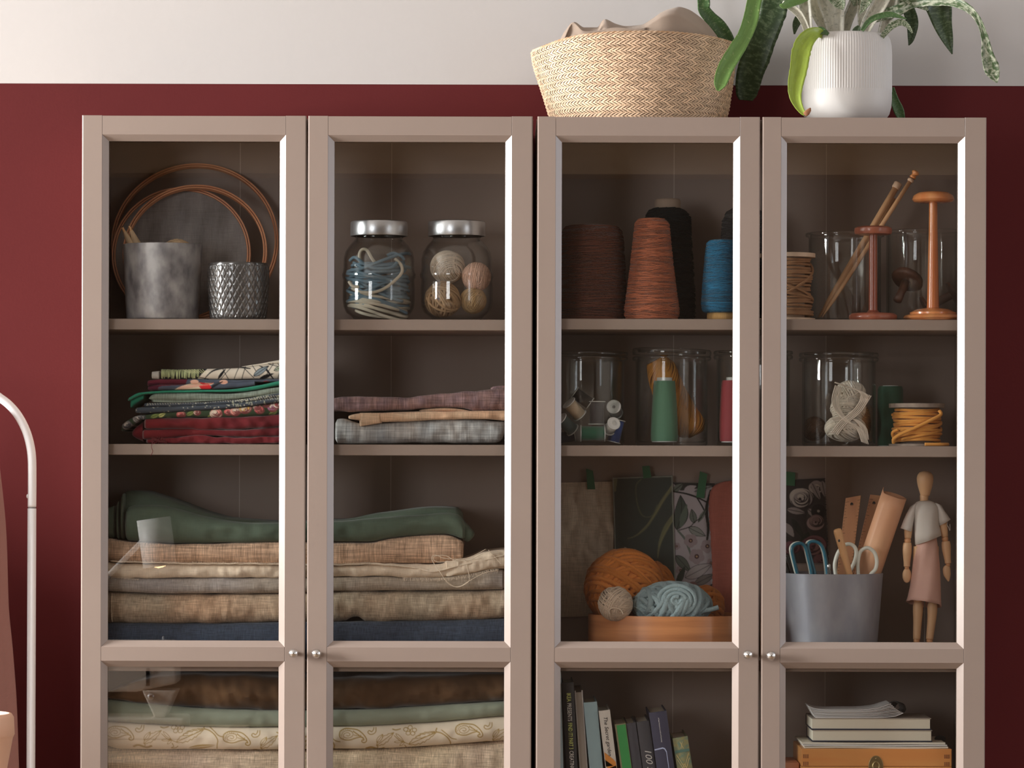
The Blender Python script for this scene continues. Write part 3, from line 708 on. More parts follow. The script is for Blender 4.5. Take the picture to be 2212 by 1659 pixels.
# black and white botanical
wh = C(206, 196, 180, 1.9); bk = C(22, 24, 28, 1.5)
cv = Canvas(322, 770, 646, 822, wh, .7)
cv.poly([(346, 790), (430, 790), (447, 797), (425, 820), (346, 822)], bk)
for k in range(34):
    x = 349+k*2.4; cv.stroke([(x, 798+rnd.uniform(-1, 1)), (x-rnd.uniform(-1, 3), 816+rnd.uniform(-3, 2))], 1.3, C(150, 158, 112, 2))
for k in range(8): cv.stroke([(395+k*6, 798), (410+k*5, 806)], 1.0, C(160, 160, 120, 2))
for a in (((440, 820), (462, 800), (500, 792), (540, 796)), ((480, 795), (494, 820)), ((498, 794), (476, 819)), ((516, 792), (505, 819)), ((530, 792), (522, 818)), ((525, 793), (548, 816)), ((545, 790), (560, 812)),
          ((560, 790), (575, 798), (590, 818)), ((590, 785), (572, 815)), ((600, 785), (618, 812)), ((580, 786), (604, 792)), ((612, 780), (600, 816)), ((625, 780), (640, 815)), ((430, 815), (450, 819))):
    cv.stroke(a, (1.5, 4.5, 2), bk)
cv.leaf((548, 812), (580, 790), 12, C(110, 122, 128, 2), bk, bk, 1.4); cv.leaf((560, 818), (592, 806), 8, bk); cv.leaf((470, 819), (488, 795), 6, bk); cv.leaf((592, 800), (618, 788), 9, C(130, 138, 120, 2), bk, bk, 1.2)
cloth('folded_fabric', m_print, 'black and white botanical print on top of the pile', [
    dict(top=ext([(346, 797), (395, 797), (513, 794.5), (560, 789), (602, 784)]), bot=ext([(346, 819), (425, 819), (602, 818)]), yf=YF-.003, yb=YB-.03, seed=45, canvas=cv, step=1.1, nv=30, tl=2, keep=.9),
    dict(top=ext([(520, 792), (560, 786), (602, 778)]), bot=ext([(520, 794), (560, 790), (602, 785)]), yf=YF+.01, yb=YB-.03, seed=46, canvas=cv, step=1.2, nv=8, tl=3)])
m_ltgrey = fm('pale_grey_selvedge', C(150, 146, 140, 2), weave_amp=.1)
selv = build(cloth_layer(MB(), top=[(326, 803), (345, 801)], bot=[(326, 818), (345, 819)], yf=YF-.002, yb=YB-.05, seed=47, tl=3, tr=1, step=2), 'selvedge', m_ltgrey, bpy.data.objects[[o.name for o in bpy.data.objects if o.get('label', '').startswith('black and white botanical')][0]])

# ---- second shelf, right door
m_purp = fm('mauve_boiled_wool', C(104, 84, 88, 2.1), weave=500, weave_amp=.35, bump=.7, col2=C(116, 90, 86, 2.1), nscale=40)
m_tan2 = fm('sand_linen', C(164, 140, 116, 2.0), weave_amp=.2, col2=C(176, 140, 112, 2), nscale=14)
m_gr2 = fm('blue_grey_flannel', C(138, 134, 130, 2.0), weave=400, weave_amp=.25, col2=C(122, 128, 132, 2.0), nscale=16, stretch=(1, 1, .3), bump=.7)
cloth('folded_fabric', m_gr2, 'plump blue grey flannel at the bottom of the three-piece pile', [
    dict(top=[(723, 906), (740, 904), (783, 915), (863, 912), (976, 905.5), (1087, 911), (1090, 913)], bot=[(723, S2), (1040, S2), (1090, S2-3)], yf=YF-.004, yb=YB, seed=51, amp=.006, crease=1.3, tl=5, tr=10, keep=.7, bulge=.025, slant=(0, -.35)),
    dict(top=[(1092, 930), (1110, 932)], bot=[(1092, S2), (1110, S2)], yf=YF+.03, yb=YB, seed=52)])
cloth('folded_fabric', m_tan2, 'thin sand coloured linen between the mauve wool and the grey flannel', [
    dict(top=[(752, 897), (773, 893), (863, 890), (942, 888), (1030, 887), (1110, 887)], bot=[(752, 904), (773, 907), (783, 911), (863, 911), (976, 905), (1040, 905), (1110, 911)], yf=YF-.006, yb=YB, seed=53, tl=4, keep=.7, amp=.003),
    dict(top=[(776, 892), (824, 892)], bot=[(780, 921), (824, 913.5)], yf=YF-.009, yb=YF+.03, seed=54, tl=1, tr=1, keep=1.0, bulge=.004),
    dict(top=[(905, 885), (960, 880), (1015, 886)], bot=[(905, 889), (960, 888.5), (1015, 888.5)], yf=YF+.01, yb=YB, seed=55)])
cloth('folded_fabric', m_purp, 'mauve boiled wool on top, rising to the right', [
    dict(top=[(716, 861), (760, 856), (818, 857.5), (870, 858), (927, 853), (976, 848), (1022, 844), (1087, 838), (1110, 836)], bot=[(716, 888), (760, 889), (818, 887.5), (942, 880.5), (972, 878.5), (1022, 885.5), (1110, 887)], yf=YF-.004, yb=YB, seed=56, amp=.004, crease=1.6, tl=4, bulge=.02),
    dict(top=[(1060, 836), (1085, 833), (1110, 833)], bot=[(1060, 842), (1085, 842), (1110, 840)], yf=YF+.02, yb=YB, seed=57)])
# ================================================================== top shelf, first door
m_wood_hoop = mat('beech_hoop', C(176, 120, 82, 2.9), rough=.4, col2=C(158, 102, 68, 2.7), nscale=30, stretch=(1, 1, 4))
m_hoopcloth = mat('grey_stretched_cloth', C(128, 122, 120, 1.9), rough=.9, col2=C(106, 101, 100, 1.9), nscale=9, stretch=(5, 5, .9), weave=900, weave_amp=.12, bump=.2)
def ring_rect(mb, M, rx, wr, dy, seg=96, a0=0, a1=2*math.pi):
    th = np.linspace(a0, a1, seg, endpoint=False)
    A = []
    for r, y in ((rx-wr, -dy/2), (rx-wr*.15, -dy/2-.0004), (rx, -dy/2+.001), (rx, dy/2), (rx-wr, dy/2)):
        A.append(np.stack([r*np.cos(th), np.full(seg, y), r*np.sin(th)], 1))
    A = np.array(A); A = (np.array(M.to_3x3()) @ A.reshape(-1, 3).T).T.reshape(A.shape)+np.array(M.translation)
    mb.grid(A, cu=True, cv=True)
def hoop(cx, cyp, r_px, ybase, lean, label, clothed, double=True):
    r = S(r_px, .2); zb = ZS['1L']+.0008
    c = Vector((P(cx, cyp, .2).x, ybase+r*math.sin(lean), zb+r*math.cos(lean)))
    M = Matrix.Translation(c) @ Matrix.Rotation(-lean, 4, 'X')
    o = thing('embroidery_hoop', (c.x, c.y, zb), label, 'embroidery hoop', 'wooden embroidery hoops on the top shelf')
    mb = MB(); ring_rect(mb, M, r, .0032, .009); build(mb, 'outer_ring', m_wood_hoop, o, angle=40)
    mb = MB(); ring_rect(mb, M, r-.0042, .003, .010); build(mb, 'inner_ring', m_wood_hoop, o, angle=40)
    if clothed:
        mb = MB(); th = np.linspace(0, 2*math.pi, 64, endpoint=False); A = []
        for rr, y in ((.0005, -.002), (r*.5, -.0023), (r-.0075, -.0035), (r-.0075, .003), (.0005, .003)):
            A.append(np.stack([rr*np.cos(th), np.full(64, y), rr*np.sin(th)], 1))
        A = np.array(A); A = (np.array(M.to_3x3()) @ A.reshape(-1, 3).T).T.reshape(A.shape)+np.array(M.translation)
        mb.grid(A, cv=True, caps=True); build(mb, 'stretched_cloth', m_hoopcloth, o, angle=50)
    return o
hoop(417, 513, 182, .198, math.radians(15.5), 'largest embroidery hoop, a wide empty double ring leaning at the back', False)
hoop(391, 541, 150.5, .182, math.radians(12), 'embroidery hoop stretched with grey cloth, standing behind the metal pots', True)
hoop(424, 553, 155.5, .136, math.radians(17), 'middle-sized empty embroidery hoop leaning in front of the grey cloth', False)

m_zinc = mat('mottled_zinc', C(134, 132, 132, 2.1), rough=.5, metal=.2, col2=C(84, 82, 86, 2.0), nscale=38, stretch=(1, 1, .6), contrast=(.36, .68), bump=.25, bscale=60, bdist=.001)
def pot(name, label, cat, cx, y, yc_top, r_top, r_bot, z, m, thick=2.5, rib=None, seg=56, sy=1.0, steps=8, rim=None, group=None):
    """open round pot: pixel radius at rim row yc_top, standing on z"""
    X = P(cx, yc_top, y).x; zt = P(cx, yc_top, y).z; z += .0003
    R1, R0, t = S(r_top, y), S(r_bot, y), S(thick, y)
    prof = [(R0*.3, z), (R0-.004, z), (R0-.001, z+.0012)] + [(R0+(R1-R0)*k/steps, z+.003+(zt-z-.003)*k/steps) for k in range(steps+1)]
    prof += [(R1-t*.3, zt+.0008), (R1-t, zt), (R1-t-.001, zt-.01), (R0-t, z+.006), (R0*.3, z+.005)]
    mb = MB().lathe(X, y, prof[::-1], seg, sy=sy, rib=rib)
    o = build(mb, name, m, angle=40)
    return tag(o, label, cat, group)
pot('bucket', 'grey mottled zinc bucket with wrapped spindles poking out', 'bucket', 351.5, .098, 530, 86, 78, ZS['1L'], m_zinc)
m_twine = mat('pale_jute', C(176, 150, 118, 2.0), rough=.9, wave=(420, .15, 1.0, .35), bump=.5)
m_woodlt = mat('pale_wood', C(170, 128, 86, 2.0), rough=.5, col2=C(150, 108, 68, 2.0), nscale=20, stretch=(1, 1, .1))
zb_in = ZS['1L']+.007
for x0, y0, x1, y1, lb in ((264, 491, 285, 531, 'left wrapped spindle with a dark hollow tip, in the zinc bucket'), (279, 488, 298, 531, 'right wrapped spindle with a bare wooden tip, in the zinc bucket')):
    a, b = P(x0, y0, .07), P(x1, y1, .09); d = (b-a).normalized(); e = a+d*((a.z-zb_in)/max(-d.z, .2))*.98
    e = Vector((min(e.x, P(385, 600, .09).x), min(e.y, .13), zb_in+.004))
    o = thing('wrapped_spindle', (e.x, e.y, e.z-.003), lb, 'spindle', 'wrapped spindles in the zinc bucket')
    pts = [a+(e-a)*t for t in np.linspace(0, 1, 30)]
    build(MB().tube(pts, .0021, 10), 'stick', m_woodlt, o)
    mb = MB(); n = 40
    for k in range(n):
        t = .05+.28*k/n; c = a+(e-a)*t; r = .0026+.0048*min(1, k/24)
        th = np.linspace(0, 6.283, 16, endpoint=False); u = d.orthogonal().normalized(); v = d.cross(u)
        mb.tube([c+u*math.cos(q)*r+v*math.sin(q)*r for q in th], .0009, 4, closed=True)
    for k in range(1): mb.tube([a+(e-a)*t for t in (.06, .12, .2, .33)], [.0024, .0045, .0068, .007], 12)
    build(mb, 'twine_winding', m_twine, o)
    if 'left' in lb: build(MB().tube([a-d*.0012, a-d*.0001], .0013, 8), 'hollow_tip', mat('dark_hollow', (.03, .02, .015)), o)
mb = MB(); yarn_ball(mb, P(382, 553, .11), .031, .031, .031, .0009, 8, 9, 4, seg=26, sides=4)
tag(build(mb, 'twine_ball', m_twine), 'ball of brown jute twine showing over the zinc bucket rim', 'twine')
# embossed cup: diamonds as real relief
def diamond(th, z):
    zz = (z-ZS['1L'])/.0102; u = th*30/(2*math.pi)
    a = np.abs(((u+zz/2) % 1)-.5)*2; b = np.abs(((u-zz/2) % 1)-.5)*2
    e = np.minimum(1, np.minimum(1-a, 1-b)*3.0)
    return 1.0+.036*e-.012
m_pewter = mat('glazed_pewter', (.16, .155, .155), rough=.16, metal=.55, spec=.8, coat=.6)
zc, zt_ = ZS['1L']+.0003, P(515, 571, .085).z
n = 110; H_ = zt_-zc
prof = []
for k in range(n+1):
    t = k/n; z = zc+H_*t; r = S(60+5*min(1, t*1.6)-(3*(1-min(1, t*14))**2), .085); prof.append((r, z))
X = P(515, 600, .085).x
mb = MB().lathe(X, .085, prof, 480, rib=lambda th, z: diamond(th, z) if zc+.002 < z < zt_-.004 else 1.0+0*th, caps=True)
mb.lathe(X, .085, [(S(65, .085), zt_), (S(64.5, .085), zt_+.0015), (S(61, .085), zt_+.0012), (S(60, .085), zt_-.004), (S(57, .085), zc+.006), (.001, zc+.005)][::-1], 96)
tag(build(mb, 'embossed_cup', m_pewter), 'dark glossy cup embossed with a diamond lattice', 'cup')

# ================================================================== top shelf, second door: lidded glass jars
m_jar = glass('jar_glass', tint=(.985, .99, .985), edge=(.34, .36, .36), r0=.045, edge_pow=3.5)
m_lid = mat('brushed_aluminium', (.66, .67, .69), rough=.3, metal=.9, wave=(160, 0, .6, .06))
def rjar(cx, label):
    y = .115; z = ZS['1L']+.0003; X = P(cx, 600, y).x
    o = thing('glass_jar', (X, y, z), label, 'jar', 'round-shouldered glass jars with metal lids')
    px = [(50, 686), (60, 683), (70, 676), (76, 664), (78, 650), (78, 622), (77, 606), (79, 600), (80, 594), (78, 588), (76.5, 580), (76.5, 560), (73, 545), (65, 532), (56, 522), (52, 517), (52, 505)]
    out = [(S(r, y), max(z, P(cx, p, y).z)) for r, p in px]; out[0] = (out[0][0], z)
    t = .0024
    inn = [(r-t, max(zz, z+.0045)) for r, zz in out]
    prof = [(.004, z+.0012)]+out+inn[::-1]+[(.004, z+.0045)]
    build(MB().lathe(X, y, prof[::-1], 56), 'glass_body', m_jar, o)
    zt = P(cx, 478, y).z; zb = P(cx, 510.5, y).z
    lp = [(S(56, y), zb), (S(61.5, y), zb), (S(62, y), zb+.001), (S(61.6, y), zt-.004), (S(60.5, y), zt-.0015), (S(57.5, y), zt-.0002), (S(56, y), zt-.0006), (.001, zt-.0006), (.001, zt-.0015), (S(56, y), zt-.002), (S(58, y), zb)]
    build(MB().lathe(X, y, lp[::-1], 64), 'lid', m_lid, o, angle=40)
    return X, y, z
X1, yj, zj = rjar(818.5, 'left lidded glass jar, filled with blue and white rope')
X2, _, _ = rjar(986.5, 'right lidded glass jar, filled with balls of string')
def rope_mat(name, col): return mat(name, col, rough=.85, wave=(230, .75, 0, .4), bump=.8, bdist=.001)
def rope_col(name, label, m, loops, rnd, X, r=.0029, extra=()):
    mb = MB()
    for zc_, rad, tilt, ph, ph2, arc in loops:
        th = np.linspace(ph, ph+arc, 34); u = []
        for t in th:
            R_ = rad*(1+.05*math.sin(3*t+ph2)); x = R_*math.cos(t); yy = R_*.93*math.sin(t)
            u.append((X+x, yj+yy, zj+zc_+tilt*x-.25*tilt*yy+.0025*math.sin(2.3*t+ph2)))
        mb.tube(u, r, 7)
    for e in extra: mb.tube(smooth_path(e, 8), r, 8)
    tag(build(mb, name, m), label, 'rope')
rnd = random.Random(12)
m_rblue = rope_mat('slate_blue_rope', C(90, 112, 126, 2.1)); m_rwhite = rope_mat('off_white_rope', C(190, 180, 162, 2.0))
lb_ = []; lw_ = []
for k in range(9): lw_.append((.011+.0046*k+rnd.uniform(-.001, .001), .0545-.0012*(k % 4)-(.008 if k < 1 else 0), -.22+rnd.uniform(-.10, .10), rnd.uniform(3.2, 3.8), rnd.uniform(0, 6), 2.6))
for k in range(17): lb_.append((.036+.0042*k*.95+rnd.uniform(-.002, .002), .0560-.0014*(k % 5), rnd.choice((-.38, -.22, .16, .34, .06)), rnd.uniform(2.9, 3.6), rnd.uniform(0, 6), rnd.uniform(2.4, 3.4)))
for k in range(12): lb_.append((.034+.006*k, .047, rnd.uniform(-.3, .3), 0, rnd.uniform(0, 6), 6.2))
e1 = [P(778, 566, .075), P(777, 548, .07), P(783, 539, .068), P(793, 541, .068), P(803, 558, .07), P(815, 572, .075), P(830, 580, .08)]
e2 = [P(853, 559, .07), P(866, 572, .066), P(868, 588, .063), P(855, 604, .059), P(838, 618, .056), P(820, 628, .056), P(800, 632, .058), P(778, 631, .062)]
e3 = [P(754, 608, .068), P(762, 618, .064), P(776, 620, .062)]
rope_col('rope_coil', 'off white rope coiled in the left glass jar', m_rwhite, lw_, rnd, X1, extra=(e1, e2, e3))
e4 = [P(756, 563, .085), P(768, 556, .075), P(790, 572, .066), P(815, 580, .062), P(845, 578, .062), P(858, 567, .066)]
e5 = [P(836, 552, .08), P(850, 547, .08), P(866, 553, .075), P(873, 562, .075)]
rope_col('rope_coil', 'slate blue rope tangled over the white rope in the left glass jar', m_rblue, lb_, rnd, X1, extra=(e4, e5))
m_tagcard = mat('blue_grey_filler', C(86, 92, 102, 2), rough=.9)
def ball(name, label, px, py, y, r, m, strand, seed, groups=7, per=9, cat='yarn', group=None, flat=(1, 1, 1), seg=40, sides=6, jit=.12):
    mb = MB(); c = P(px, py, y); R_ = S(r, y)
    yarn_ball(mb, c, R_*flat[0], R_*flat[1], R_*flat[2], strand, groups, per, seed, seg=seg, sides=sides, jit=jit)
    return tag(build(mb, name, m), label, cat, group)
m_string = ymat('tan_string', C(150, 122, 84, 2.0), rough=.9, bump=.3, bscale=700); m_raff = ymat('brown_leather_cord', C(140, 112, 82, 2.0), rough=.7)
m_ecru = ymat('ecru_cotton', C(188, 172, 154, 1.9), rough=.95); m_blush = ymat('blush_cotton', C(196, 158, 138, 1.9), rough=.95)
G_ = 'balls of string in the right glass jar'
ball('cord_ball', 'loose brown cord tangle at lower left inside the right glass jar', 957, 647, .093, 38, m_raff, .0023, 21, 9, 4, 'string', G_, jit=.9)
ball('string_ball', 'fine tan string ball at lower right inside the right glass jar', 1022, 649, .100, 28, m_string, .0010, 22, 10, 10, 'string', G_)
ball('string_ball', 'large ecru ball at the top inside the right glass jar', 967, 577, .118, 37, m_ecru, .0011, 23, 2, 34, 'string', G_, flat=(1, 1, .95), jit=.05)
ball('string_ball', 'blush pink ball against the right side inside the right glass jar', 1029, 598, .105, 31, m_blush, .0012, 24, 5, 18, 'string', G_, jit=.1)

# ================================================================== top shelf, third door: cones of yarn
def cone(label, cx, y, prof, col, z, strand=.0006, n=46, seed=1, core=None, base_=None, col2=None, rough_amp=.0008, name='yarn_cone', cat='yarn cone', group='cones of yarn on the top shelf', wave_amp=.45, turns=2.2, sheen=.3):
    rnd = random.Random(seed); X, pr = lathe_px(cx, y, prof)
    pr[0] = (pr[0][0], z+.0003) if base_ is None else pr[0]
    m = mat('yarn_'+name+str(seed), col, rough=.95, spec=.1, sheen=sheen, col2=col2 or tuple(v*.72 for v in col), nscale=70, stretch=(1, 1, 3), wave=(150, .0, 6, wave_amp*.42), bump=.9, bdist=.002)
    o = thing(name, (X, y, z), label, cat, group)
    rs = np.array([p[0] for p in pr]); zs = np.array([p[1] for p in pr])
    lo = [(np.interp(v, zs, rs), v) for v in np.linspace(zs[0], zs[-1], 60)]
    mb = MB().lathe(X, y, [(.003, zs[0])]+lo+[(lo[-1][0]*.8, zs[-1]+.0008), (.003, zs[-1]+.0006)], 72, rib=lambda th, zz: 1+.006*np.sin(th*9+zz*900)+.006*np.sin(th*5-zz*700))
    build(mb, 'yarn_body', m, o)
    mb = MB(); rf = lambda v: float(np.interp(v, zs, rs))*1.004+strand*.4
    for k in range(n+60):
        za = rnd.uniform(zs[0], zs[-1]*1.0); dz = rnd.uniform(-.03, .03); zb_ = min(max(za+dz, zs[0]+.002), zs[-1]-.001); za = min(max(za, zs[0]+.002), zs[-1]-.001)
        mb.tube(helix(X, y, rf, za, zb_, rnd.uniform(.6, turns)*.5, rnd.uniform(0, 6.28), seg=44), strand, 4)
    build(mb, 'yarn_strands', mat('strand_'+name+str(seed), tuple(min(.8, v*1.22+.004) for v in col), rough=.95, spec=.1), o)['kind'] = 'stuff'
    if core:
        Xc, pc = lathe_px(cx+core[3], y, [(core[0]-2, core[1]+3), (core[0], core[1]), (core[0], core[2]+4), (core[0]-2.5, core[2]), (core[0]-6, core[2])])
        build(MB().lathe(Xc, y, [(.002, pc[0][1])]+pc+[(S(core[0]-7), pc[-1][1]-.006), (.002, pc[-1][1]-.006)], 40), 'cardboard_core', core[4], o)
    if base_:
        Xc, pc = lathe_px(cx, y, [(base_[0], 688), (base_[0]+1, 684), (base_[0], 676)]); pc[0] = (pc[0][0], z+.0003)
        build(MB().lathe(Xc, y, pc, 40), 'cone_base', base_[1], o)
    return o
z1 = ZS['1R']
m_card = mat('grey_cardboard', C(132, 116, 102, 2.0), rough=.8); m_straw = mat('woven_straw', C(190, 146, 84, 2.0), rough=.8, wave=(300, 1.57, 0, .4), bump=.6)
cone('wide dark brown cone of yarn at the left end, behind the third door', 1277, .135, [(75, 688), (77, 670), (75, 620), (71, 560), (69, 520), (65, 500), (56, 490), (45, 487)], C(74, 44, 34, 2.1), z1, n=90, seed=1, strand=.0007, turns=1.6)
cone('rust orange cone of yarn in front of the black one', 1407, .085, [(54, 688), (59, 681), (59.5, 668), (54, 630), (48, 585), (43, 540), (39, 500), (37, 483), (30, 474), (22, 472)], C(150, 88, 62, 1.45), z1, n=110, seed=2, strand=.0006)
cone('tall black green cone of yarn with a grey cardboard core', 1441, .185, [(56, 688), (60, 676), (58, 620), (54, 560), (50, 500), (49, 470), (40, 455), (26, 449)], C(16, 24, 26, 1.6), z1, n=60, seed=3, strand=.0012, core=(28, 452, 430, 0, m_card), turns=1.4, sheen=.05)
cone('bright blue cone of yarn standing on a woven straw base', 1559, .09, [(37, 676), (43, 670), (45, 656), (42, 610), (38, 560), (35, 530), (33, 523), (26, 519)], C(34, 96, 128, 1.35), z1, n=110, seed=4, strand=.0005, base_=(32, m_straw))
cone('charcoal cone of yarn half hidden at the right, behind the blue one', 1607, .19, [(46, 688), (50, 670), (50, 600), (50, 520), (48, 475), (38, 458), (24, 450)], C(52, 50, 50, 1.9), z1, n=60, seed=5, strand=.0011)

# ================================================================== top shelf, fourth door
def spool(label, cx, y, y_top, y_bot, rf, rc, strand, m_core, m_cord, z, turns, seed, name='cord_spool', cat='spool', bulge=None):
    X = P(cx, 600, y).x; o = thing(name, (X, y, z), label, cat)
    zt = P(cx, y_top, y).z; th = S(9, y)
    build(MB().lathe(X, y, [(.003, z+.0002), (S(rf, y), z+.0002), (S(rf, y), z+th*.6), (.003, z+th*.6)], 48), 'flange', m_core, o, angle=40)
    build(MB().lathe(X, y, [(.003, zt-th), (S(rf, y), zt-th), (S(rf, y), zt), (.003, zt)], 48), 'flange', m_core, o, angle=40)
    build(MB().lathe(X, y, [(S(rc*.72, y), z+th*.6), (S(rc*.72, y), zt-th)], 32), 'core', m_core, o)
    rnd = random.Random(seed); z0, z1_ = z+th*.6+strand, zt-th-strand
    mb = MB()
    pts = helix(X, y, lambda v: S(rc, y)*(.93+.05*math.sin(v*140+seed)+(.05*rnd.random())), z0, z1_, turns, 0, seg=30, wob=strand*.5)
    mb.tube(pts, strand, 7)
    for k in range(5):
        a, b = rnd.uniform(z0, z1_), rnd.uniform(z0, z1_)
        mb.tube(helix(X, y, lambda v: S(rc, y)+strand*.8, a, b, rnd.uniform(.5, .9), rnd.uniform(3.0, 4.4), seg=40), strand, 7)
    build(mb, 'winding', m_cord, o); return o
m_cardw = mat('pale_board', C(176, 152, 130, 1.9), rough=.85); m_boardg = mat('weathered_board', C(130, 116, 104, 1.9), rough=.85, col2=C(110, 98, 90, 1.9), nscale=60)
m_jute = mat('jute_rope', C(168, 122, 84, 2.0), rough=.95, wave=(260, .8, 1.5, .5), bump=1.0, bdist=.0015)
spool('spool of coarse jute rope at the far left behind the fourth door', 1701, .10, 548, 688, 60, 52, .0024, m_cardw, m_jute, z1, 20, 3)
mb = MB(); mb.tube(smooth_path([P(1745, 610, .062), P(1757, 607, .058), P(1766, 600, .058), P(1763, 613, .06), P(1752, 618, .06)], 6), .0022, 7)
m_weck = glass('straight_jar_glass', tint=(.98, .985, .98), edge=(.28, .40, .39), r0=.045, edge_pow=4)
def weck(label, cx, y, rb, rr, ytop, ybody, z, lid=True, tilt=0, rimh=8):
    X = P(cx, ybody, y).x; z += .0003
    o = thing('glass_jar', (X, y, z), label, 'jar', 'straight-sided glass jars')
    zr = P(cx, ybody, y).z; R_, Q_ = S(rb, y), S(rr, y); t = .0028; h = S(rimh, y)
    out = [(R_*.35, z+.0010), (R_*.9, z), (R_-.0025, z), (R_-.0006, z+.002), (R_, z+.005), (R_, zr-h*1.7), (R_+.0006, zr-h*1.2), (Q_-.001, zr-h), (Q_, zr-h*.6), (Q_, zr-h*.25), (Q_-.001, zr)]
    inn = [(R_-t-.001, zr), (R_-t, zr-h), (R_-t, z+.009), (R_-t-.003, z+.006), (R_*.35, z+.0055)]
    build(MB().lathe(X, y, (out+inn)[::-1], 72), 'glass_body', m_weck, o)
    if lid:
        zt = P(cx, ytop, y).z; l0 = zr+.0008
        hh = max(.004, zt-l0)
        M = Matrix.Translation((X, y, l0+.0004)) @ Matrix.Rotation(tilt, 4, 'Y')
        lp = [(Q_*.3, 0), (R_-.004, 0), (Q_-.001, 0), (Q_, hh*.3), (Q_, hh*.75), (Q_-.0015, hh), (R_-.002, hh*.9), (R_-.004, hh*.45), (Q_*.3, hh*.42)]
        build(MB().lathe(0, 0, lp[::-1], 72, M=M), 'lid', m_weck, o)
    return o
weck('wide open glass jar holding the knitting needles, behind the red brown stand', 1825, .165, 78, 85, 0, 504, z1, lid=False)
weck('open glass jar at the right holding dark wooden bobbins', 1994, .175, 79, 86, 0, 499, z1, lid=False)
m_needle = mat('bamboo', C(178, 138, 98, 2.0), rough=.4, col2=C(150, 106, 70, 2.0), nscale=14, stretch=(1, 1, .15))
m_ring = mat('pale_ring', C(206, 170, 140, 2.0), rough=.5); m_amber = mat('amber_wood', C(170, 104, 52, 2.2), rough=.3, coat=.4)
def needle(label, top, bot, ya, yb, d, kind):
    a = P(*top, ya); b = P(*bot, yb); b.z = z1+.0075; ax = (b-a); L_ = ax.length; dd = ax/L_
    o = thing('knitting_needle', tuple(b), label, 'knitting needle', 'wooden knitting needles in the glass jar'); r = S(d/2, .15)
    off = .0 if kind == 'cap' else .018
    pts = [a+dd*(off+(L_-off)*t) for t in (0, .2, .4, .6, .8, .88, .95, .985, 1)]
    build(MB().tube(pts, [r, r, r, r, r*.98, r*.9, r*.55, r*.3, r*.1], 14), 'shaft', m_needle, o)
    if kind == 'cap': build(MB().tube([a-dd*.002, a, a+dd*.009, a+dd*.0105], [r*1.1, r*1.3, r*1.3, r*1.1], 18), 'cap', m_ring, o)
    elif kind == 'ball':
        build(MB().tube([a+dd*.014, a+dd*.0155, a+dd*.0185, a+dd*.02], [r*1.2, r*1.5, r*1.5, r*1.2], 16), 'collar', m_ring, o)
        pr = [(0, .35), (.001, 1.0), (.003, 1.5), (.005, 1.6), (.007, 1.3), (.0085, .95), (.012, 1.15), (.0155, 1.3)]
        build(MB().tube([a+dd*(q[0]-.004) for q in pr], [r*q[1]*1.15 for q in pr], 16), 'finial', m_amber, o)
needle('thick bamboo knitting needle with a pale flat cap', (1940, 397), (1770, 682), .175, .135, 14, 'cap')
needle('knitting needle with an amber ball finial', (1978, 373), (1776, 686), .150, .120, 9.5, 'ball')
needle('thin dark knitting needle between the two thicker ones', (1944, 412), (1766, 678), .195, .16, 8, 'plain')
m_mahog = mat('red_brown_varnish', C(136, 76, 54, 1.8), rough=.28, coat=.4, col2=C(112, 54, 38, 2.1), nscale=40, stretch=(1, 1, .12))
m_honey = mat('honey_varnish', C(184, 122, 70, 1.8), rough=.25, coat=.5, col2=C(160, 88, 44, 2.1), nscale=30, stretch=(1, 1, .12))
def stand(label, cx, y, m, topp, post, basep):
    X = P(cx, 600, y).x; o = thing('hat_stand', (X, y, z1), label, 'wooden stand')
    for nm, pr in (('top_disc', topp), ('post', post), ('base', basep)):
        _, q = lathe_px(cx, y, pr)
        if nm == 'base': q = base(q[::-1], z1)[::-1]; q = [(r, max(zz, z1+.0003)) for r, zz in q]
        build(MB().lathe(X, y, [(.0008, q[0][1])]+q+[(.0008, q[-1][1])], 48), nm, m, o, angle=50)
stand('shorter red brown turned wooden stand with a flat round top', 1886, .075, m_mahog, [(35, 507), (39, 506), (41, 500), (40, 493), (34, 489.5)], [(9.5, 678), (9.2, 640), (9, 560), (8.6, 505)], [(49, 690), (52.5, 687), (51.5, 681), (46, 677), (14, 675), (10, 670)])
stand('taller honey coloured turned wooden stand with a mushroom top', 2015.5, .075, m_honey, [(30, 438), (42, 436), (45.5, 431), (43, 423), (34, 416.5), (18, 414)], [(13.5, 668), (12.5, 640), (11, 560), (9.3, 480), (8.8, 437)], [(58, 690), (65, 687), (62, 682), (50, 679), (50, 675), (38, 669), (14, 665)])
m_dkwood = mat('dark_walnut', C(78, 52, 38, 2.2), rough=.45, col2=C(58, 38, 28, 2.2), nscale=24)
c = P(1960, 604, .135); Rm = Matrix.Translation(c) @ Matrix.Rotation(math.radians(28), 4, 'Y') @ Matrix.Rotation(math.radians(-28), 4, 'X')
o = thing('darning_mushroom', tuple(P(1965, 686, .15)), 'dark wooden darning mushroom tipped inside the right-hand open jar', 'darning mushroom')
build(MB().lathe(0, 0, [(.001, -.006), (.026, -.006), (.030, -.002), (.028, .006), (.018, .012), (.001, .0145)], 40, M=Rm), 'cap', m_dkwood, o)
build(MB().lathe(0, 0, [(.001, -.052), (.008, -.05), (.007, -.03), (.009, -.006)], 20, M=Rm), 'handle', m_dkwood, o)
o = thing('wooden_bobbin', (P(2035, 686, .18).x, .18, z1+.007), 'dark wooden bobbin lying behind the honey stand inside the right-hand jar', 'bobbin')
Rm = Matrix.Translation(P(2030, 650, .19)) @ Matrix.Rotation(math.radians(62), 4, 'Y')
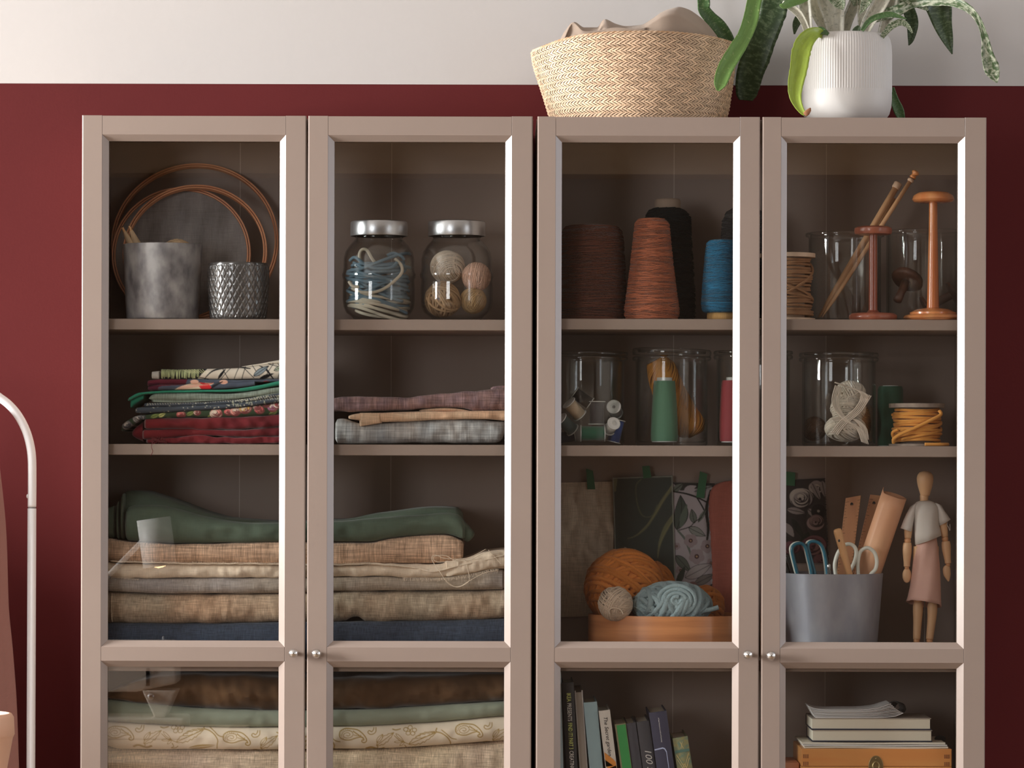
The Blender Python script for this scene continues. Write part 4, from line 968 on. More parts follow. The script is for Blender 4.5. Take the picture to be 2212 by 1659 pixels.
build(MB().lathe(0, 0, [(.001, -.030), (.024, -.030), (.024, -.025), (.008, -.022), (.008, .022), (.024, .025), (.024, .030), (.001, .030)], 32, M=Rm), 'bobbin_body', m_dkwood, o, angle=40)

# ================================================================== second shelf, third and fourth doors
z2 = ZS['2R']
weck('leftmost lidded glass jar, full of small sewing thread spools', 1271, .13, 78, 86, 761, 771, z2)
weck('lidded glass jar with a tilted lid, holding green thread and mustard yarn', 1451, .13, 78, 85.5, 755, 771, z2, tilt=math.radians(1.6))
weck('lidded glass jar behind the door gap, holding red thread', 1627, .13, 79, 86, 759, 768, z2)
weck('lidded glass jar with pale cotton skein, beside the mustard cord spool', 1812, .13, 79, 86, 763, 773, z2)
m_plast = mat('white_plastic', (.78, .77, .74), rough=.35)
m_hole = mat('dark_recess', (.06, .06, .065), rough=.8)
def thread_col(nm, c): return mat(nm, c, rough=.55, sheen=.4, wave=(620, 0, .3, .25), bump=.4, bdist=.0004)
def tspool(label, px, py, y, ang, pitch, r, L_, m):
    """ang: tilt of the axis in the picture plane from vertical, pitch: towards the viewer"""
    c = P(px, py, y); M = Matrix.Translation(c) @ Matrix.Rotation(ang, 4, 'Y') @ Matrix.Rotation(pitch, 4, 'X')
    r = S(r, y); h = S(L_, y)/2
    o = thing('thread_spool', tuple(c), label, 'thread spool', 'small spools of sewing thread in the glass jar')
    build(MB().lathe(0, 0, [(.001, -h+.001), (r*.86, -h+.0012), (r*.84, 0), (r*.86, h-.0012), (.001, h-.001)], 26, M=M), 'thread_winding', m, o)
    for s_ in (-1, 1):
        build(MB().lathe(0, 0, [(r*.28, s_*h-.0012*s_), (r, s_*h-.0014*s_), (r*1.02, s_*h), (r*.9, s_*(h+.0006)), (r*.8, s_*(h-.0002)), (r*.3, s_*(h-.0002)), (r*.28, s_*(h+.0004)), (r*.2, s_*(h-.002))][::s_], 26, M=M), 'flange', m_plast, o)
    for k in range(6):
        a = k*math.pi/3
        for s_ in (1,) if pitch else ():
            q = Matrix.Translation(Vector((r*.55*math.cos(a), r*.55*math.sin(a), -s_*(h+.0001))))
            build(MB().lathe(0, 0, [(.0001, -.0002), (r*.15, -.0002), (r*.15, .0002), (.0001, .0002)], 8, M=M @ q), 'spoke_hole', m_hole, o)
R_ = math.radians
tspool('black thread spool lying tilted on top of the heap', 1258, 860, .10, R_(-55), 0, 15, 42, thread_col('black_thread', (.018, .018, .02)))
tspool('beige thread spool tilted in front of the black one', 1241, 884, .077, R_(-42), R_(18), 16.5, 40, thread_col('beige_thread', C(164, 146, 122, 2)))
tspool('grey green thread spool at lower left, its end disc showing', 1224, 917, .080, R_(-48), R_(25), 16, 40, thread_col('grey_green_thread', C(56, 68, 66, 2)))
tspool('upright dark grey thread spool in the middle', 1289.5, 892, .095, 0, 0, 18.5, 50, thread_col('slate_thread', C(60, 58, 62, 2)))
tspool('emerald green thread spool lying on its side at the bottom', 1280.5, 936, .083, R_(90), R_(0), 18, 53, thread_col('emerald_thread', C(20, 84, 62, 2.2)))
tspool('royal blue thread spool leaning at lower right', 1330, 931, .105, R_(13), 0, 16, 50, thread_col('royal_thread', C(46, 66, 120, 2.2)))
tspool('thread spool showing its round white end at the right', 1328, 885, .11, R_(-25), R_(70), 15.5, 40, thread_col('grey_thread', C(110, 106, 104, 2)))
tspool('thread spool facing out between the green and the blue ones', 1321, 921, .083, R_(35), R_(62), 14.5, 34, thread_col('white_thread', C(190, 186, 178, 2)))
tspool('navy thread spool at the bottom left of the jar', 1222, 944, .10, R_(80), 0, 14, 40, thread_col('navy_thread', C(24, 30, 52, 2.2)))
def big_thread(label, cx, y, prof, col, z, cw, ctop, seed):
    X, pr = lathe_px(cx, y, prof); o = thing('thread_cone', (X, y, z), label, 'thread cone')
    pr[0] = (pr[0][0], z+.002)
    build(MB().lathe(X, y, [(.002, pr[0][1])]+pr+[(.002, pr[-1][1])], 48), 'thread_winding', thread_col('thread_'+str(seed), col), o, angle=50)
    _, q = lathe_px(cx, y, [(cw-1, prof[-1][1]+2), (cw, prof[-1][1]), (cw, ctop+1), (cw-1, ctop)])
    build(MB().lathe(X, y, [(.002, q[0][1])]+q+[(S(cw-3), q[-1][1]), (S(cw-3), q[-1][1]-.004), (.002, q[-1][1]-.004)], 32), 'core_top', m_plast, o, angle=40)
    build(MB().lathe(X, y, [(.002, z+.0002), (pr[0][0]*.93, z+.0002), (pr[0][0]*.9, z+.0021), (.002, z+.0021)], 40), 'core_foot', m_plast, o, angle=40)
zi = z2+.0062
big_thread('tall green cone of sewing thread standing in front of the mustard skein', 1435, .085, [(29, 952), (29.5, 940), (28.5, 910), (26.5, 870), (23.5, 830), (22.5, 823)], C(68, 110, 86, 1.75), zi, 16.5, 815.5, 1)
big_thread('red cone of sewing thread, half seen at the right edge of the third door', 1585, .10, [(30, 952), (31, 945), (31, 910), (29, 860), (27, 828), (25, 822)], C(128, 38, 44, 1.5), zi, 17, 815, 2)
big_thread('dark bottle green cone of thread behind the mustard cord spool', 1923, .17, [(28, 961), (28, 950), (28, 870), (27.5, 842), (25, 834.5)], C(26, 62, 44, 2.1), z2, 17, 833, 3)
m_must = ymat('mustard_yarn', C(206, 142, 54, 2.3), rough=.95, sheen=.3, spec=.1)
# mustard skein: twisted hank of strands
def hank(label, m, axis, rads, strand, turns, n, core_k=.82, seed=1, name='yarn_skein', flat=.75, grooves=None):
    rnd = random.Random(seed); A = smooth_path(axis, 10); n_ = len(A); rr = np.interp(np.linspace(0, 1, n_), np.linspace(0, 1, len(rads)), rads)
    mb = MB(); mb.tube(A, rr*core_k, 18, flat=1)
    t = np.gradient(A, axis=0); t /= np.linalg.norm(t, axis=1)[:, None]; u = np.cross(t, (0, 1, 0)); u /= np.linalg.norm(u, axis=1)[:, None]; v = np.cross(t, u)
    for k in range(n):
        ph = 2*math.pi*k/n; s_ = np.linspace(0, 1, n_); tw = ph+turns*2*math.pi*s_+rnd.uniform(-.1, .1)
        r_ = rr*(.93+rnd.uniform(-.04, .05))
        pts = A+r_[:, None]*(np.cos(tw)[:, None]*u+flat*np.sin(tw)[:, None]*v)
        q_ = rnd.uniform(.72, 1.12); mb.tube(pts, strand, 5, col=(q_, q_, q_))
    return tag(build(mb, name, m), label, 'yarn')
hank('mustard yellow skein leaning inside the jar with the tilted lid', m_must, [P(1417, 779, .15), P(1428, 800, .15), P(1443, 840, .15), P(1467, 885, .15), P(1495, 925, .148), P(1502, 938, .147)],
     [S(22), S(33), S(36), S(36), S(33), S(14)], .0019, 1.1, 34, core_k=.78, seed=4)
m_skein = ymat('pale_cotton_skein', C(184, 172, 158, 1.9), rough=.95, sheen=.2, spec=.1)
mb = MB(); rnd = random.Random(9)
# pale skein: three plump lobes of parallel strands, crossing
yarn_ball(mb, P(1826, 925, .095), S(44), .030, S(30), .0014, 6, 12, 31, seg=44, sides=5)
yarn_ball(mb, P(1832, 882, .10), S(38), .028, S(34), .0014, 6, 12, 32, seg=44, sides=5)
yarn_ball(mb, P(1836, 848, .105), S(33), .024, S(26), .0014, 5, 11, 33, seg=44, sides=5)
for pts in (((1805, 832), (1798, 870), (1820, 905), (1850, 925), (1862, 955)), ((1868, 850), (1845, 885), (1815, 910), (1795, 935)), ((1803, 826), (1830, 835), (1860, 850), (1850, 880), (1832, 893)), ((1793, 905), (1830, 900), (1856, 918), (1862, 945))):
    for k in range(5): mb.tube(smooth_path([P(x+k*3.4, y+k*1.2, .066+.002*math.sin(x)) for x, y in pts], 8), .0013, 5, col=(1-.07*(k % 3),)*3)
tag(build(mb, 'yarn_skein', m_skein), 'pale cotton skein twisted on itself in the jar beside the mustard cord spool', 'yarn')
ball('yarn_ball', 'small brown yarn ball at the left behind the pale skein', 1759, 926, .155, 26, ymat('brown_yarn', C(96, 72, 56, 2.1), rough=.95), .0009, 41, 6, 10, group=None)
ball('yarn_ball', 'small tan yarn ball at the right behind the pale skein', 1862, 912, .165, 24, ymat('tan_yarn', C(150, 108, 72, 2.0), rough=.95), .0009, 42, 6, 10, flat=(.8, 1, 1.7))
m_mcord = mat('mustard_cord', C(206, 140, 54, 1.9), rough=.85, sheen=.2, bump=.2, bscale=900)
o = spool('spool of thick mustard cord between two pale round boards', 1981, .10, 872, 963, 60, 49, .0029, m_boardg, m_mcord, z2, 13, 7)
mb = MB()
mb.tube(smooth_path([P(2029, 887, .062), P(2032, 896, .058), P(2010, 908, .052), P(1975, 925, .050), P(1945, 938, .052), P(1931, 948, .056), P(1930, 957, .06)], 10), .0031, 9)
mb.tube(smooth_path([P(1933, 952, .07), P(1928, 935, .062), P(1940, 928, .058)], 6), .0029, 8)
build(mb, 'crossing_cord', m_mcord, o)
mb = MB(); zq = z2+.0035
c1 = [Vector((P(x, 950, y).x, y, zq)) for x, y in ((1998, .036), (2016, .038), (2034, .042), (2046, .052), (2046, .066), (2036, .078), (2027, .085))]
mb.tube(smooth_path(c1, 8), .0031, 10)
build(mb, 'loose_end', m_mcord, o)
# ================================================================== third shelf, third door: taped swatches, oval box of yarn
z3 = ZS['3R']; YBK = .2868
def swatch(name, label, quad, y, m, canvas=None, wav=.0006, step=2.0, th=.0008, cat='swatch', seed=1, edge=None, lift=.0):
    """quad: top-left, top-right, bottom-right, bottom-left in px"""
    (ax, ay), (bx, by), (cx_, cy_), (dx, dy) = quad
    w_, h_ = max(bx-ax, cx_-dx), max(dy-ay, cy_-by); nu, nv = max(2, int(h_/step)), max(2, int(w_/step)); rows = []; cols = []
    rnd = random.Random(seed)
    for i in range(nu+1):
        v = i/nu; r = []; c = []
        for j in range(nv+1):
            u = j/nv
            x = (ax*(1-u)+bx*u)*(1-v)+(dx*(1-u)+cx_*u)*v; yy = (ay*(1-u)+by*u)*(1-v)+(dy*(1-u)+cy_*u)*v
            if edge and u in (0, 1): x += rnd.uniform(-edge, edge)
            q = P(x, yy, y); d = wav*noise.noise(Vector((x*.02, yy*.01, seed)))*2 + wav*noise.noise(Vector((x*.05, yy*.03, seed+4)))
            r.append((q.x, y-abs(d)-lift*math.sin(math.pi*u)*v, q.z)); c.append((x, yy))
        rows.append(r); cols.append(c)
    A = np.array(rows); B = A.copy(); B[..., 1] += th
    col = None
    if canvas is not None: pc = np.array(cols); col = canvas.sample(pc[..., 0], pc[..., 1])
    n0, n1 = A.shape[:2]
    V = np.concatenate([A.reshape(-1, 3), B.reshape(-1, 3)]); N_ = n0*n1; f = []
    for i in range(n0-1):
        for j in range(n1-1):
            a = i*n1+j; f.append((a, a+1, a+n1+1, a+n1)); f.append((N_+a, N_+a+n1, N_+a+n1+1, N_+a+1))
    for j in range(n1-1): f.append((j, N_+j, N_+j+1, j+1)); b = (n0-1)*n1+j; f.append((b, b+1, N_+b+1, N_+b))
    for i in range(n0-1): a = i*n1; f.append((a, a+n1, N_+a+n1, N_+a)); a += n1-1; f.append((a, N_+a, N_+a+n1, a+n1))
    mb = MB().add(V, f, None if col is None else np.concatenate([col.reshape(-1, 3)]*2))
    return tag(build(mb, name, m, angle=60), label, cat)
m_wp = mat('printed_paper', (1, 1, 1), rough=.75, attr=True, spec=.2)
m_lsw = fm('linen_swatch', C(136, 124, 108, 2.8), weave_amp=.15)
swatch('fabric_swatch', 'beige linen swatch taped up at the left of the third door', [(1196, 1043), (1326, 1040), (1324, 1330), (1196, 1333)], YBK-.004, m_lsw, wav=.006, step=4, seed=3, cat='fabric swatch')
DK = C(52, 58, 54, 2.1)
cv = Canvas(1315, 1020, 1465, 1300, DK, .8); rnd = random.Random(4)
for k in range(220): cv.disc(rnd.uniform(1320, 1460), rnd.uniform(1025, 1295), rnd.uniform(1, 4), C(48+rnd.randint(0, 9), 56+rnd.randint(0, 8), 52+rnd.randint(0, 6), 2.1), alpha=.35)
g1, g2 = C(92, 92, 68, 2.0), C(74, 80, 62, 2.0)
cv.stroke([(1458, 1045), (1432, 1080), (1415, 1110), (1395, 1140), (1372, 1158), (1356, 1163)], (7, 7, 5, 3, 1), g1)
cv.stroke([(1385, 1035), (1374, 1050), (1376, 1085), (1385, 1110), (1397, 1117), (1410, 1112), (1420, 1090)], (3, 2.5, 3, 2, 2), g2)
cv.stroke([(1455, 1115), (1440, 1138), (1428, 1165), (1423, 1185), (1421, 1205)], (9, 11, 7, 4, 1), g1)
cv.stroke([(1457, 1118), (1436, 1150), (1424, 1180)], 1.2, C(110, 106, 70, 2)); cv.stroke([(1450, 1050), (1410, 1118), (1380, 1152)], 1.2, C(112, 108, 74, 2))
cv.poly([(1325, 1034), (1334, 1034), (1330, 1062), (1326, 1062)], g1)
for k in range(16): cv.disc(1352+rnd.uniform(-3, 22), 1188+rnd.uniform(-4, 5), rnd.uniform(.8, 1.8), C(170, 165, 150, 2))
edge_c = C(120, 122, 112, 2)
for a in (((1324.5, 1032), (1331, 1280)), ((1451.5, 1028), (1459, 1280)), ((1324, 1033), (1452, 1029))): cv.stroke(a, 2.5, edge_c)
swatch('wallpaper_sample', 'dark green wallpaper sample with grass blades, taped with green tape', [(1323, 1032), (1453, 1027), (1460, 1285), (1331, 1285)], YBK-.012, m_wp, canvas=cv, step=1.6, seed=5, cat='wallpaper sample')
pale = C(142, 134, 136, 1.95); blk = C(30, 32, 30, 1.8); lf = C(86, 92, 84, 1.9); plum = C(104, 80, 78, 2)
cv = Canvas(1450, 1036, 1550, 1310, pale, .7)
cv.poly([(1452, 1042), (1545, 1042), (1545, 1052), (1500, 1056), (1470, 1060)], C(44, 44, 42, 1.9))
cv.leaf((1453, 1062), (1475, 1045), 14, lf, blk); cv.leaf((1478, 1058), (1505, 1050), 12, pale); cv.leaf((1500, 1062), (1540, 1050), 12, C(120, 118, 116, 2), blk)
cv.stroke([(1455, 1062), (1480, 1066), (1505, 1074), (1527, 1085)], (3, 4, 3), blk); cv.stroke([(1505, 1074), (1520, 1100), (1528, 1125)], 3, blk); cv.stroke([(1535, 1060), (1526, 1100), (1530, 1140), (1527, 1170)], (5, 7, 6, 3), blk)
cv.leaf((1462, 1144), (1470, 1070), 30, C(58, 66, 60, 2), blk, blk, 1.3, bend=.08); cv.leaf((1470, 1140), (1484, 1088), 14, C(76, 86, 76, 2)); cv.leaf((1500, 1130), (1494, 1100), 15, lf, blk, blk, 1)
cv.leaf((1508, 1128), (1526, 1098), 9, lf, blk); cv.stroke([(1464, 1146), (1490, 1138), (1500, 1128), (1515, 1118)], 2, blk)
cv.leaf((1488, 1140), (1524, 1158), 18, C(112, 114, 108, 1.9), blk, blk, 1); cv.stroke([(1464, 1146), (1480, 1165), (1488, 1185), (1492, 1200)], (4, 6, 2), lf)
for x, y, r in ((1492, 1168, 15), (1528, 1180, 15), (1505, 1202, 17), (1462, 1180, 8), (1536, 1216, 10), (1470, 1232, 10), (1520, 1256, 16)):
    for k in range(5): a = k*1.257+.3; cv.disc(x+r*.5*math.cos(a), y+r*.5*math.sin(a), r*.52, C(126, 112, 112, 2)); 
    cv.disc(x, y, r*.3, C(60, 40, 42, 2)); cv.disc(x, y, r*.12, C(150, 120, 90, 2))
cv.leaf((1460, 1200), (1492, 1235), 20, C(78, 84, 76, 2), blk, blk, 1); cv.leaf((1480, 1248), (1538, 1218), 26, C(138, 130, 128, 2), blk, blk, 1); cv.leaf((1500, 1262), (1545, 1240), 18, C(96, 90, 86, 2), blk, blk, 1)
cv.leaf((1462, 1265), (1480, 1222), 14, C(50, 56, 50, 2), None)
cv.disc(1497, 1265, 9, plum); cv.disc(1540, 1270, 9, C(60, 50, 50, 2))
swatch('wallpaper_sample', 'pale wallpaper sample with grey leaves and small dark-centred blossoms', [(1452, 1042), (1545, 1044), (1548, 1305), (1459, 1305)], YBK-.008, m_wp, canvas=cv, step=1.2, seed=6, cat='wallpaper sample')
m_terra = fm('terracotta_cotton', C(136, 76, 64, 2.0), weave_amp=.08, bump=.15)
mb = MB(); A = []
left = curve([(1038, 1583), (1041, 1560), (1048, 1545), (1060, 1535), (1100, 1531), (1160, 1535), (1220, 1538), (1330, 1540)])
rnd = random.Random(7)
ys = [1038, 1040, 1043, 1048, 1054]+list(range(1062, 1332, 4))
for yy in ys:
    row = []
    for j in range(16):
        x = left(yy)+(rnd.uniform(-1, 1) if j == 0 else 0)+(1626-left(yy))*j/15
        ytop = yy if yy > 1054 else yy-.0
        q = P(x, ytop, YBK-.018); row.append((q.x, YBK-.018-.0025*math.sin(j*.7+yy*.006), q.z))
    A.append(row)
mb.grid(np.array(A)); tag(build(mb, 'fabric_swatch', m_terra, solid=.001), 'terracotta cotton swatch hanging at the right of the third door', 'fabric swatch')
cv = Canvas(1690, 1028, 1795, 1222, C(44, 40, 40, 2.0), .7); rnd = random.Random(15)
wpe = (C(142, 132, 124, 2), C(120, 110, 106, 2), C(150, 140, 130, 2))
cv.rose(1728, 1078, 27, wpe, C(40, 34, 36, 1.8), rnd, 11); cv.rose(1765, 1052, 17, wpe, C(40, 34, 36, 1.8), rnd, 4)
for x, y, a, b in ((1755, 1045, 1772, 1080), (1775, 1038, 1783, 1075), (1700, 1100, 1740, 1108), (1745, 1100, 1768, 1118)): cv.leaf((x, y), (a, b), 14, wpe[1], C(40, 34, 36, 1.8))
cv.disc(1768, 1105, 16, C(24, 22, 24, 2)); cv.disc(1768, 1104, 3, wpe[0])
cv.rose(1762, 1128, 20, (C(130, 108, 104, 2), C(110, 88, 86, 2)), C(50, 38, 38, 1.8), rnd, 5); cv.leaf((1710, 1120), (1738, 1165), 14, C(30, 34, 30, 2)); cv.leaf((1748, 1150), (1725, 1185), 16, C(28, 34, 28, 2)); cv.leaf((1695, 1130), (1715, 1160), 16, wpe[1])
cv.rose(1757, 1180, 26, (C(104, 66, 70, 2), C(86, 52, 58, 2), C(112, 78, 76, 2)), C(50, 26, 32, 1.8), rnd, 8); cv.rose(1712, 1185, 18, (C(96, 60, 66, 2), C(80, 46, 52, 2)), C(50, 26, 32, 1.8), rnd, 6)
cv.rose(1775, 1210, 16, (C(100, 64, 66, 2),), C(50, 26, 32, 1.8), rnd, 4)
swatch('fabric_swatch', 'dark floral swatch with a pale rose, behind the teal scissors', [(1690, 1037), (1782, 1033), (1790, 1216), (1690, 1216)], YBK-.004, m_wp, canvas=cv, step=1.2, seed=8, cat='fabric swatch', edge=1.2, wav=.0015)
m_tape = mat('green_tape', C(24, 78, 46, 2.0), rough=.55, bump=.15, bscale=500)
def tape(label, quad, y):
    mb = MB(); p = [P(x, yy, y) for x, yy in quad]
    f = [(q.x, q.y, q.z) for q in p]+[(q.x, q.y+.0006, q.z) for q in p]; n = len(quad)
    mb.add(f, [tuple(range(n)), tuple(range(2*n-1, n-1, -1))]+[(i, i+n, (i+1) % n+n, (i+1) % n) for i in range(n)])
    tag(build(mb, 'masking_tape', m_tape, smooth=False), label, 'tape')
tape('torn green tape piece holding the beige linen swatch', [(1266, 1012), (1281, 1017), (1286, 1057), (1269, 1057)][::-1], YBK-.013)
tape('green tape piece at the top middle of the grass wallpaper', [(1387, 1007), (1403, 1006), (1407, 1031), (1390, 1034)][::-1], YBK-.016)
tape('green tape piece holding the leafy pale wallpaper', [(1512, 1018), (1528, 1024), (1521, 1077), (1504, 1074)][::-1], YBK-.012)
tape('green tape piece at the top of the dark floral swatch', [(1695, 1018), (1718, 1021), (1717, 1050), (1695, 1048)][::-1], YBK-.009)

# oval bentwood box
m_bent = mat('bentwood_varnish', C(178, 118, 72, 1.9), rough=.3, coat=.35, col2=C(156, 98, 58, 1.9), nscale=9, stretch=(.5, .5, 9))
XB, YB_ = P(1455, 1330, .12).x, .15; rx, ry = S(183, .15), .108; zt = P(1455, 1332, YB_-ry).z
o = thing('oval_box', (XB, YB_, z3), 'oval bentwood box with an orange brown varnish, full of yarn balls', 'box')
t = .003
mb = MB().lathe(XB, YB_, [(.01, z3+.0003), (rx, z3+.0003), (rx, z3+.02), (rx, zt), (rx-t, zt), (rx-t, z3+.006), (.01, z3+.006)][::-1], 96, sy=ry/rx); build(mb, 'bentwood_side', m_bent, o, angle=40)
m_fat = ymat('pumpkin_wool', C(166, 98, 38, 1.75), rough=.95, sheen=.15, spec=.1, bump=.8, bscale=500, bdist=.002, col2=C(138, 78, 28, 1.75), nscale=40)
m_fatb = ymat('misty_blue_wool', C(120, 138, 142, 2.0), rough=.95, sheen=.15, spec=.1, bump=.8, bscale=500, bdist=.002, col2=C(92, 108, 114, 2.0), nscale=40)
m_gry = ymat('oatmeal_yarn', C(160, 142, 124, 1.95), rough=.95, sheen=.2)
mb = MB(); yarn_ball(mb, P(1349, 1268, .16), S(86), .062, S(84), .0045, 6, 9, 57, seg=64, sides=8, jit=.12)
tag(build(mb, 'yarn_ball', m_fat), 'big pumpkin orange ball of thick wool at the left in the oval box', 'yarn')
mb = MB(); yarn_ball(mb, P(1418, 1266, .19), S(40), .035, S(52), .0042, 5, 6, 52, seg=44, sides=8, jit=.3)
yarn_ball(mb, P(1520, 1310, .19), S(44), .035, S(46), .0042, 6, 6, 53, seg=44, sides=8, jit=.3)
tag(build(mb, 'yarn_ball', m_fat), 'second pumpkin orange wool ball, mostly hidden behind the blue one', 'yarn')
mb = MB(); yarn_ball(mb, P(1452, 1307, .10), S(86), .045, S(50), .0044, 7, 7, 54, seg=64, sides=8, jit=.25)
for k, r in enumerate((8, 16, 24, 32)):
    mb.tube([P(1462+r*math.cos(a)*1.25, 1297+r*math.sin(a), .056+.006*(r/32)) for a in np.linspace(k, k+5.2, 22)], .0040, 8)
mb.tube(smooth_path([P(x, y, .062+.00001*x) for x, y in ((1385, 1318), (1430, 1326), (1490, 1324), (1530, 1318), (1552, 1312))], 8), .0044, 8)
tag(build(mb, 'yarn_ball', m_fatb), 'misty blue ball of thick fluffy wool at the front of the oval box', 'yarn')
ball('yarn_ball', 'small oatmeal yarn ball at the front left of the oval box', 1329, 1304, .072, 37, m_gry, .0012, 55, 7, 13, group=None)
mb = MB(); mb.tube(smooth_path([P(x, y, .041) for x, y in ((1317, 1327), (1316, 1318), (1326, 1313), (1340, 1317), (1346, 1326))], 8), .0012, 6)
tag(build(mb, 'yarn_end', m_gry), 'loose looped end of the oatmeal yarn', 'yarn')

# ================================================================== third shelf, fourth door
m_zinc2 = mat('smooth_zinc', C(128, 128, 134, 1.9), rough=.48, metal=.3, col2=C(112, 112, 120, 1.9), nscale=25, stretch=(1, 1, .5), bump=.1, bscale=40)
pot('bucket', 'plain grey zinc bucket holding scissors, rulers and rolled leather', 'bucket', 1797, .135, 1238, 110, 96, z3, m_zinc2, seg=80)
BX, BY = P(1797, 1300, .135).x, .135
m_tealp = mat('teal_plastic', C(14, 96, 118, 1.2), rough=.3, coat=.3); m_whp = mat('off_white_plastic', C(190, 190, 180, 1.8), rough=.35)
m_steel = mat('steel', (.6, .6, .6), rough=.3, metal=1)
def scissors(label, loops, m, y, r, blade_bottom, liner=None):
    xs = [p[0] for L_ in loops for p in L_]; o = thing('scissors', (P(np.mean(xs), 1300, y).x, y, blade_bottom.z), label, 'scissors')
    for k, L_ in enumerate(loops):
        pts = smooth_path([P(x, yy, y+.002*k) for x, yy in L_], 8); build(MB().tube(pts, S(r, y), 10, flat=1.2), 'handle', m, o)
        if liner: build(MB().tube(pts+np.array((S(liner[0]), .006, S(1))), S(r*.9, y), 8, flat=1.2), 'handle_liner', liner[1], o)
    cx_ = P(np.mean(xs), 1240, y); bb = blade_bottom
    for s_ in (-1, 1):
        A_ = cx_+Vector((s_*.006, s_*.0008, -.004)); mb = MB()
        u = Vector((.006, 0, 0)); q = [A_-u, A_+u, bb+Vector((.001, 0, 0)), bb-Vector((.001, 0, 0))]
        mb.add([(v.x, v.y+s_*.0008-.0006, v.z) for v in q]+[(v.x, v.y+s_*.0008+.0006, v.z) for v in q], [(0,3,2,1),(4,5,6,7),(0,1,5,4),(1,2,6,5),(2,3,7,6),(3,0,4,7)])
        build(mb, 'blade', m_steel, o, smooth=False)
    return o
def Z4(pts): return [(1640+x/3.606, 980+y/3.606) for x, y in pts]
scissors('scissors with teal loop handles in the zinc bucket', [Z4([(318, 1000), (296, 925), (262, 790), (258, 735), (285, 705), (330, 700), (362, 730), (385, 820), (408, 925), (410, 1000)]), Z4([(440, 1000), (432, 925), (395, 790), (380, 720), (400, 688), (450, 688), (490, 720), (515, 800), (530, 925), (528, 1000)])],
         m_tealp, .092, 3.7, Vector((BX-.035, .10, z3+.014)), liner=(-3, m_whp))
scissors('scissors with chunky off white loop handles in the zinc bucket', [Z4([(610, 1000), (592, 920), (590, 850), (615, 770), (660, 715), (710, 705), (748, 735), (755, 790), (735, 860), (700, 930), (690, 1000)]), Z4([(780, 1000), (770, 925), (768, 850), (785, 770), (820, 738), (860, 738), (900, 775), (916, 840), (905, 900), (870, 940), (850, 1000)])],
         m_whp, .084, 4.2, Vector((BX+.01, .085, z3+.014)))
pts = smooth_path([P(x, y, yy) for x, y, yy in ((1808, 1142, .052), (1813, 1160, .052), (1821, 1190, .053), (1831, 1225, .054), (1845, 1280, .058), (1860, 1360, .075))], 6)
o = tag(build(MB().tube(pts, np.interp(np.linspace(0, 1, len(pts)), [0, .03, .1, .4, .7, 1], [S(5), S(8), S(9.5), S(8.5), S(6.5), S(3)]), 14), 'tool_handle', m_woodlt), 'pale rounded wooden tool handle leaning left among the white scissors', 'tool')
build(MB().ball(tuple(P(1812.5, 1168, .0450)), .0018, .0008, .0026, 12), 'hole', m_hole, o)
m_ruler = mat('ruler_wood', C(166, 118, 78, 1.8), rough=.5, col2=C(142, 92, 62, 1.75), nscale=25, stretch=(1, 1, .12)); m_mark = mat('ink_marks', (.02, .015, .01), rough=.7)
def ruler(label, TL, TR, BR, BL, y0, y1, hole):
    def pt(u, v, dy=0):
        x = (TL[0]*(1-u)+TR[0]*u)*(1-v)+(BL[0]*(1-u)+BR[0]*u)*v; yy = (TL[1]*(1-u)+TR[1]*u)*(1-v)+(BL[1]*(1-u)+BR[1]*u)*v
        q = P(x, yy, y0+(y1-y0)*v); q.y += dy; return q
    q = [pt(0, 0), pt(1, 0), pt(1, 1), pt(0, 1)]; mb = MB().add([tuple(v) for v in q]+[(v.x, v.y+.0025, v.z) for v in q], [(0,3,2,1),(4,5,6,7),(0,1,5,4),(1,2,6,5),(2,3,7,6),(3,0,4,7)])
    o = tag(build(mb, 'ruler', m_ruler, smooth=False, bevel=.0006), label, 'ruler')
    mk = MB()
    for k in range(34):
        v = .03+.022*k; ln = .22 if k % 5 == 0 else .1
        for u0, u1 in ((.02, .02+ln), (.98-ln*.8, .98)):
            a, b, c, d = pt(u0, v, -.0002), pt(u1, v, -.0002), pt(u1, v+.0022, -.0002), pt(u0, v+.0022, -.0002)
            mk.add([tuple(a), tuple(b), tuple(c), tuple(d)], [(0, 3, 2, 1)])
    build(mk, 'scale_marks', m_mark, o, smooth=False)['kind'] = 'stuff'
    c = pt(*hole, -.0002); build(MB().tube([c+Vector((S(3)*math.cos(a), 0, S(3.4)*math.sin(a))) for a in np.linspace(0, 6.283, 16, endpoint=False)], .0004, 4, closed=True).add([tuple(c)]+[tuple(c+Vector((S(2.8)*math.cos(a), 0, S(3.2)*math.sin(a)))) for a in np.linspace(0, 6.283, 16, endpoint=False)], [(0, i+1, (i+1) % 16+1) for i in range(16)]), 'hole', m_mark, o, smooth=False)
ruler('left wooden ruler with hole and scale marks, standing in the zinc bucket', (1827, 1076), (1860, 1070), (1822, 1380), (1791, 1380), .17, .13, (.45, .052))
ruler('right wooden ruler tucked behind the rolled leather', (1880, 1068), (1913, 1072), (1838, 1385), (1808, 1385), .185, .15, (.36, .055))
m_leather = mat('tan_leather', C(194, 146, 110, 1.75), rough=.5, col2=C(182, 130, 98, 1.75), nscale=8, bump=.12, bscale=700)
a = P(1933, 1070, .112); b = P(1862, 1280, .148); ax = (b-a).normalized(); b = a+ax*((a.z-(z3+.025))/-ax.z)
u = Vector((0, 1, 0)).cross(ax).normalized(); v = ax.cross(u)
A = []
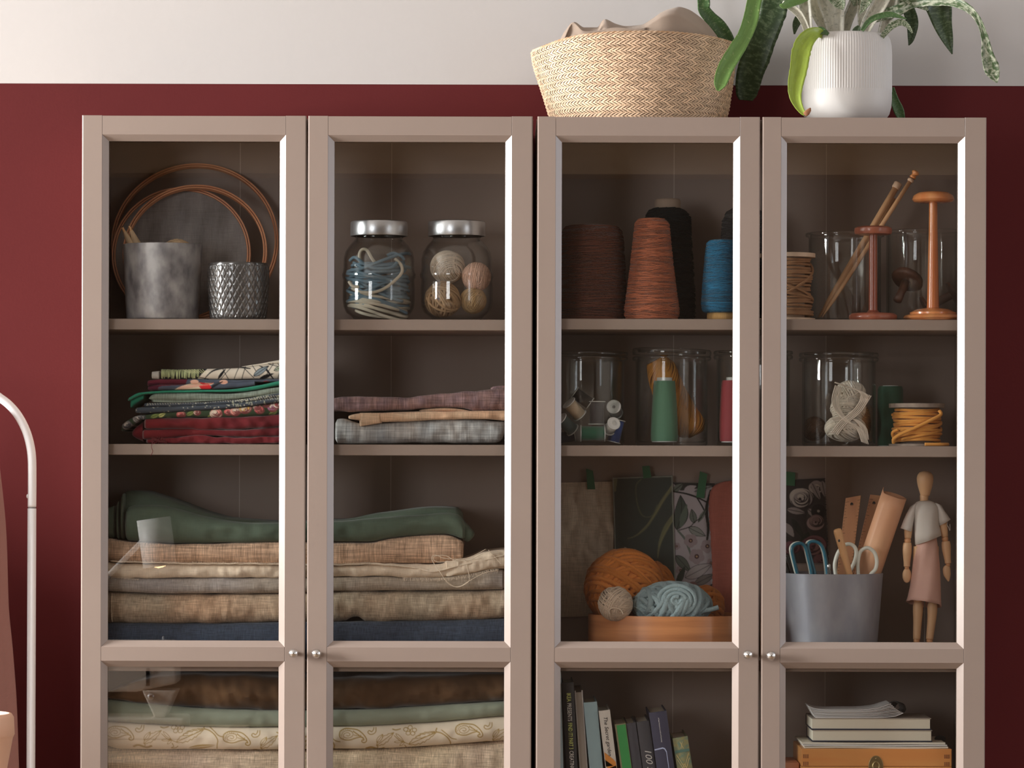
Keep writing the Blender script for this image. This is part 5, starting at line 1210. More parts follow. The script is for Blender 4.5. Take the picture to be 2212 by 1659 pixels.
for i, t in enumerate(np.linspace(0, 1, 14)):
    c = a+(b-a)*t; row = []
    for th in np.linspace(0, 4.6*math.pi, 110):
        r = S(27.5)*(1-.045*(4.6*math.pi-th)/math.pi*1.1) + (.0012 if th > 4.2*math.pi else 0)
        lift = .012*max(0, (th-4.35*math.pi)/(0.25*math.pi)) if th > 4.35*math.pi else 0
        row.append(c+u*(r*math.cos(th+4.7))+v*(r*math.sin(th+4.7)) - ax*(lift*.6 if i == 0 else 0))
    A.append([tuple(q) for q in row])
tag(build(MB().grid(np.array(A)), 'leather_roll', m_leather, solid=.0012), 'roll of tan leather leaning to the right in the zinc bucket', 'leather')
m_blk = mat('black_plastic', (.02, .02, .022), rough=.35)
for k, (p0, p1) in enumerate((((1699, 1200), (1716, 1250)), ((1690, 1208), (1704, 1250)))):
    a, b = P(*p0, .10), P(*p1, .11); e = a+(b-a)*2.6
    tag(build(MB().tube([a, a+(b-a)*.1, b, e], [S(3), S(6), S(6), S(4)], 12), 'marker_pen', m_blk), ('black marker pen leaning at the far left of the zinc bucket', 'second black pen at the left rim of the zinc bucket, lower')[k], 'pen')
a, b = P(1790, 1218, .085), P(1791, 1250, .085)
tag(build(MB().tube([a+(b-a)*t for t in (0, .1, .3, .35, .5, .55, .7, .75, 1, 1.8)], [S(3), S(4), S(4), S(3), S(4), S(3), S(4), S(3), S(4), S(4)], 12), 'tracing_wheel', m_steel), 'short ribbed steel tool beside the teal scissors', 'tool')

# artist's mannequin
m_man = mat('pale_birch', C(204, 166, 126, 2.2), rough=.42, col2=C(192, 150, 110, 2.2), nscale=12, stretch=(1, 1, .25)); m_mand = mat('darker_birch', C(176, 128, 88, 1.8), rough=.45)
MY = .12
man = thing('artist_mannequin', (P(1998, 1400, MY).x, MY, z3), 'jointed wooden artist mannequin dressed in a grey top and pink skirt', 'mannequin')
def limb(name, pts, rad, m=m_man, y=MY, sides=16, flat=1.0, par=man):
    q = smooth_path([P(x, yy, y) for x, yy in pts], 8) if len(pts) > 2 else np.array([P(*pts[0], y)*(1-t)+P(*pts[1], y)*t for t in np.linspace(0, 1, 14)])
    rr = np.interp(np.linspace(0, 1, len(q)), np.linspace(0, 1, len(rad)), rad)
    return build(MB().tube(q, [S(v, y) for v in rr], sides, flat=flat), name, m, par)
Xh, hp = lathe_px(1998.5, MY, [(9.5, 1071), (10.5, 1068), (13, 1059), (15.8, 1050), (17.6, 1040), (18, 1033), (16.5, 1026), (12.5, 1020.5), (6, 1018), (1, 1017.5)])
build(MB().lathe(Xh, MY, [(.002, hp[0][1])]+hp, 36, sy=1.08), 'head', m_man, man)
limb('neck', [(1996.5, 1070), (1996, 1086)], [9.5, 9, 9.5]); build(MB().ball(tuple(P(1997, 1085, MY)), S(10)), 'neck_joint', m_mand, man)
limb('torso', [(1998, 1088), (1999, 1120), (2000, 1150), (2001, 1190)], [15, 22, 17, 12], flat=.7)
for side, (up, el, fo, wr, ha) in dict(left=([(1964, 1110), (1961, 1163)], (1960.5, 1168), [(1960, 1172), (1959.5, 1198), (1959, 1224)], (1959, 1226.5), (1959, 1243)),
                                       right=([(2034, 1108), (2041, 1160)], (2041.5, 1164), [(2043, 1169), (2045, 1192), (2048, 1217)], (2048, 1220), (2047.5, 1237))).items():
    limb('upper_arm', up, [7, 8.5, 9, 8.5, 7]); build(MB().ball(tuple(P(*el, MY)), S(7.5)), 'elbow_joint', m_mand, man)
    limb('forearm', fo, [8.5, 10, 9.8, 8.5, 7.2, 6.8]); build(MB().ball(tuple(P(*wr, MY)), S(5)), 'wrist_joint', m_mand, man)
    if side == 'left': build(MB().ball(tuple(P(*ha, MY)), S(9.8), S(6), S(16.5)), 'hand', m_man, man)
    else: limb('hand', [(2046, 1222), (2045, 1234), (2049, 1256)], [5, 8.5, 8, 1], flat=.6)
for x0, x1, xf in ((1983, 1980, 1979), (2014, 2008, 2006)):
    build(MB().ball(tuple(P(x0, 1297, MY)), S(9.5)), 'knee_joint', m_mand, man)
    limb('thigh', [(x0+2, 1180), (x0, 1292)], [12, 12, 10])
    limb('shin', [(x0, 1301), (x0-.5, 1330), (x1, 1381)], [8.5, 11, 10.8, 9.5, 8.5, 7.8]); build(MB().ball(tuple(P(x1, 1384, MY)), S(7)), 'ankle_joint', m_mand, man)
    mb = MB().ball((0, 0, 0), S(8), S(19), S(10)); c = P(xf, 1400, MY-.006)
    mb.v[-1] = mb.v[-1]+np.array((c.x, c.y, max(c.z, z3+S(10)+.008))); build(mb, 'foot', m_man, man)
limb('support_rod', [(1998, 1200), (1996.5, 1418)], [1.3, 1.3], m_steel, y=MY+.012, sides=8)
build(MB().lathe(P(1995, 1400, MY).x, MY+.005, [(.002, z3+.0003), (.045, z3+.0003), (.045, z3+.006), (.043, z3+.0075), (.002, z3+.0075)], 48), 'stand_base', m_man, man, angle=40)
m_top = mat('grey_chamois', C(162, 157, 152, 2.2), rough=.7, bump=.15, bscale=300); m_skirt = mat('dusty_pink_leather', C(182, 144, 132, 2.1), rough=.6, bump=.12, bscale=400)
# top: body tube with slanted hem, and two sleeves
def outline_tube(rows, y, depth, n=28, wob=.0):
    """rows: (left px, right px, py_left, py_right)"""
    A = []
    for k, (xl, xr, yl, yr) in enumerate(rows):
        row = []
        for th in np.linspace(0, 2*math.pi, n, endpoint=False):
            u = (1-math.cos(th))/2; x = xl+(xr-xl)*u; yy = yl+(yr-yl)*u
            q = P(x, yy, y); d = depth[k] if hasattr(depth, '__len__') else depth
            row.append((q.x, y-d*math.sin(th)*(1+wob*math.sin(5*th+k)), q.z))
        A.append(row)
    return np.array(A)
A = outline_tube([(1990, 2007, 1081, 1081), (1979, 2017, 1085, 1085), (1974, 2026, 1094, 1094), (1974, 2027, 1106, 1106), (1975.5, 2027, 1122, 1122), (1976, 2028, 1140, 1134), (1976, 2031, 1156, 1144), (1977, 2033, 1177, 1156)], MY, [.006, .014, .019, .022, .023, .023, .025, .027], wob=.05)
build(MB().grid(A, cv=True), 'grey_top', m_top, man, solid=.0008)
for quad in ([(1976, 1087), (1970, 1092), (1957, 1113), (1946, 1137), (1951, 1143), (1961, 1147), (1969, 1149), (1972, 1130), (1975, 1110)],):
    pass
def sleeve(rows):
    build(MB().grid(outline_tube(rows, MY, [.010, .013, .013, .012, .012], n=20), cv=True), 'sleeve', m_top, man, solid=.0008)
sleeve([(1966, 1980, 1096, 1086), (1958, 1977, 1111, 1102), (1952, 1974.5, 1124, 1120), (1948, 1971, 1135, 1136), (1945.5, 1968.5, 1141, 1149)])
sleeve([(2020, 2033, 1086, 1092), (2023, 2040, 1100, 1104), (2024, 2046, 1112, 1112), (2025, 2050, 1124, 1118), (2028, 2053, 1136, 1122)])
build(MB().tube(smooth_path([P(x, y, MY-.005) for x, y in ((2047, 1124), (2046, 1134), (2049, 1139), (2052, 1146), (2052, 1132))], 6), .0005, 5), 'loose_thread', m_top, man)
rnd = random.Random(2)
rows = [(1984, 2022, 1150, 1150), (1982, 2023, 1165, 1165), (1977, 2026, 1185, 1185), (1973, 2028.5, 1210, 1210), (1970, 2030.5, 1240, 1240), (1966, 2031.5, 1268, 1268), (1961, 2032, 1290, 1294), (1958, 2033, 1299, 1311)]
A = outline_tube(rows, MY, [.016, .018, .020, .023, .025, .027, .030, .031], n=40, wob=.07)
# front hem rises, back hem falls
for j, th in enumerate(np.linspace(0, 2*math.pi, 40, endpoint=False)):
    A[-1][j][2] += .006*math.sin(th)+rnd.uniform(-.0008, .0008); A[-2][j][2] += .003*math.sin(th)
build(MB().grid(A, cv=True), 'pink_skirt', m_skirt, man, solid=.001)

# ================================================================== bottom row: books
z4 = ZS['4R']
m_page = mat('page_block', C(206, 198, 180, 1.7), rough=.9, wave=(900, 1.57, .3, .12))
m_page2 = mat('pages_grey', C(140, 130, 120, 1.8), rough=.9, wave=(900, 1.57, .3, .35))
def text_mesh(body, size, depth=.0002, sx=1.0, shear=0.0, bold=0.0, spacing=1.0):
    c = bpy.data.curves.new('lettering', 'FONT'); c.body = body; c.size = size; c.extrude = depth; c.shear = shear; c.offset = bold; c.space_character = spacing; c.resolution_u = 3
    o = bpy.data.objects.new('lettering_tmp', c); COL.objects.link(o); bpy.context.view_layer.update()
    me = bpy.data.meshes.new_from_object(o.evaluated_get(bpy.context.evaluated_depsgraph_get()))
    V = np.array([v.co[:] for v in me.vertices]); Fc = [tuple(p.vertices) for p in me.polygons]
    bpy.data.objects.remove(o); bpy.data.meshes.remove(me); bpy.data.curves.remove(c)
    V[:, 0] -= V[:, 0].min(); V[:, 1] -= V[:, 1].min(); V[:, 0] *= sx
    return V, Fc
def book(label, tl, wpx, ang, m_cover, y=.07, depth=.15, texts=(), paints=(), pages=True, fore=False, th=.0022):
    """spine faces the room; tl: top-left corner px; the top leans left by ang degrees"""
    c = P(tl[0], tl[1], y); a = math.radians(ang); W = S(wpx, y)
    top = c.z; L_ = (top-z4)/math.cos(a)-.0006
    bl = Vector((c.x+math.sin(a)*L_, y, c.z-math.cos(a)*L_))
    M = Matrix.Translation(bl) @ Matrix.Rotation(-a, 4, 'Y')
    o = thing('book', tuple(bl), label, 'book', 'leaning books on the bottom shelf')
    def tb(x0, x1, y0, y1, z0, z1, name, m, bevel=0, par=o):
        mb = MB().box(x0, x1, y0, y1, z0, z1); mb.v[0] = np.array([tuple(M @ Vector(v)) for v in mb.v[0]]); return build(mb, name, m, par, smooth=False, bevel=bevel)
    # cover: spine slightly rounded, two boards
    mb = MB()
    if fore:
        mb.box(0, th, 0, depth, 0, L_); mb.box(W-th, W, 0, depth, 0, L_); mb.box(0, W, depth-th, depth, 0, L_)
    else:
        n = 7; pr = [(W*k/n, -.0022*math.sin(math.pi*k/n)) for k in range(n+1)]
        poly = pr+[(W, depth), (W-th, depth), (W-th, .003), (th, .003), (th, depth), (0, depth)]
        k_ = len(poly); vs = [(x, yy, 0) for x, yy in poly]+[(x, yy, L_) for x, yy in poly]
        mb.add(vs, [tuple(range(k_-1, -1, -1)), tuple(range(k_, 2*k_))]+[(i, (i+1) % k_, (i+1) % k_+k_, i+k_) for i in range(k_)])
    for i in range(len(mb.v)): mb.v[i] = np.array([tuple(M @ Vector(v)) for v in mb.v[i]])
    build(mb, 'cover', m_cover, o, angle=35)
    tb(th, W-th, .0015 if fore else .0035, depth-.003, .002, L_-.0035, 'pages', m_page2 if fore else m_page)
    for body, zoff, xoff, height, length, col, shear, bold in texts:
        V, Fc = text_mesh(body, 1.0, 0.0, shear=shear, bold=bold); V = V.copy()
        V[:, 0] *= length/V[:, 0].max(); V[:, 1] *= height/V[:, 1].max()
        Q = np.array([tuple(M @ Vector((xoff+v[1], -.0026, L_-zoff-v[0]))) for v in V])
        tm = MB().add(Q, Fc); build(tm, 'title_lettering', col, o, smooth=False)
    for poly, col, nm in paints:
        Q = [tuple(M @ Vector((x*W, -.00245, L_-z))) for x, z in poly]; build(MB().add(Q, [tuple(range(len(Q)))]), nm, col, o, smooth=False)
    return o
def pm(n, r, g, b, k=1.9, **kw): return mat(n, C(r, g, b, k), rough=kw.pop('rough', .5), **kw)
ty, tw, tk = pm('ink_yellow', 190, 200, 110), pm('ink_white', 210, 208, 204), mat('ink_black', (.012, .012, .012))
m_slate = pm('slate_cloth_cover', 56, 56, 64, 2, bump=.1)
book('pale blue book, first at the far left of the bottom shelf, a sliver seen', (1191, 1452), 21, 1.6, pm('pale_blue_cover', 150, 168, 176), y=.06)
book('black book with yellow and white lettering down its spine', (1214.5, 1475), 24.5, 2.8, pm('black_cover', 34, 33, 35), y=.055,
     texts=[('IKEA', S(23), S(8.5), .0075, S(18.5), ty, 0, .012), ('PRESENTS', S(45), S(8.5), .0075, S(39), tw, 0, .012), ('FIND IT!', S(88), S(8.5), .0075, S(30), ty, 0, .012), ('PART 3', S(121), S(8.5), .0075, S(24), ty, 0, .012), ('CREATING', S(149), S(8.5), .0075, S(41), tw, 0, .012)])
book('grey book turned with its page edges facing out', (1241, 1492), 17.5, 3.9, pm('light_grey_cover', 150, 144, 140), y=.07, fore=True)
book('plain dusty blue book without lettering', (1260.5, 1518), 29, 5.4, pm('dusty_blue_cover', 118, 140, 146, 2), y=.065)
book('white book with black italic title and orange picture at its foot', (1293, 1536), 24.5, 7.2, pm('white_cover', 182, 176, 168), y=.06,
     texts=[('The Secret garden', S(15), S(6.5), .0088, S(85), tk, .25, .004)],
     paints=[([(.05, .074), (.75, .088), (.95, .094), (.95, .116), (.05, .1)], pm('orange_print', 220, 140, 50), 'orange_picture'), ([(.05, .088), (.7, .1), (.05, .1)], pm('teal_print', 80, 110, 96), 'teal_picture'), ([(.03, .105), (.97, .1), (.97, .13), (.03, .13)], pm('yellow_print', 226, 170, 60), 'yellow_picture')])
book('bright green book between the white book and the dark grey ones', (1328, 1565), 24, 8.0, pm('olive_edge_cover', 110, 104, 76, 2), y=.06, paints=[([(.14, .002), (.95, .002), (.95, .2), (.14, .2)], pm('green_print', 42, 124, 62, 2.0), 'green_spine_panel')])
book('narrow plain charcoal book right of the green one', (1353, 1563), 20.5, 8.0, m_slate, y=.062)
book('charcoal book with pale italic numerals low on its spine', (1375, 1560), 27.5, 8.0, pm('charcoal_cloth_cover', 54, 54, 60, 2), y=.06, texts=[('100 Stitches', S(64), S(9), .0115, S(105), pm('ink_silver', 170, 168, 165), .3, 0)])
b9 = book('thick dark navy book with tiny white title and thin blue line', (1402, 1540), 38, 8.0, pm('navy_grey_cover', 48, 48, 66, 2), y=.055, texts=[('A Real Home is a work of Curiosity', S(13), S(17), .0026, S(54), tw, 0, .02)],
     paints=[([(.02, .0655), (.5, .064), (.62, .066), (.7, .072), (.72, .2), (.69, .2), (.66, .074), (.59, .0685), (.5, .0665), (.02, .068)], pm('ink_pale_blue', 150, 160, 190), 'blue_line')])
m_orn = mat('marbled_green_cover', C(84, 104, 88, 2.0), rough=.6, col2=C(120, 112, 70, 2.0), nscale=120); gold = pm('gilt', 170, 150, 100, 2)
mk = lambda a, b, w_=.035: [(a[0]-w_/2, a[1]), (a[0]+w_/2, a[1]), (b[0]+w_/2, b[1]), (b[0]-w_/2, b[1])]
pts_ = [(mk((.1, .03), (.5, .055)), gold, 'gilt_line'), (mk((.9, .03), (.5, .055)), gold, 'gilt_line'), (mk((.1, .038), (.5, .063)), gold, 'gilt_line'), (mk((.9, .038), (.5, .063)), gold, 'gilt_line'),
        (mk((.5, .048), (.05, .075)), gold, 'gilt_line'), (mk((.5, .048), (.95, .075)), gold, 'gilt_line'), (mk((.45, .008), (.6, .020)), gold, 'gilt_line'), (mk((.6, .008), (.45, .020)), gold, 'gilt_line'),
        ([(.02, .022), (.98, .022), (.98, .027), (.02, .027)], pm('green_band', 64, 92, 84, 2), 'green_band'), ([(.5, .062), (.7, .075), (.5, .09), (.3, .075)], pm('teal_lozenge', 56, 96, 92, 2), 'teal_lozenge')]
book('ornate green and gilt book, the last one leaning at the right', (1452.5, 1595), 33, 9.0, m_orn, y=.06, paints=pts_)

# ================================================================== bottom row, fourth door
def pile(name, label, x0, x1, yt, yb, yf, d, m_side, m_cov=None, cov=1.2, cat='book', skew=0):
    a, b = P(x0, yb, yf), P(x1, yb, yf); zt, zb_ = P((x0+x1)/2, yt, yf).z, P((x0+x1)/2, yb, yf).z
    o = thing(name, ((a.x+b.x)/2, yf+d/2, zb_), label, cat); c_ = S(cov, yf)
    if m_cov:
        build(MB().box(a.x, b.x, yf, yf+d, zb_, zb_+c_).box(a.x, b.x, yf, yf+d, zt-c_*.8, zt), 'cover', m_cov, o, smooth=False, bevel=.0004)
        build(MB().box(a.x, b.x, yf+d-.003, yf+d, zb_+c_, zt-c_), 'spine', m_cov, o, smooth=False)
        build(MB().box(a.x+.0015, b.x-.002, yf+.002, yf+d-.003, zb_+c_, zt-c_*.8), 'pages', m_side, o, smooth=False)
    else: build(MB().box(a.x, b.x, yf, yf+d, zb_, zt), 'pages', m_side, o, smooth=False, bevel=.0003)
    return o
# wooden case
m_case = mat('honey_pine_case', C(196, 138, 72, 1.9), rough=.45, col2=C(176, 112, 52, 1.9), nscale=7, stretch=(.4, 1, 4), coat=.25)
m_endgr = mat('end_grain', C(120, 70, 36, 1.9), rough=.7); m_brass = mat('old_brass', (.42, .33, .17), rough=.35, metal=1.0)
yf = .05; cx0, cx1 = P(1731, 1640, yf).x, P(2056, 1640, yf).x; zct = P(1893, 1617.5, yf).z; dpt = .17
o = thing('wooden_case', ((cx0+cx1)/2, yf+dpt/2, z4), 'honey coloured dovetailed wooden case with an oval brass latch', 'case')
build(MB().box(cx0, cx1, yf, yf+dpt, z4+.0003, zct-.032), 'case_body', m_case, o, False, .0008)
build(MB().box(cx0, cx1, yf, yf+dpt, zct-.0315, zct), 'case_lid', m_case, o, False, .0012)
for xx in (cx0+.0035, cx1-.0135):
    for k, zz in enumerate((1634, 1650, 1680, 1700, 1720, 1740)):
        z_ = P(1893, zz, yf).z
        for j in range(3): build(MB().box(xx+j*.0035, xx+j*.0035+.0022, yf-.0003, yf+.001, z_-.0035, z_+.0035), 'dovetail', m_endgr, o, False)
lc = P(1892, 1655, yf)
def oval(rx_, rz_, n=32): return [(lc.x+rx_*math.cos(a), lc.z+rz_*math.sin(a)) for a in np.linspace(0, 6.283, n, endpoint=False)]
build(MB().prism(oval(.0132, .019), yf-.0015, yf+.0005), 'latch_plate', m_brass, o, False, .0006)
build(MB().tube([(x, yf-.003, z-.001) for x, z in oval(.0055, .009)], .0018, 8, closed=True), 'latch_ring', m_brass, o)
build(MB().ball((lc.x, yf-.002, lc.z+.0135), .0016, .0008, .0016, 10), 'rivet', m_brass, o)
# terracotta-coloured small box at the far left
zz = P(1700, 1648, .07).z
tag(build(MB().box(P(1688, 1650, .07).x, P(1726.5, 1650, .07).x, .07, .19, z4+.0003, zz), 'small_box', mat('reddish_wood', C(150, 98, 72, 1.8), rough=.6, col2=C(130, 80, 58, 1.8), nscale=12), smooth=False, bevel=.0012), 'reddish wooden small box left of the honey coloured case', 'box')
# papers on the case: three thin folders
m_paper = mat('cream_paper', C(186, 178, 164, 1.8), rough=.9); m_paper2 = mat('grey_paper', C(176, 172, 170, 1.9), rough=.9)
zq = zct+.0003
for k, (x0, x1, yfk, h, m_, lb) in enumerate(((1738, 2048, .056, .0028, m_paper, 'lowest cream folder lying on the wooden case'), (1735, 2046, .060, .0022, m_paper2, 'grey folder between two cream ones on the wooden case'), (1732, 2042, .064, .0032, m_paper, 'top cream folder directly under the two thick books'))):
    a, b = P(x0, 1610, yfk), P(x1, 1610, yfk); mb = MB()
    n = 14; A_ = [[(a.x+(b.x-a.x)*i/n, yy, zq+zz_+.0004*math.sin(i*.5+k)) for (yy, zz_) in ((yfk, 0), (yfk, h), (yfk+.14, h), (yfk+.14, 0))] for i in range(n+1)]
    mb.grid(np.array(A_), cv=True, caps=True); tag(build(mb, 'folder', m_, angle=40), lb, 'folder', None); zq += h+.0007
m_ncov = mat('navy_cover', C(30, 32, 48, 2), rough=.5)
def flat_book(label, x0, x1, zb_, h, yf, d, mc):
    a, b = P(x0, 1590, yf), P(x1, 1590, yf); o = thing('thick_book', ((a.x+b.x)/2, yf+d/2, zb_), label, 'book', None); c_ = .0022
    build(MB().box(a.x, b.x, yf, yf+d, zb_, zb_+c_).box(a.x, b.x, yf+d-.003, yf+d, zb_+c_, zb_+h-c_), 'back_cover', mc, o, False, .0005)
    build(MB().box(a.x, b.x, yf, yf+d, zb_+h-.0012, zb_+h), 'front_cover', m_page2, o, False)
    build(MB().box(a.x+.0012, b.x-.002, yf+.0015, yf+d-.003, zb_+c_, zb_+h-.0014), 'pages', m_page, o, False)
    return zb_+h
yk = .068
h1 = P(1884, 1577.5, yk).z-zq
zq2 = flat_book('lower thick cream-paged book with a navy cover, lying flat', 1754.5, 2014, zq+.0002, h1, yk, .12, m_ncov)
h2 = P(1884, 1551.5, yk).z-zq2
zq3 = flat_book('upper thick cream-paged book lying flat under the notepad', 1753, 2011.5, zq2+.0003, h2-.0003, yk, .12, m_ncov)
# spiral notepad, sagging
o = thing('notepad', (P(1850, 1550, .11).x, .11, zq3), 'curled white notepad with a black spiral comb, on top of the books', 'notepad')
top_f = curve([(1748, 1527), (1765, 1532), (1800, 1534), (1850, 1534), (1890, 1531), (1918, 1523), (1925, 1521)]); bot_f = curve([(1762, 1551), (1800, 1550.6), (1900, 1550), (1930, 1548), (1952, 1540)])
for k in range(9):
    t = k/8; A_ = []
    xs_ = np.linspace(1748+14*t, 1925+26*t, 26)
    for x in xs_:
        f_ = top_f(x)*(1-t)+bot_f(x)*t; q = P(x, f_, .075+.002*math.sin(k*2.1)); zc_ = max(q.z, zq3+.0005)
        A_.append([(q.x, q.y+.0005*math.sin(k*3), zc_-.0004), (q.x, q.y, zc_+.0007), (q.x+.0004, q.y+.085, zc_+.0009), (q.x+.0004, q.y+.085, zc_-.0004)])
    build(MB().grid(np.array(A_), cv=True, caps=True), 'page', m_paper2 if k % 2 else mat('white_page', C(200, 198, 198, 1.9), rough=.9) if k == 0 else m_paper2, o, angle=40)
pts = []
for t in np.linspace(0, 1, 200):
    a = t*11*2*math.pi; yy = .085+.075*t; R2 = S(12); cxp = P(1931+14*t, 1527+4*t, yy); pts.append((cxp.x+R2*math.cos(a), yy, cxp.z+R2*.95*math.sin(a)+.001))
build(MB().tube(pts, .0011, 6), 'spiral_comb', m_blk, o)
tag(build(MB().ball(tuple(P(2031, 1597, .13)+Vector((0, 0, .0005))), S(13), .012, S(8)), 'pincushion', mat('black_felt', (.015, .015, .018), rough=1)), 'small round black pincushion lying behind the folders at the right', 'pincushion')
# ================================================================== on top of the bookcase: basket and plant
zT = ZS['T']
m_straw1 = mat('seagrass', C(214, 184, 152, 1.32), rough=.65, col2=C(184, 142, 102, 1.2), nscale=45, stretch=(1, 1, 1), bump=.3, bscale=900)
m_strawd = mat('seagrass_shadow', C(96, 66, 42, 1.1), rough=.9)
m_cloth = fm('taupe_linen_throw', C(152, 134, 119, 1.25), weave=0, bump=.25, bscale=900)
BXc, BYc = P(1369, 150, .14).x, .142
o = thing('woven_basket', (BXc, BYc, zT), 'wide herringbone-woven seagrass basket holding a taupe cloth', 'basket')
LX = curve([(0, 1199), (.12, 1188), (.35, 1176), (.6, 1163), (.85, 1152), (1, 1149)])   # silhouette by height
RX = curve([(0, 1560), (.12, 1570), (.35, 1577), (.6, 1583), (.85, 1587), (1, 1587)])
RIM = curve([(1149, 112), (1170, 103), (1210, 88), (1260, 77), (1330, 71), (1400, 70), (1480, 75), (1540, 84), (1587, 96)])
yb0 = .142-.118
PYB = CY-(zT-CZ)*F/(D+.142)
def bpt(th, t, off=0.0):
    """th: angle round the basket (0 = right, -90 = front), t: height 0..1"""
    u = (1-math.cos(th))/2   # 0 right .. 1 left
    xl, xr = LX(t), RX(t); x = xr+(xl-xr)*u
    xc = P((xl+xr)/2, 150, .142).x; hw = S((xr-xl)/2, .142)+off
    ry = (.118+.022*t)+off
    X = xc+hw*math.cos(th); Y = .142+ry*math.sin(th)
    s_ = math.sin(th); Y0 = .142+.14*min(0, s_); rimz = P(x, RIM(x), Y0).z - .012*max(0, s_)
    return (X, Y, zT+.0005+(rimz-zT)*t)
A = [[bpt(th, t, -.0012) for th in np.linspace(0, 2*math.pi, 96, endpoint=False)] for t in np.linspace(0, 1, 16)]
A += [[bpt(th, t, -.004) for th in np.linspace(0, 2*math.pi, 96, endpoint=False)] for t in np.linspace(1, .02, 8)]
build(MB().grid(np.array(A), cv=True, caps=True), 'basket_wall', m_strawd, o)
mb = MB(); NR = 24; NC = 128; rnd = random.Random(6)
for r_ in range(NR):
    for c_ in range(NC):
        th0 = 2*math.pi*(c_+.5*(r_ % 2)*0)/NC; t0 = (r_+.5)/NR
        if math.sin(th0) > .45: continue          # far side, against the wall
        dt = .92/NR; dth = 2*math.pi/NC; sgn = 1 if r_ % 2 else -1
        k = rnd.uniform(.9, 1.06); L2 = dt*.78*k; W2 = dth*.36*k; br = rnd.uniform(-.0002, .0004)
        P0 = []
        for a_, b_, hh in ((-1, -1, 0), (-1, 1, 0), (0, -1, .0021), (0, 1, .0021), (1, -1, .0001), (1, 1, .0001)):
            tt = min(1, max(0, t0+a_*L2)); P0.append(bpt(th0+sgn*a_*dth*.95+b_*W2, tt, hh+br+(.0004 if b_ > 0 else 0)))
        mid = [bpt(th0+sgn*a_*dth*.95, min(1, max(0, t0+a_*L2*1.04)), hh+.0009+br) for a_, hh in ((-1, 0), (0, .0021), (1, .0001))]
        sh = rnd.uniform(.66, 1.12); rd = rnd.uniform(.97, 1.0); col = (sh, sh*rd*.98, sh*rd*.95)
        V = [P0[0], mid[0], P0[1], P0[2], mid[1], P0[3], P0[4], mid[2], P0[5]]
        mb.add(V, [(0, 3, 4, 1), (1, 4, 5, 2), (3, 6, 7, 4), (4, 7, 8, 5)], col)
m_strand = mat('seagrass_strands', (1, 1, 1), rough=.55, attr=True, col2=tuple(C(214, 184, 152, 1.32)), nscale=1, contrast=(-1, 0), bump=.2, bscale=1200)
s_ = build(mb, 'woven_strands', m_strand, o); s_['kind'] = 'stuff'
th = np.linspace(0, 2*math.pi, 120, endpoint=False)
mb = MB()
for ph in (0, math.pi):
    pts = [Vector(bpt(q, 1, -.0015))+Vector((0, .0012*math.sin(q*60+ph), .001+.0012*math.cos(q*60+ph))) for q in np.linspace(0, 2*math.pi, 480, endpoint=False)]
    mb.tube(pts, .0015, 5, closed=True)
build(mb, 'twisted_rim', m_straw1, o)['kind'] = 'stuff'
# cloth inside the basket
tp = curve([(1206, 95), (1222, 66), (1240, 48), (1262, 60), (1290, 60), (1306, 42), (1330, 52), (1352, 57), (1385, 54), (1410, 40), (1430, 26), (1450, 18), (1466, 15), (1485, 20), (1510, 36), (1530, 55), (1548, 78), (1556, 92)])
A = []
nx = 110
for i in range(nx+1):
    x = 1206+350*i/nx; row = []; uu_ = (x-1369)/214.0; yh = .122*math.sqrt(max(.02, 1-uu_*uu_))
    for j in range(26):
        v = j/25; y = .142+yh*(2*v-1)
        env = math.sin(math.pi*min(1, .02+v*1.0))**.55
        sh = 14*noise.noise(Vector((x*.012, v*3.2, 2.0)))+7*noise.noise(Vector((x*.03, v*7, 5.0)))
        pk = .38+.35*noise.noise(Vector((x*.006, 0, 9)))
        e2 = max(0, 1-((v-pk)/.62)**2)
        py = 118-(118-tp(x))*e2*(.93+.07*env)+sh*(1-e2)*.3
        if j in (0, 25) or i in (0, nx): py = max(py, 122)
        q = P(x, py, y); row.append((q.x, y, max(q.z, zT+.03)))
    A.append(row)
tag(build(MB().grid(np.array(A)), 'taupe_cloth', m_cloth, solid=.0015), 'crumpled taupe linen cloth heaped in the seagrass basket', 'cloth')
mb = MB(); A = []
for i in range(40):   # front folded flap with hem
    t = i/39; x = 1216+180*t; yt = curve([(1216, 92), (1238, 52), (1262, 68), (1300, 66), (1350, 62), (1396, 62)])(x); yb2 = yt+26
    A.append([tuple(P(x, yt+(yb2-yt)*v+2*math.sin(x*.07+v*4), .142-.122*math.sqrt(1-((x-1369)/214.0)**2)+.012+.004*math.sin(v*3+x*.03))) for v in np.linspace(0, 1, 10)])
fl = build(MB().grid(np.array(A)), 'folded_flap', m_cloth, bpy.data.objects['taupe_cloth'], solid=.002)
mb = MB().tube([Vector(r[0]) for r in A], .0016, 6); build(mb, 'hem', m_cloth, bpy.data.objects['taupe_cloth'])

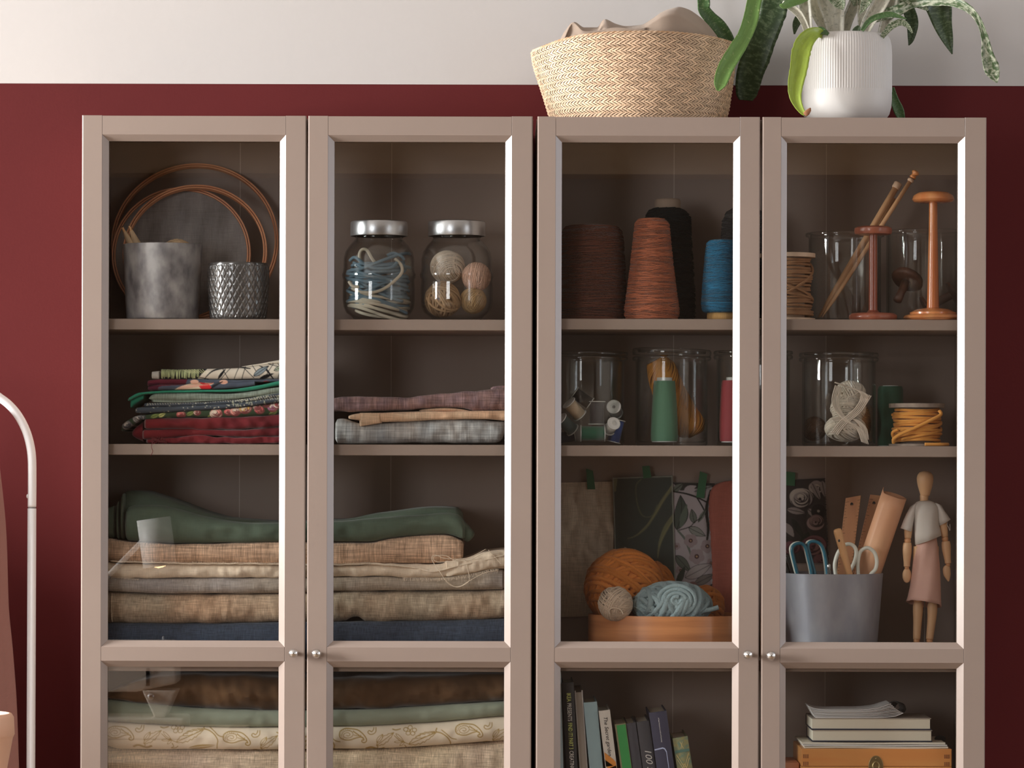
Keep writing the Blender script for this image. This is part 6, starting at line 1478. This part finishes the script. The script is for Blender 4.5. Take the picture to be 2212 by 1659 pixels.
# potted plant
m_pot = mat('matte_white_ceramic', (.70, .675, .65), rough=.5, bump=.05, bscale=700)
PX, PY_ = P(1828, 150, .118).x, .118
pl = thing('potted_plant', (PX, PY_, zT), 'bromeliad with mottled strap leaves in a white ribbed pot', 'plant')
_, pr = lathe_px(1828, PY_, [(58, 264), (72, 262.5), (84, 256), (93, 244), (97, 230), (98.2, 215), (98.2, 201), (97.6, 199), (97.6, 120), (96.5, 100), (94, 88), (90.5, 80), (87, 77.5)])
dz = zT+.0003-pr[0][1]; pr = [(r, z+dz*max(0, 1-k/6)) for k, (r, z) in enumerate(pr)]
def ribs(th, z):
    if pr[7][1]-.0005 < z < pr[10][1]+.002: return 1+.010*np.abs(np.cos(th*54))
    return 1+.0*th
pr2 = pr[:8]+[(pr[8][0], z) for z in np.linspace(pr[7][1]+.001, pr[8][1], 5)]+pr[9:]
inner = [(pr[-1][0]-.004, pr[-1][1]-.002), (pr[-1][0]-.006, pr[-1][1]-.03), (.004, pr[-1][1]-.031)]
build(MB().lathe(PX, PY_, ([(.004, zT+.0003)]+pr2+inner)[::-1], 864, rib=ribs), 'ribbed_pot', m_pot, pl, angle=60)
m_soil = mat('potting_soil', (.045, .03, .02), rough=1, bump=1, bscale=200, bdist=.004)
build(MB().lathe(PX, PY_, [(.004, pr[-1][1]-.031), (S(80), pr[-1][1]-.031), (S(80), pr[-1][1]-.012), (.004, pr[-1][1]-.008)], 40), 'soil', m_soil, pl)
def leaf_mat(name, base, pale, amt, scale=26, rough=.38):
    m = bpy.data.materials.new(name); m.use_nodes = True; nt = m.node_tree; N = nt.nodes; L = nt.links; b = N['Principled BSDF']
    uv = N.new('ShaderNodeUVMap'); uv.uv_map = 'UVMap'
    mp = N.new('ShaderNodeMapping'); mp.inputs['Scale'].default_value = (scale, 2.2, 1); L.new(uv.outputs[0], mp.inputs[0])
    n = N.new('ShaderNodeTexNoise'); n.inputs['Scale'].default_value = 1.6; n.inputs['Detail'].default_value = 5; n.inputs['Roughness'].default_value = .65; L.new(mp.outputs[0], n.inputs[0])
    r = N.new('ShaderNodeMapRange'); r.inputs[1].default_value = .62-amt*.35; r.inputs[2].default_value = .72-amt*.25; L.new(n.outputs[0], r.inputs[0])
    x = N.new('ShaderNodeMix'); x.data_type = 'RGBA'; x.inputs[6].default_value = (*base, 1); x.inputs[7].default_value = (*pale, 1); L.new(r.outputs[0], x.inputs[0])
    mp2 = N.new('ShaderNodeMapping'); mp2.inputs['Scale'].default_value = (5, 4, 1); L.new(uv.outputs[0], mp2.inputs[0])
    n2 = N.new('ShaderNodeTexNoise'); n2.inputs['Scale'].default_value = 2; L.new(mp2.outputs[0], n2.inputs[0])
    r2 = N.new('ShaderNodeMapRange'); r2.inputs[3].default_value = .7; r2.inputs[4].default_value = 1.3; L.new(n2.outputs[0], r2.inputs[0])
    x2 = N.new('ShaderNodeMix'); x2.data_type = 'RGBA'; x2.blend_type = 'MULTIPLY'; x2.inputs[0].default_value = 1; L.new(x.outputs[2], x2.inputs[6]); L.new(r2.outputs[0], x2.inputs[7])
    L.new(x2.outputs[2], b.inputs['Base Color']); b.inputs['Roughness'].default_value = rough; b.inputs['Subsurface Weight'].default_value = 0.0
    bp = N.new('ShaderNodeBump'); bp.inputs['Strength'].default_value = .15; bp.inputs['Distance'].default_value = .001; L.new(n.outputs[0], bp.inputs['Height']); L.new(bp.outputs[0], b.inputs['Normal'])
    return m
pale_l = C(178, 182, 160, 1.15)
lm = dict(bright=leaf_mat('leaf_bright', C(92, 128, 58, 1.3), C(140, 160, 100, 1.2), .1), dark=leaf_mat('leaf_dark', C(48, 66, 38, 1.3), C(92, 108, 78, 1.2), .38, 22), lime=leaf_mat('leaf_lime', C(136, 158, 42, 1.3), C(150, 170, 70, 1.2), .15),
          motl=leaf_mat('leaf_mottled', C(66, 88, 52, 1.3), pale_l, .5, 20), sheath=leaf_mat('leaf_sheath', C(96, 100, 74, 1.3), C(196, 192, 176, 1.15), 1.05, 12), back=leaf_mat('leaf_mid', C(62, 92, 50, 1.3), C(120, 140, 96, 1.2), .25))
def strap(kind, pts, wid, ys, cup=.25, rag=0.0, twist=0.0):
    n_ = len(pts); A0 = smooth_path([(x, y, w_, d_) for (x, y), w_, d_ in zip(pts, wid, ys if hasattr(ys, '__len__') else [ys]*n_)], 8)
    rows = []; uv = []
    C3 = [P(a[0], a[1], a[3]) for a in A0]
    for i, a in enumerate(A0):
        t = (C3[min(i+1, len(C3)-1)]-C3[max(i-1, 0)]).normalized()
        sd = t.cross(Vector((0, 1, 0))).normalized(); tw = twist*math.sin(math.pi*i/len(A0)); up = t.cross(sd)
        sd = sd*math.cos(tw)+up*math.sin(tw); nrm = t.cross(sd)
        w_ = S(max(.6, a[2]), a[3])/2*(1+rag*noise.noise(Vector((i*.5, 0, pts[0][0]))))
        rows.append([tuple(C3[i]+sd*w_*u-nrm*w_*cup*(1-u*u)*(1 if cup else 0)) for u in np.linspace(-1, 1, 9)])
        uv.append([(i/len(A0), (u+1)/2) for u in np.linspace(-1, 1, 9)])
    return build(MB().grid(np.array(rows), uv=np.array(uv)), 'leaf', lm[kind], pl, solid=.0009)
strap('dark', [(1690, -60), (1675, 0), (1669, 33), (1651, 76), (1634, 119), (1620, 159), (1613, 199), (1611, 217)], [55, 60, 56, 58, 62, 58, 48, 30], [.19, .20, .205, .21, .215, .22, .225, .228], cup=.15, rag=.08)
strap('back', [(1512, -60), (1520, 0), (1521, 20), (1534, 38), (1555, 60), (1573, 92), (1580, 130)], [26, 27, 26, 28, 32, 30, 20], [.2, .21, .215, .22, .225, .235, .24], cup=.2)
strap('bright', [(1645, -60), (1630, 0), (1622, 40), (1609, 76), (1588, 112), (1568, 146), (1556, 179), (1551, 196)], [30, 31, 33, 31, 34, 34, 28, 6], [.05, .03, .015, .0, -.015, -.025, -.03, -.03], cup=.3, rag=.05)
strap('motl', [(1864, 62), (1882, 42), (1915, 30), (1940, 22), (1970, 8), (2009, 2), (2056, 3), (2092, 19), (2115, 46), (2128, 83), (2133, 116), (2142, 146), (2149, 165), (2154, 179)], [14, 20, 24, 24, 20, 22, 22, 17, 13, 16, 26, 34, 22, 2], [.12, .12, .12, .11, .10, .08, .06, .04, .03, .02, .02, .02, .02, .02], cup=.25, rag=.1)
strap('dark', [(2010, -18), (2026, 8), (2036, 50), (2047, 85), (2057, 117)], [50, 58, 42, 25, 2], [.10, .12, .13, .14, .145], cup=.3)
strap('motl', [(1905, 80), (1925, 57), (1945, 48), (1960, 55), (1971, 71)], [10, 14, 14, 10, 3], .06, cup=.3)
strap('dark', [(1948, -20), (1962, 18), (1971, 50), (1968, 84), (1963, 98)], [20, 26, 26, 14, 2], [.17, .18, .185, .19, .19], cup=.2)
strap('back', [(1862, 66), (1882, 42), (1918, 31), (1940, 35), (1958, 41)], [8, 12, 12, 8, 2], .045, cup=.3)
strap('dark', [(1752, 10), (1730, 34), (1720, 52), (1716, 74)], [14, 18, 16, 3], [.16, .16, .165, .17], cup=.2)
strap('bright', [(1775, -40), (1740, -10), (1712, 4), (1694, 12), (1684, 10)], [20, 24, 20, 14, 3], [.1, .08, .07, .06, .06], cup=.2)
strap('back', [(1926, 190), (1932, 215), (1942, 240), (1950, 262)], [12, 18, 22, 12], [.20, .21, .215, .22], cup=.2)
strap('back', [(1750, 84), (1765, 70), (1775, 66), (1790, 74)], [10, 16, 16, 6], .05, cup=.3)
strap('lime', [(1780, 78), (1768, 70), (1752, 76), (1738, 92), (1730, 116), (1726, 145), (1719, 180), (1718, 206), (1725, 228), (1737, 245), (1744, 238)], [14, 22, 32, 39, 41, 38, 34, 27, 18, 9, 3], [.06, .04, .028, .022, .018, .015, .013, .012, .01, .008, .006], cup=.28, rag=.08)
m_dry = mat('dry_tip', C(140, 92, 62, 1.3), rough=.9)
build(MB().tube([P(x, y, .006) for x, y in ((1738, 248), (1744, 243), (1749, 237), (1751, 233))], [S(5), S(6), S(4), S(1)], 8, flat=.3), 'dry_leaf_tip', m_dry, pl)
# mottled sheaths rising from the pot
for pts, wid, y in (([(1748, 82), (1742, 40), (1737, -8), (1735, -60)], [18, 24, 28, 34], .09), ([(1748, 80), (1735, 45), (1718, 22), (1690, 6)], [14, 14, 16, 10], .075), ([(1806, 84), (1802, 40), (1792, -5), (1784, -60)], [32, 44, 56, 66], .10),
                    ([(1800, 84), (1780, 50), (1762, 10), (1750, -50)], [20, 30, 34, 30], .13), ([(1862, 82), (1876, 48), (1896, 15), (1925, -40)], [20, 27, 32, 34], .085), ([(1864, 80), (1862, 40), (1862, 0), (1866, -60)], [16, 18, 22, 24], .12),
                    ([(1903, 84), (1912, 55), (1924, 15), (1935, -50)], [18, 24, 26, 26], .12), ([(1820, 84), (1832, 40), (1850, -5), (1862, -60)], [20, 24, 26, 30], .15)):
    strap('sheath', pts, wid, y, cup=.75)
for pts, wid, y in (([(1790, -60), (1800, -20), (1815, 8), (1822, 20)], [50, 40, 26, 4], .07), ([(1900, -60), (1880, -18), (1868, 10), (1858, 30)], [40, 30, 18, 3], .07), ([(1830, -60), (1842, -20), (1850, 12)], [36, 30, 12], .12),
                    ([(1930, -50), (1950, -18), (1975, 2), (2005, 22)], [36, 34, 24, 4], .10), ([(1895, 40), (1930, 18), (1965, 4), (2000, -14)], [16, 24, 26, 24], .15), ([(1660, -60), (1690, -30), (1720, -8), (1735, 14)], [50, 46, 30, 4], .14)):
    strap('motl', pts, wid, y, cup=.3)
strap('dark', [(1842, 84), (1850, 66), (1856, 56)], [14, 16, 6], .05, cup=.3)

# ================================================================== at the left: clothes rack, hanging garment, potted planter on the desk
m_rack = mat('white_powder_coat', (.86, .85, .86), rough=.35, spec=.6)
ry = .07
XR = P(68, 1300, ry).x; rr_ = S(9.3, ry)
rk = thing('clothes_rack', (XR-.45, ry, 0), 'white tubular clothes rack with a rounded corner, at the left edge', 'clothes rack')
zj = P(68, 1097, ry).z
arc = [P(x, y, ry) for x, y in ((-14, 853), (2, 861), (20, 875), (38, 896), (53, 923), (63, 952), (68.5, 985), (69.5, 1030), (69, 1095))]
top0 = P(-14, 853, ry)
full = [Vector((top0.x-.78, ry, top0.z-.30)), Vector((top0.x-.78, ry, top0.z-.10)), Vector((top0.x-.72, ry, top0.z-.03)), Vector((top0.x-.62, ry, top0.z+.008)), Vector((top0.x-.3, ry, top0.z+.012)), Vector((top0.x-.05, ry, top0.z+.009))]+arc
build(MB().tube(smooth_path(full, 8), rr_, 20), 'top_tube', m_rack, rk)
pe = Vector(arc[-1])
build(MB().tube([Vector((pe.x, ry, zj-.0012)), Vector((pe.x-.002, ry, .04))], rr_*1.02, 20), 'post', m_rack, rk)
build(MB().tube([Vector((pe.x, ry, zj+.002)), Vector((pe.x, ry, zj-.003))], rr_*.9, 20), 'joint_gap', mat('joint_grey', (.25, .24, .24)), rk)
build(MB().tube([full[0]+Vector((0, 0, -.001)), Vector((full[0].x, ry, .04))], rr_, 20), 'post', m_rack, rk)
bq = P(60, 1072, ry); build(MB().ball((pe.x-rr_, ry-.001, bq.z), .0022, .004, .004, 12), 'locking_button', m_rack, rk)
for xx in (pe.x-.002, full[0].x): build(MB().tube([Vector((xx, ry-.17, .02)), Vector((xx, ry+.17, .02))], .011, 14), 'foot', m_rack, rk)
build(MB().tube([Vector((full[0].x, ry, .09)), Vector((pe.x-.002, ry, .09))], .009, 14), 'lower_rail', m_rack, rk)
m_gar = fm('rose_brown_twill', C(146, 104, 96, 1.4), weave=0, wave=(260, .8, .3, .45), bump=.3)
A = []
ed = curve([(880, -34), (1000, -16), (1163, 0), (1318, 5), (1400, 13), (1540, 23), (1659, 27), (1900, 36), (2100, 42)])
for i, yy in enumerate(np.linspace(880, 2100, 40)):
    row = []
    for th in np.linspace(0, 2*math.pi, 36, endpoint=False):
        e = P(ed(yy), yy, -.02).x; hw = .05+.13*i/39; xx = e-hw+hw*math.cos(th); row.append((xx, .06+(.022+.02*i/39)*math.sin(th)*(1+.5*math.sin(6*th)), P(0, yy, -.02).z))
    A.append(row)
g = tag(build(MB().grid(np.array(A), cv=True, caps=True), 'hanging_garment', m_gar), 'rose brown twill garment hanging from the rack at the left edge', 'garment')
hx = (A[0][0][0]+A[0][18][0])/2; hz = A[0][0][2]
build(MB().tube(smooth_path([(hx, .06, hz-.004), (hx, .06, hz+.03), (hx+.004, ry-.012, top0.z+.016), (hx, ry, top0.z+.026), (hx-.004, ry+.014, top0.z+.012)], 8), .0017, 8), 'hanger_hook', m_steel, g)
GC = ((.42, .36, .30), (.16, .20, .26), (.55, .50, .44))  # extra unseen garments, added to shade the lower left wall
for k, gc in enumerate(GC):
    gx = full[0].x+.10+.115*k; zt2 = top0.z-.085-.06*k; A = []; rnd = random.Random(k)
    for i in range(14):
        v = i/13; hw = .012+.028*min(1, v*3); dp = .05+.12*min(1, v*5)
        A.append([(gx+hw*math.cos(q)*(1+.3*math.sin(5*q+k)), ry+.0+dp*math.sin(q), zt2-v*(.95+.05*k)) for q in np.linspace(0, 2*math.pi, 26, endpoint=False)])
    gm = fm('garment_cloth_'+'abcde'[k], gc, weave_amp=.1)
    g2 = tag(build(MB().grid(np.array(A), cv=True, caps=True), 'hanging_garment', gm), ('beige', 'slate blue', 'cream', 'brick red', 'olive')[k]+' garment on the clothes rack, added outside the frame to shade the wall', 'garment')
    build(MB().tube(smooth_path([(gx, ry-.02, zt2-.004), (gx, ry-.022, zt2+.04), (gx, ry-.012, top0.z+.004), (gx, ry, top0.z+.014+rr_), (gx, ry+.012, top0.z+.006)], 8), .0017, 8), 'hanger_hook', m_steel, g2)
# desk outside the frame, below and left of the view; it carries the planter, the lamp and the sewing machine mirrored in the glass
m_desk = mat('birch_desk', (.55, .42, .30), rough=.5, col2=(.48, .36, .25), nscale=4, stretch=(1, 8, 1))
DZ = .76
dk = thing('desk', (-1.3, -1.75, 0), 'pale wooden desk just outside the picture, mirrored in the lower left glass', 'desk')
build(MB().box(-1.95, -.62, -2.30, -1.25, DZ-.03, DZ), 'desk_top', m_desk, dk, False, .002)
for xx in (-1.92, -.69):
    for yy in (-2.27, -1.32): build(MB().box(xx, xx+.045, yy, yy+.045, 0, DZ-.03), 'leg', m_desk, dk, False, .002)
m_peach = mat('peach_pot_paint', C(216, 168, 138, 1.25), rough=.6, bump=.05)
py_ = -.40; pz = .80+.0003
def lp(r, yy): return (r, P(0, yy, py_).z)
edge = P(31, 1565, py_).x; R1 = .075; cx_ = edge-R1
rimh = [lp(R1-.0015, 1590), lp(R1, 1586), lp(R1-.0012, 1550), lp(R1-.005, 1542), lp(R1-.009, 1541)]
k0 = P(15, 1659, py_).x-cx_
body = [(R1-.030, pz), (k0-.002, P(0, 1700, py_).z), (k0, P(0, 1659, py_).z), (P(27, 1594, py_).x-cx_, P(0, 1594, py_).z)]
st = thing('plant_stand', (cx_, py_, 0), 'slim wooden pedestal under the peach pot, below the picture frame', 'plant stand')
build(MB().lathe(cx_, py_, [(.004, .775), (.11, .775), (.115, .78), (.115, .795), (.11, .80), (.004, .80)], 40), 'stand_top', m_desk, st, angle=40)
build(MB().tube([(cx_, py_, .02), (cx_, py_, .775)], .022, 16), 'stand_post', m_desk, st)
build(MB().lathe(cx_, py_, [(.004, 0), (.13, 0), (.13, .018), (.12, .022), (.004, .022)], 40), 'stand_foot', m_desk, st, angle=40)
tag(build(MB().lathe(cx_, py_, ([(.004, pz)]+body+rimh+[(R1-.012, P(0, 1560, py_).z), (R1-.05, pz+.006), (.004, pz+.006)])[::-1], 64), 'planter_pot', m_peach, angle=50), 'peach coloured pot with a thick rim, cut by the lower left corner', 'pot')
# desk lamp: white cylinder shade, thin arm
LY = -2.18
def R3(px, py, y=LY):   # the point whose mirror image in the door glass appears at (px, py)
    k = (D+2*BD-y)/F; dx, dy = px-CX, py-CY
    return Vector(((dx+ROLL*dy)*k, y, CZ-(dy-ROLL*dx)*k))
lampo = thing('desk_lamp', (R3(60, 1500).x, LY, DZ), 'white desk lamp with cylindrical shade, mirrored in the first door', 'desk lamp')
sa, sb = R3(331, 1120), R3(345, 1223); m_lw = mat('white_lamp_enamel', (.85, .84, .82), rough=.4)
dd = (sb-sa).normalized(); rs_ = .041; uu = Vector((0, 1, 0)); vv = dd.cross(uu)
A = []
for q, r in ((0, .001), (0, rs_*.9), (.004, rs_), (.5, rs_), (1, rs_), (1, rs_-.002), (.1, rs_-.002), (.1, .001)):
    c = sa+(sb-sa)*(q if q > .01 else q); A.append([tuple(c+uu*r*math.cos(t)+vv*r*math.sin(t)) for t in np.linspace(0, 6.283, 40, endpoint=False)])
build(MB().grid(np.array(A), cv=True), 'shade', m_lw, lampo)
m_glow = bpy.data.materials.new('lamp_glow'); m_glow.use_nodes = True; m_glow.node_tree.nodes['Principled BSDF'].inputs['Emission Color'].default_value = (1, .66, .30, 1); m_glow.node_tree.nodes['Principled BSDF'].inputs['Emission Strength'].default_value = 14
build(MB().ball(tuple(sa+(sb-sa)*.80), .028), 'bulb', m_glow, lampo)
ar0 = R3(308, 1168); ar1 = R3(215, 1262); ar2 = ar0+(ar1-ar0)*3.2
foot = Vector((ar2.x, LY, DZ+.02))
build(MB().tube([ar0+Vector((0, .0, 0)), ar2], .0065, 12), 'upper_arm', m_lw, lampo)
build(MB().tube([ar2, foot], .0065, 12), 'lower_arm', m_lw, lampo); build(MB().ball(tuple(ar2), .012), 'elbow', m_lw, lampo)
build(MB().lathe(foot.x, LY, [(.004, DZ+.0003), (.085, DZ+.0003), (.085, DZ+.016), (.078, DZ+.02), (.004, DZ+.02)], 40), 'base', m_lw, lampo, angle=40)
# sewing machine: bed, pillar and arm, with the needle head mirrored in the lower pane
m_sew = mat('cream_sewing_machine', (.74, .66, .58), rough=.4)
SYm = -1.92
h0 = R3(300, 1400, SYm); h1 = R3(386, 1450, SYm); 
sm = thing('sewing_machine', (h0.x-.18, SYm, DZ), 'cream sewing machine on the desk, mirrored in the lower left glass', 'sewing machine')
zt_ = R3(340, 1384, SYm).z; za = R3(260, 1492, SYm).z; zh = R3(350, 1547, SYm).z
xh0, xh1 = R3(298, 1450, SYm).x, R3(386, 1450, SYm).x
build(MB().prism([(xh0, za), (xh1-.0, za+.02), (xh1, zt_-.01), (xh1-.01, zt_), (xh0-.30, zt_), (xh0-.31, zt_-.015), (xh0-.31, za), ], SYm-.05, SYm+.05), 'arm', m_sew, sm, False, .006, 3)
build(MB().prism([(xh0+.015, za+.004), (R3(338, 1547, SYm).x, zh), (R3(360, 1547, SYm).x, zh), (xh1, za+.004)], SYm-.04, SYm+.054), 'needle_head', m_sew, sm, False, .003, 2)
build(MB().box(xh0-.31, xh0-.21, SYm-.05, SYm+.05, DZ+.05, za+.01), 'pillar', m_sew, sm, False, .006, 3)
build(MB().box(xh0-.31, xh1+.02, SYm-.08, SYm+.08, DZ+.0003, DZ+.05), 'bed', m_sew, sm, False, .006, 3)
nx_ = R3(350, 1560, SYm).x
build(MB().tube([(nx_, SYm, zh+.001), (nx_, SYm, R3(350, 1575, SYm).z), (nx_, SYm, DZ+.052)], [.0022, .0022, .0008], 10), 'needle_bar', m_chrome, sm)
build(MB().ball(tuple(R3(331, 1501, SYm)+Vector((0, .056, 0))), .010), 'thumb_screw', m_chrome, sm)
build(MB().box(R3(324, 0, SYm).x, R3(332, 0, SYm).x, SYm+.0525, SYm+.0555, R3(0, 1478, SYm).z, R3(0, 1440, SYm).z), 'thread_slot', m_blk, sm, False)
build(MB().tube([(R3(352, 1384, SYm).x, SYm, zt_-.001), (R3(352, 1384, SYm).x, SYm, R3(352, 1374, SYm).z)], .0025, 10), 'thread_guide', m_chrome, sm)
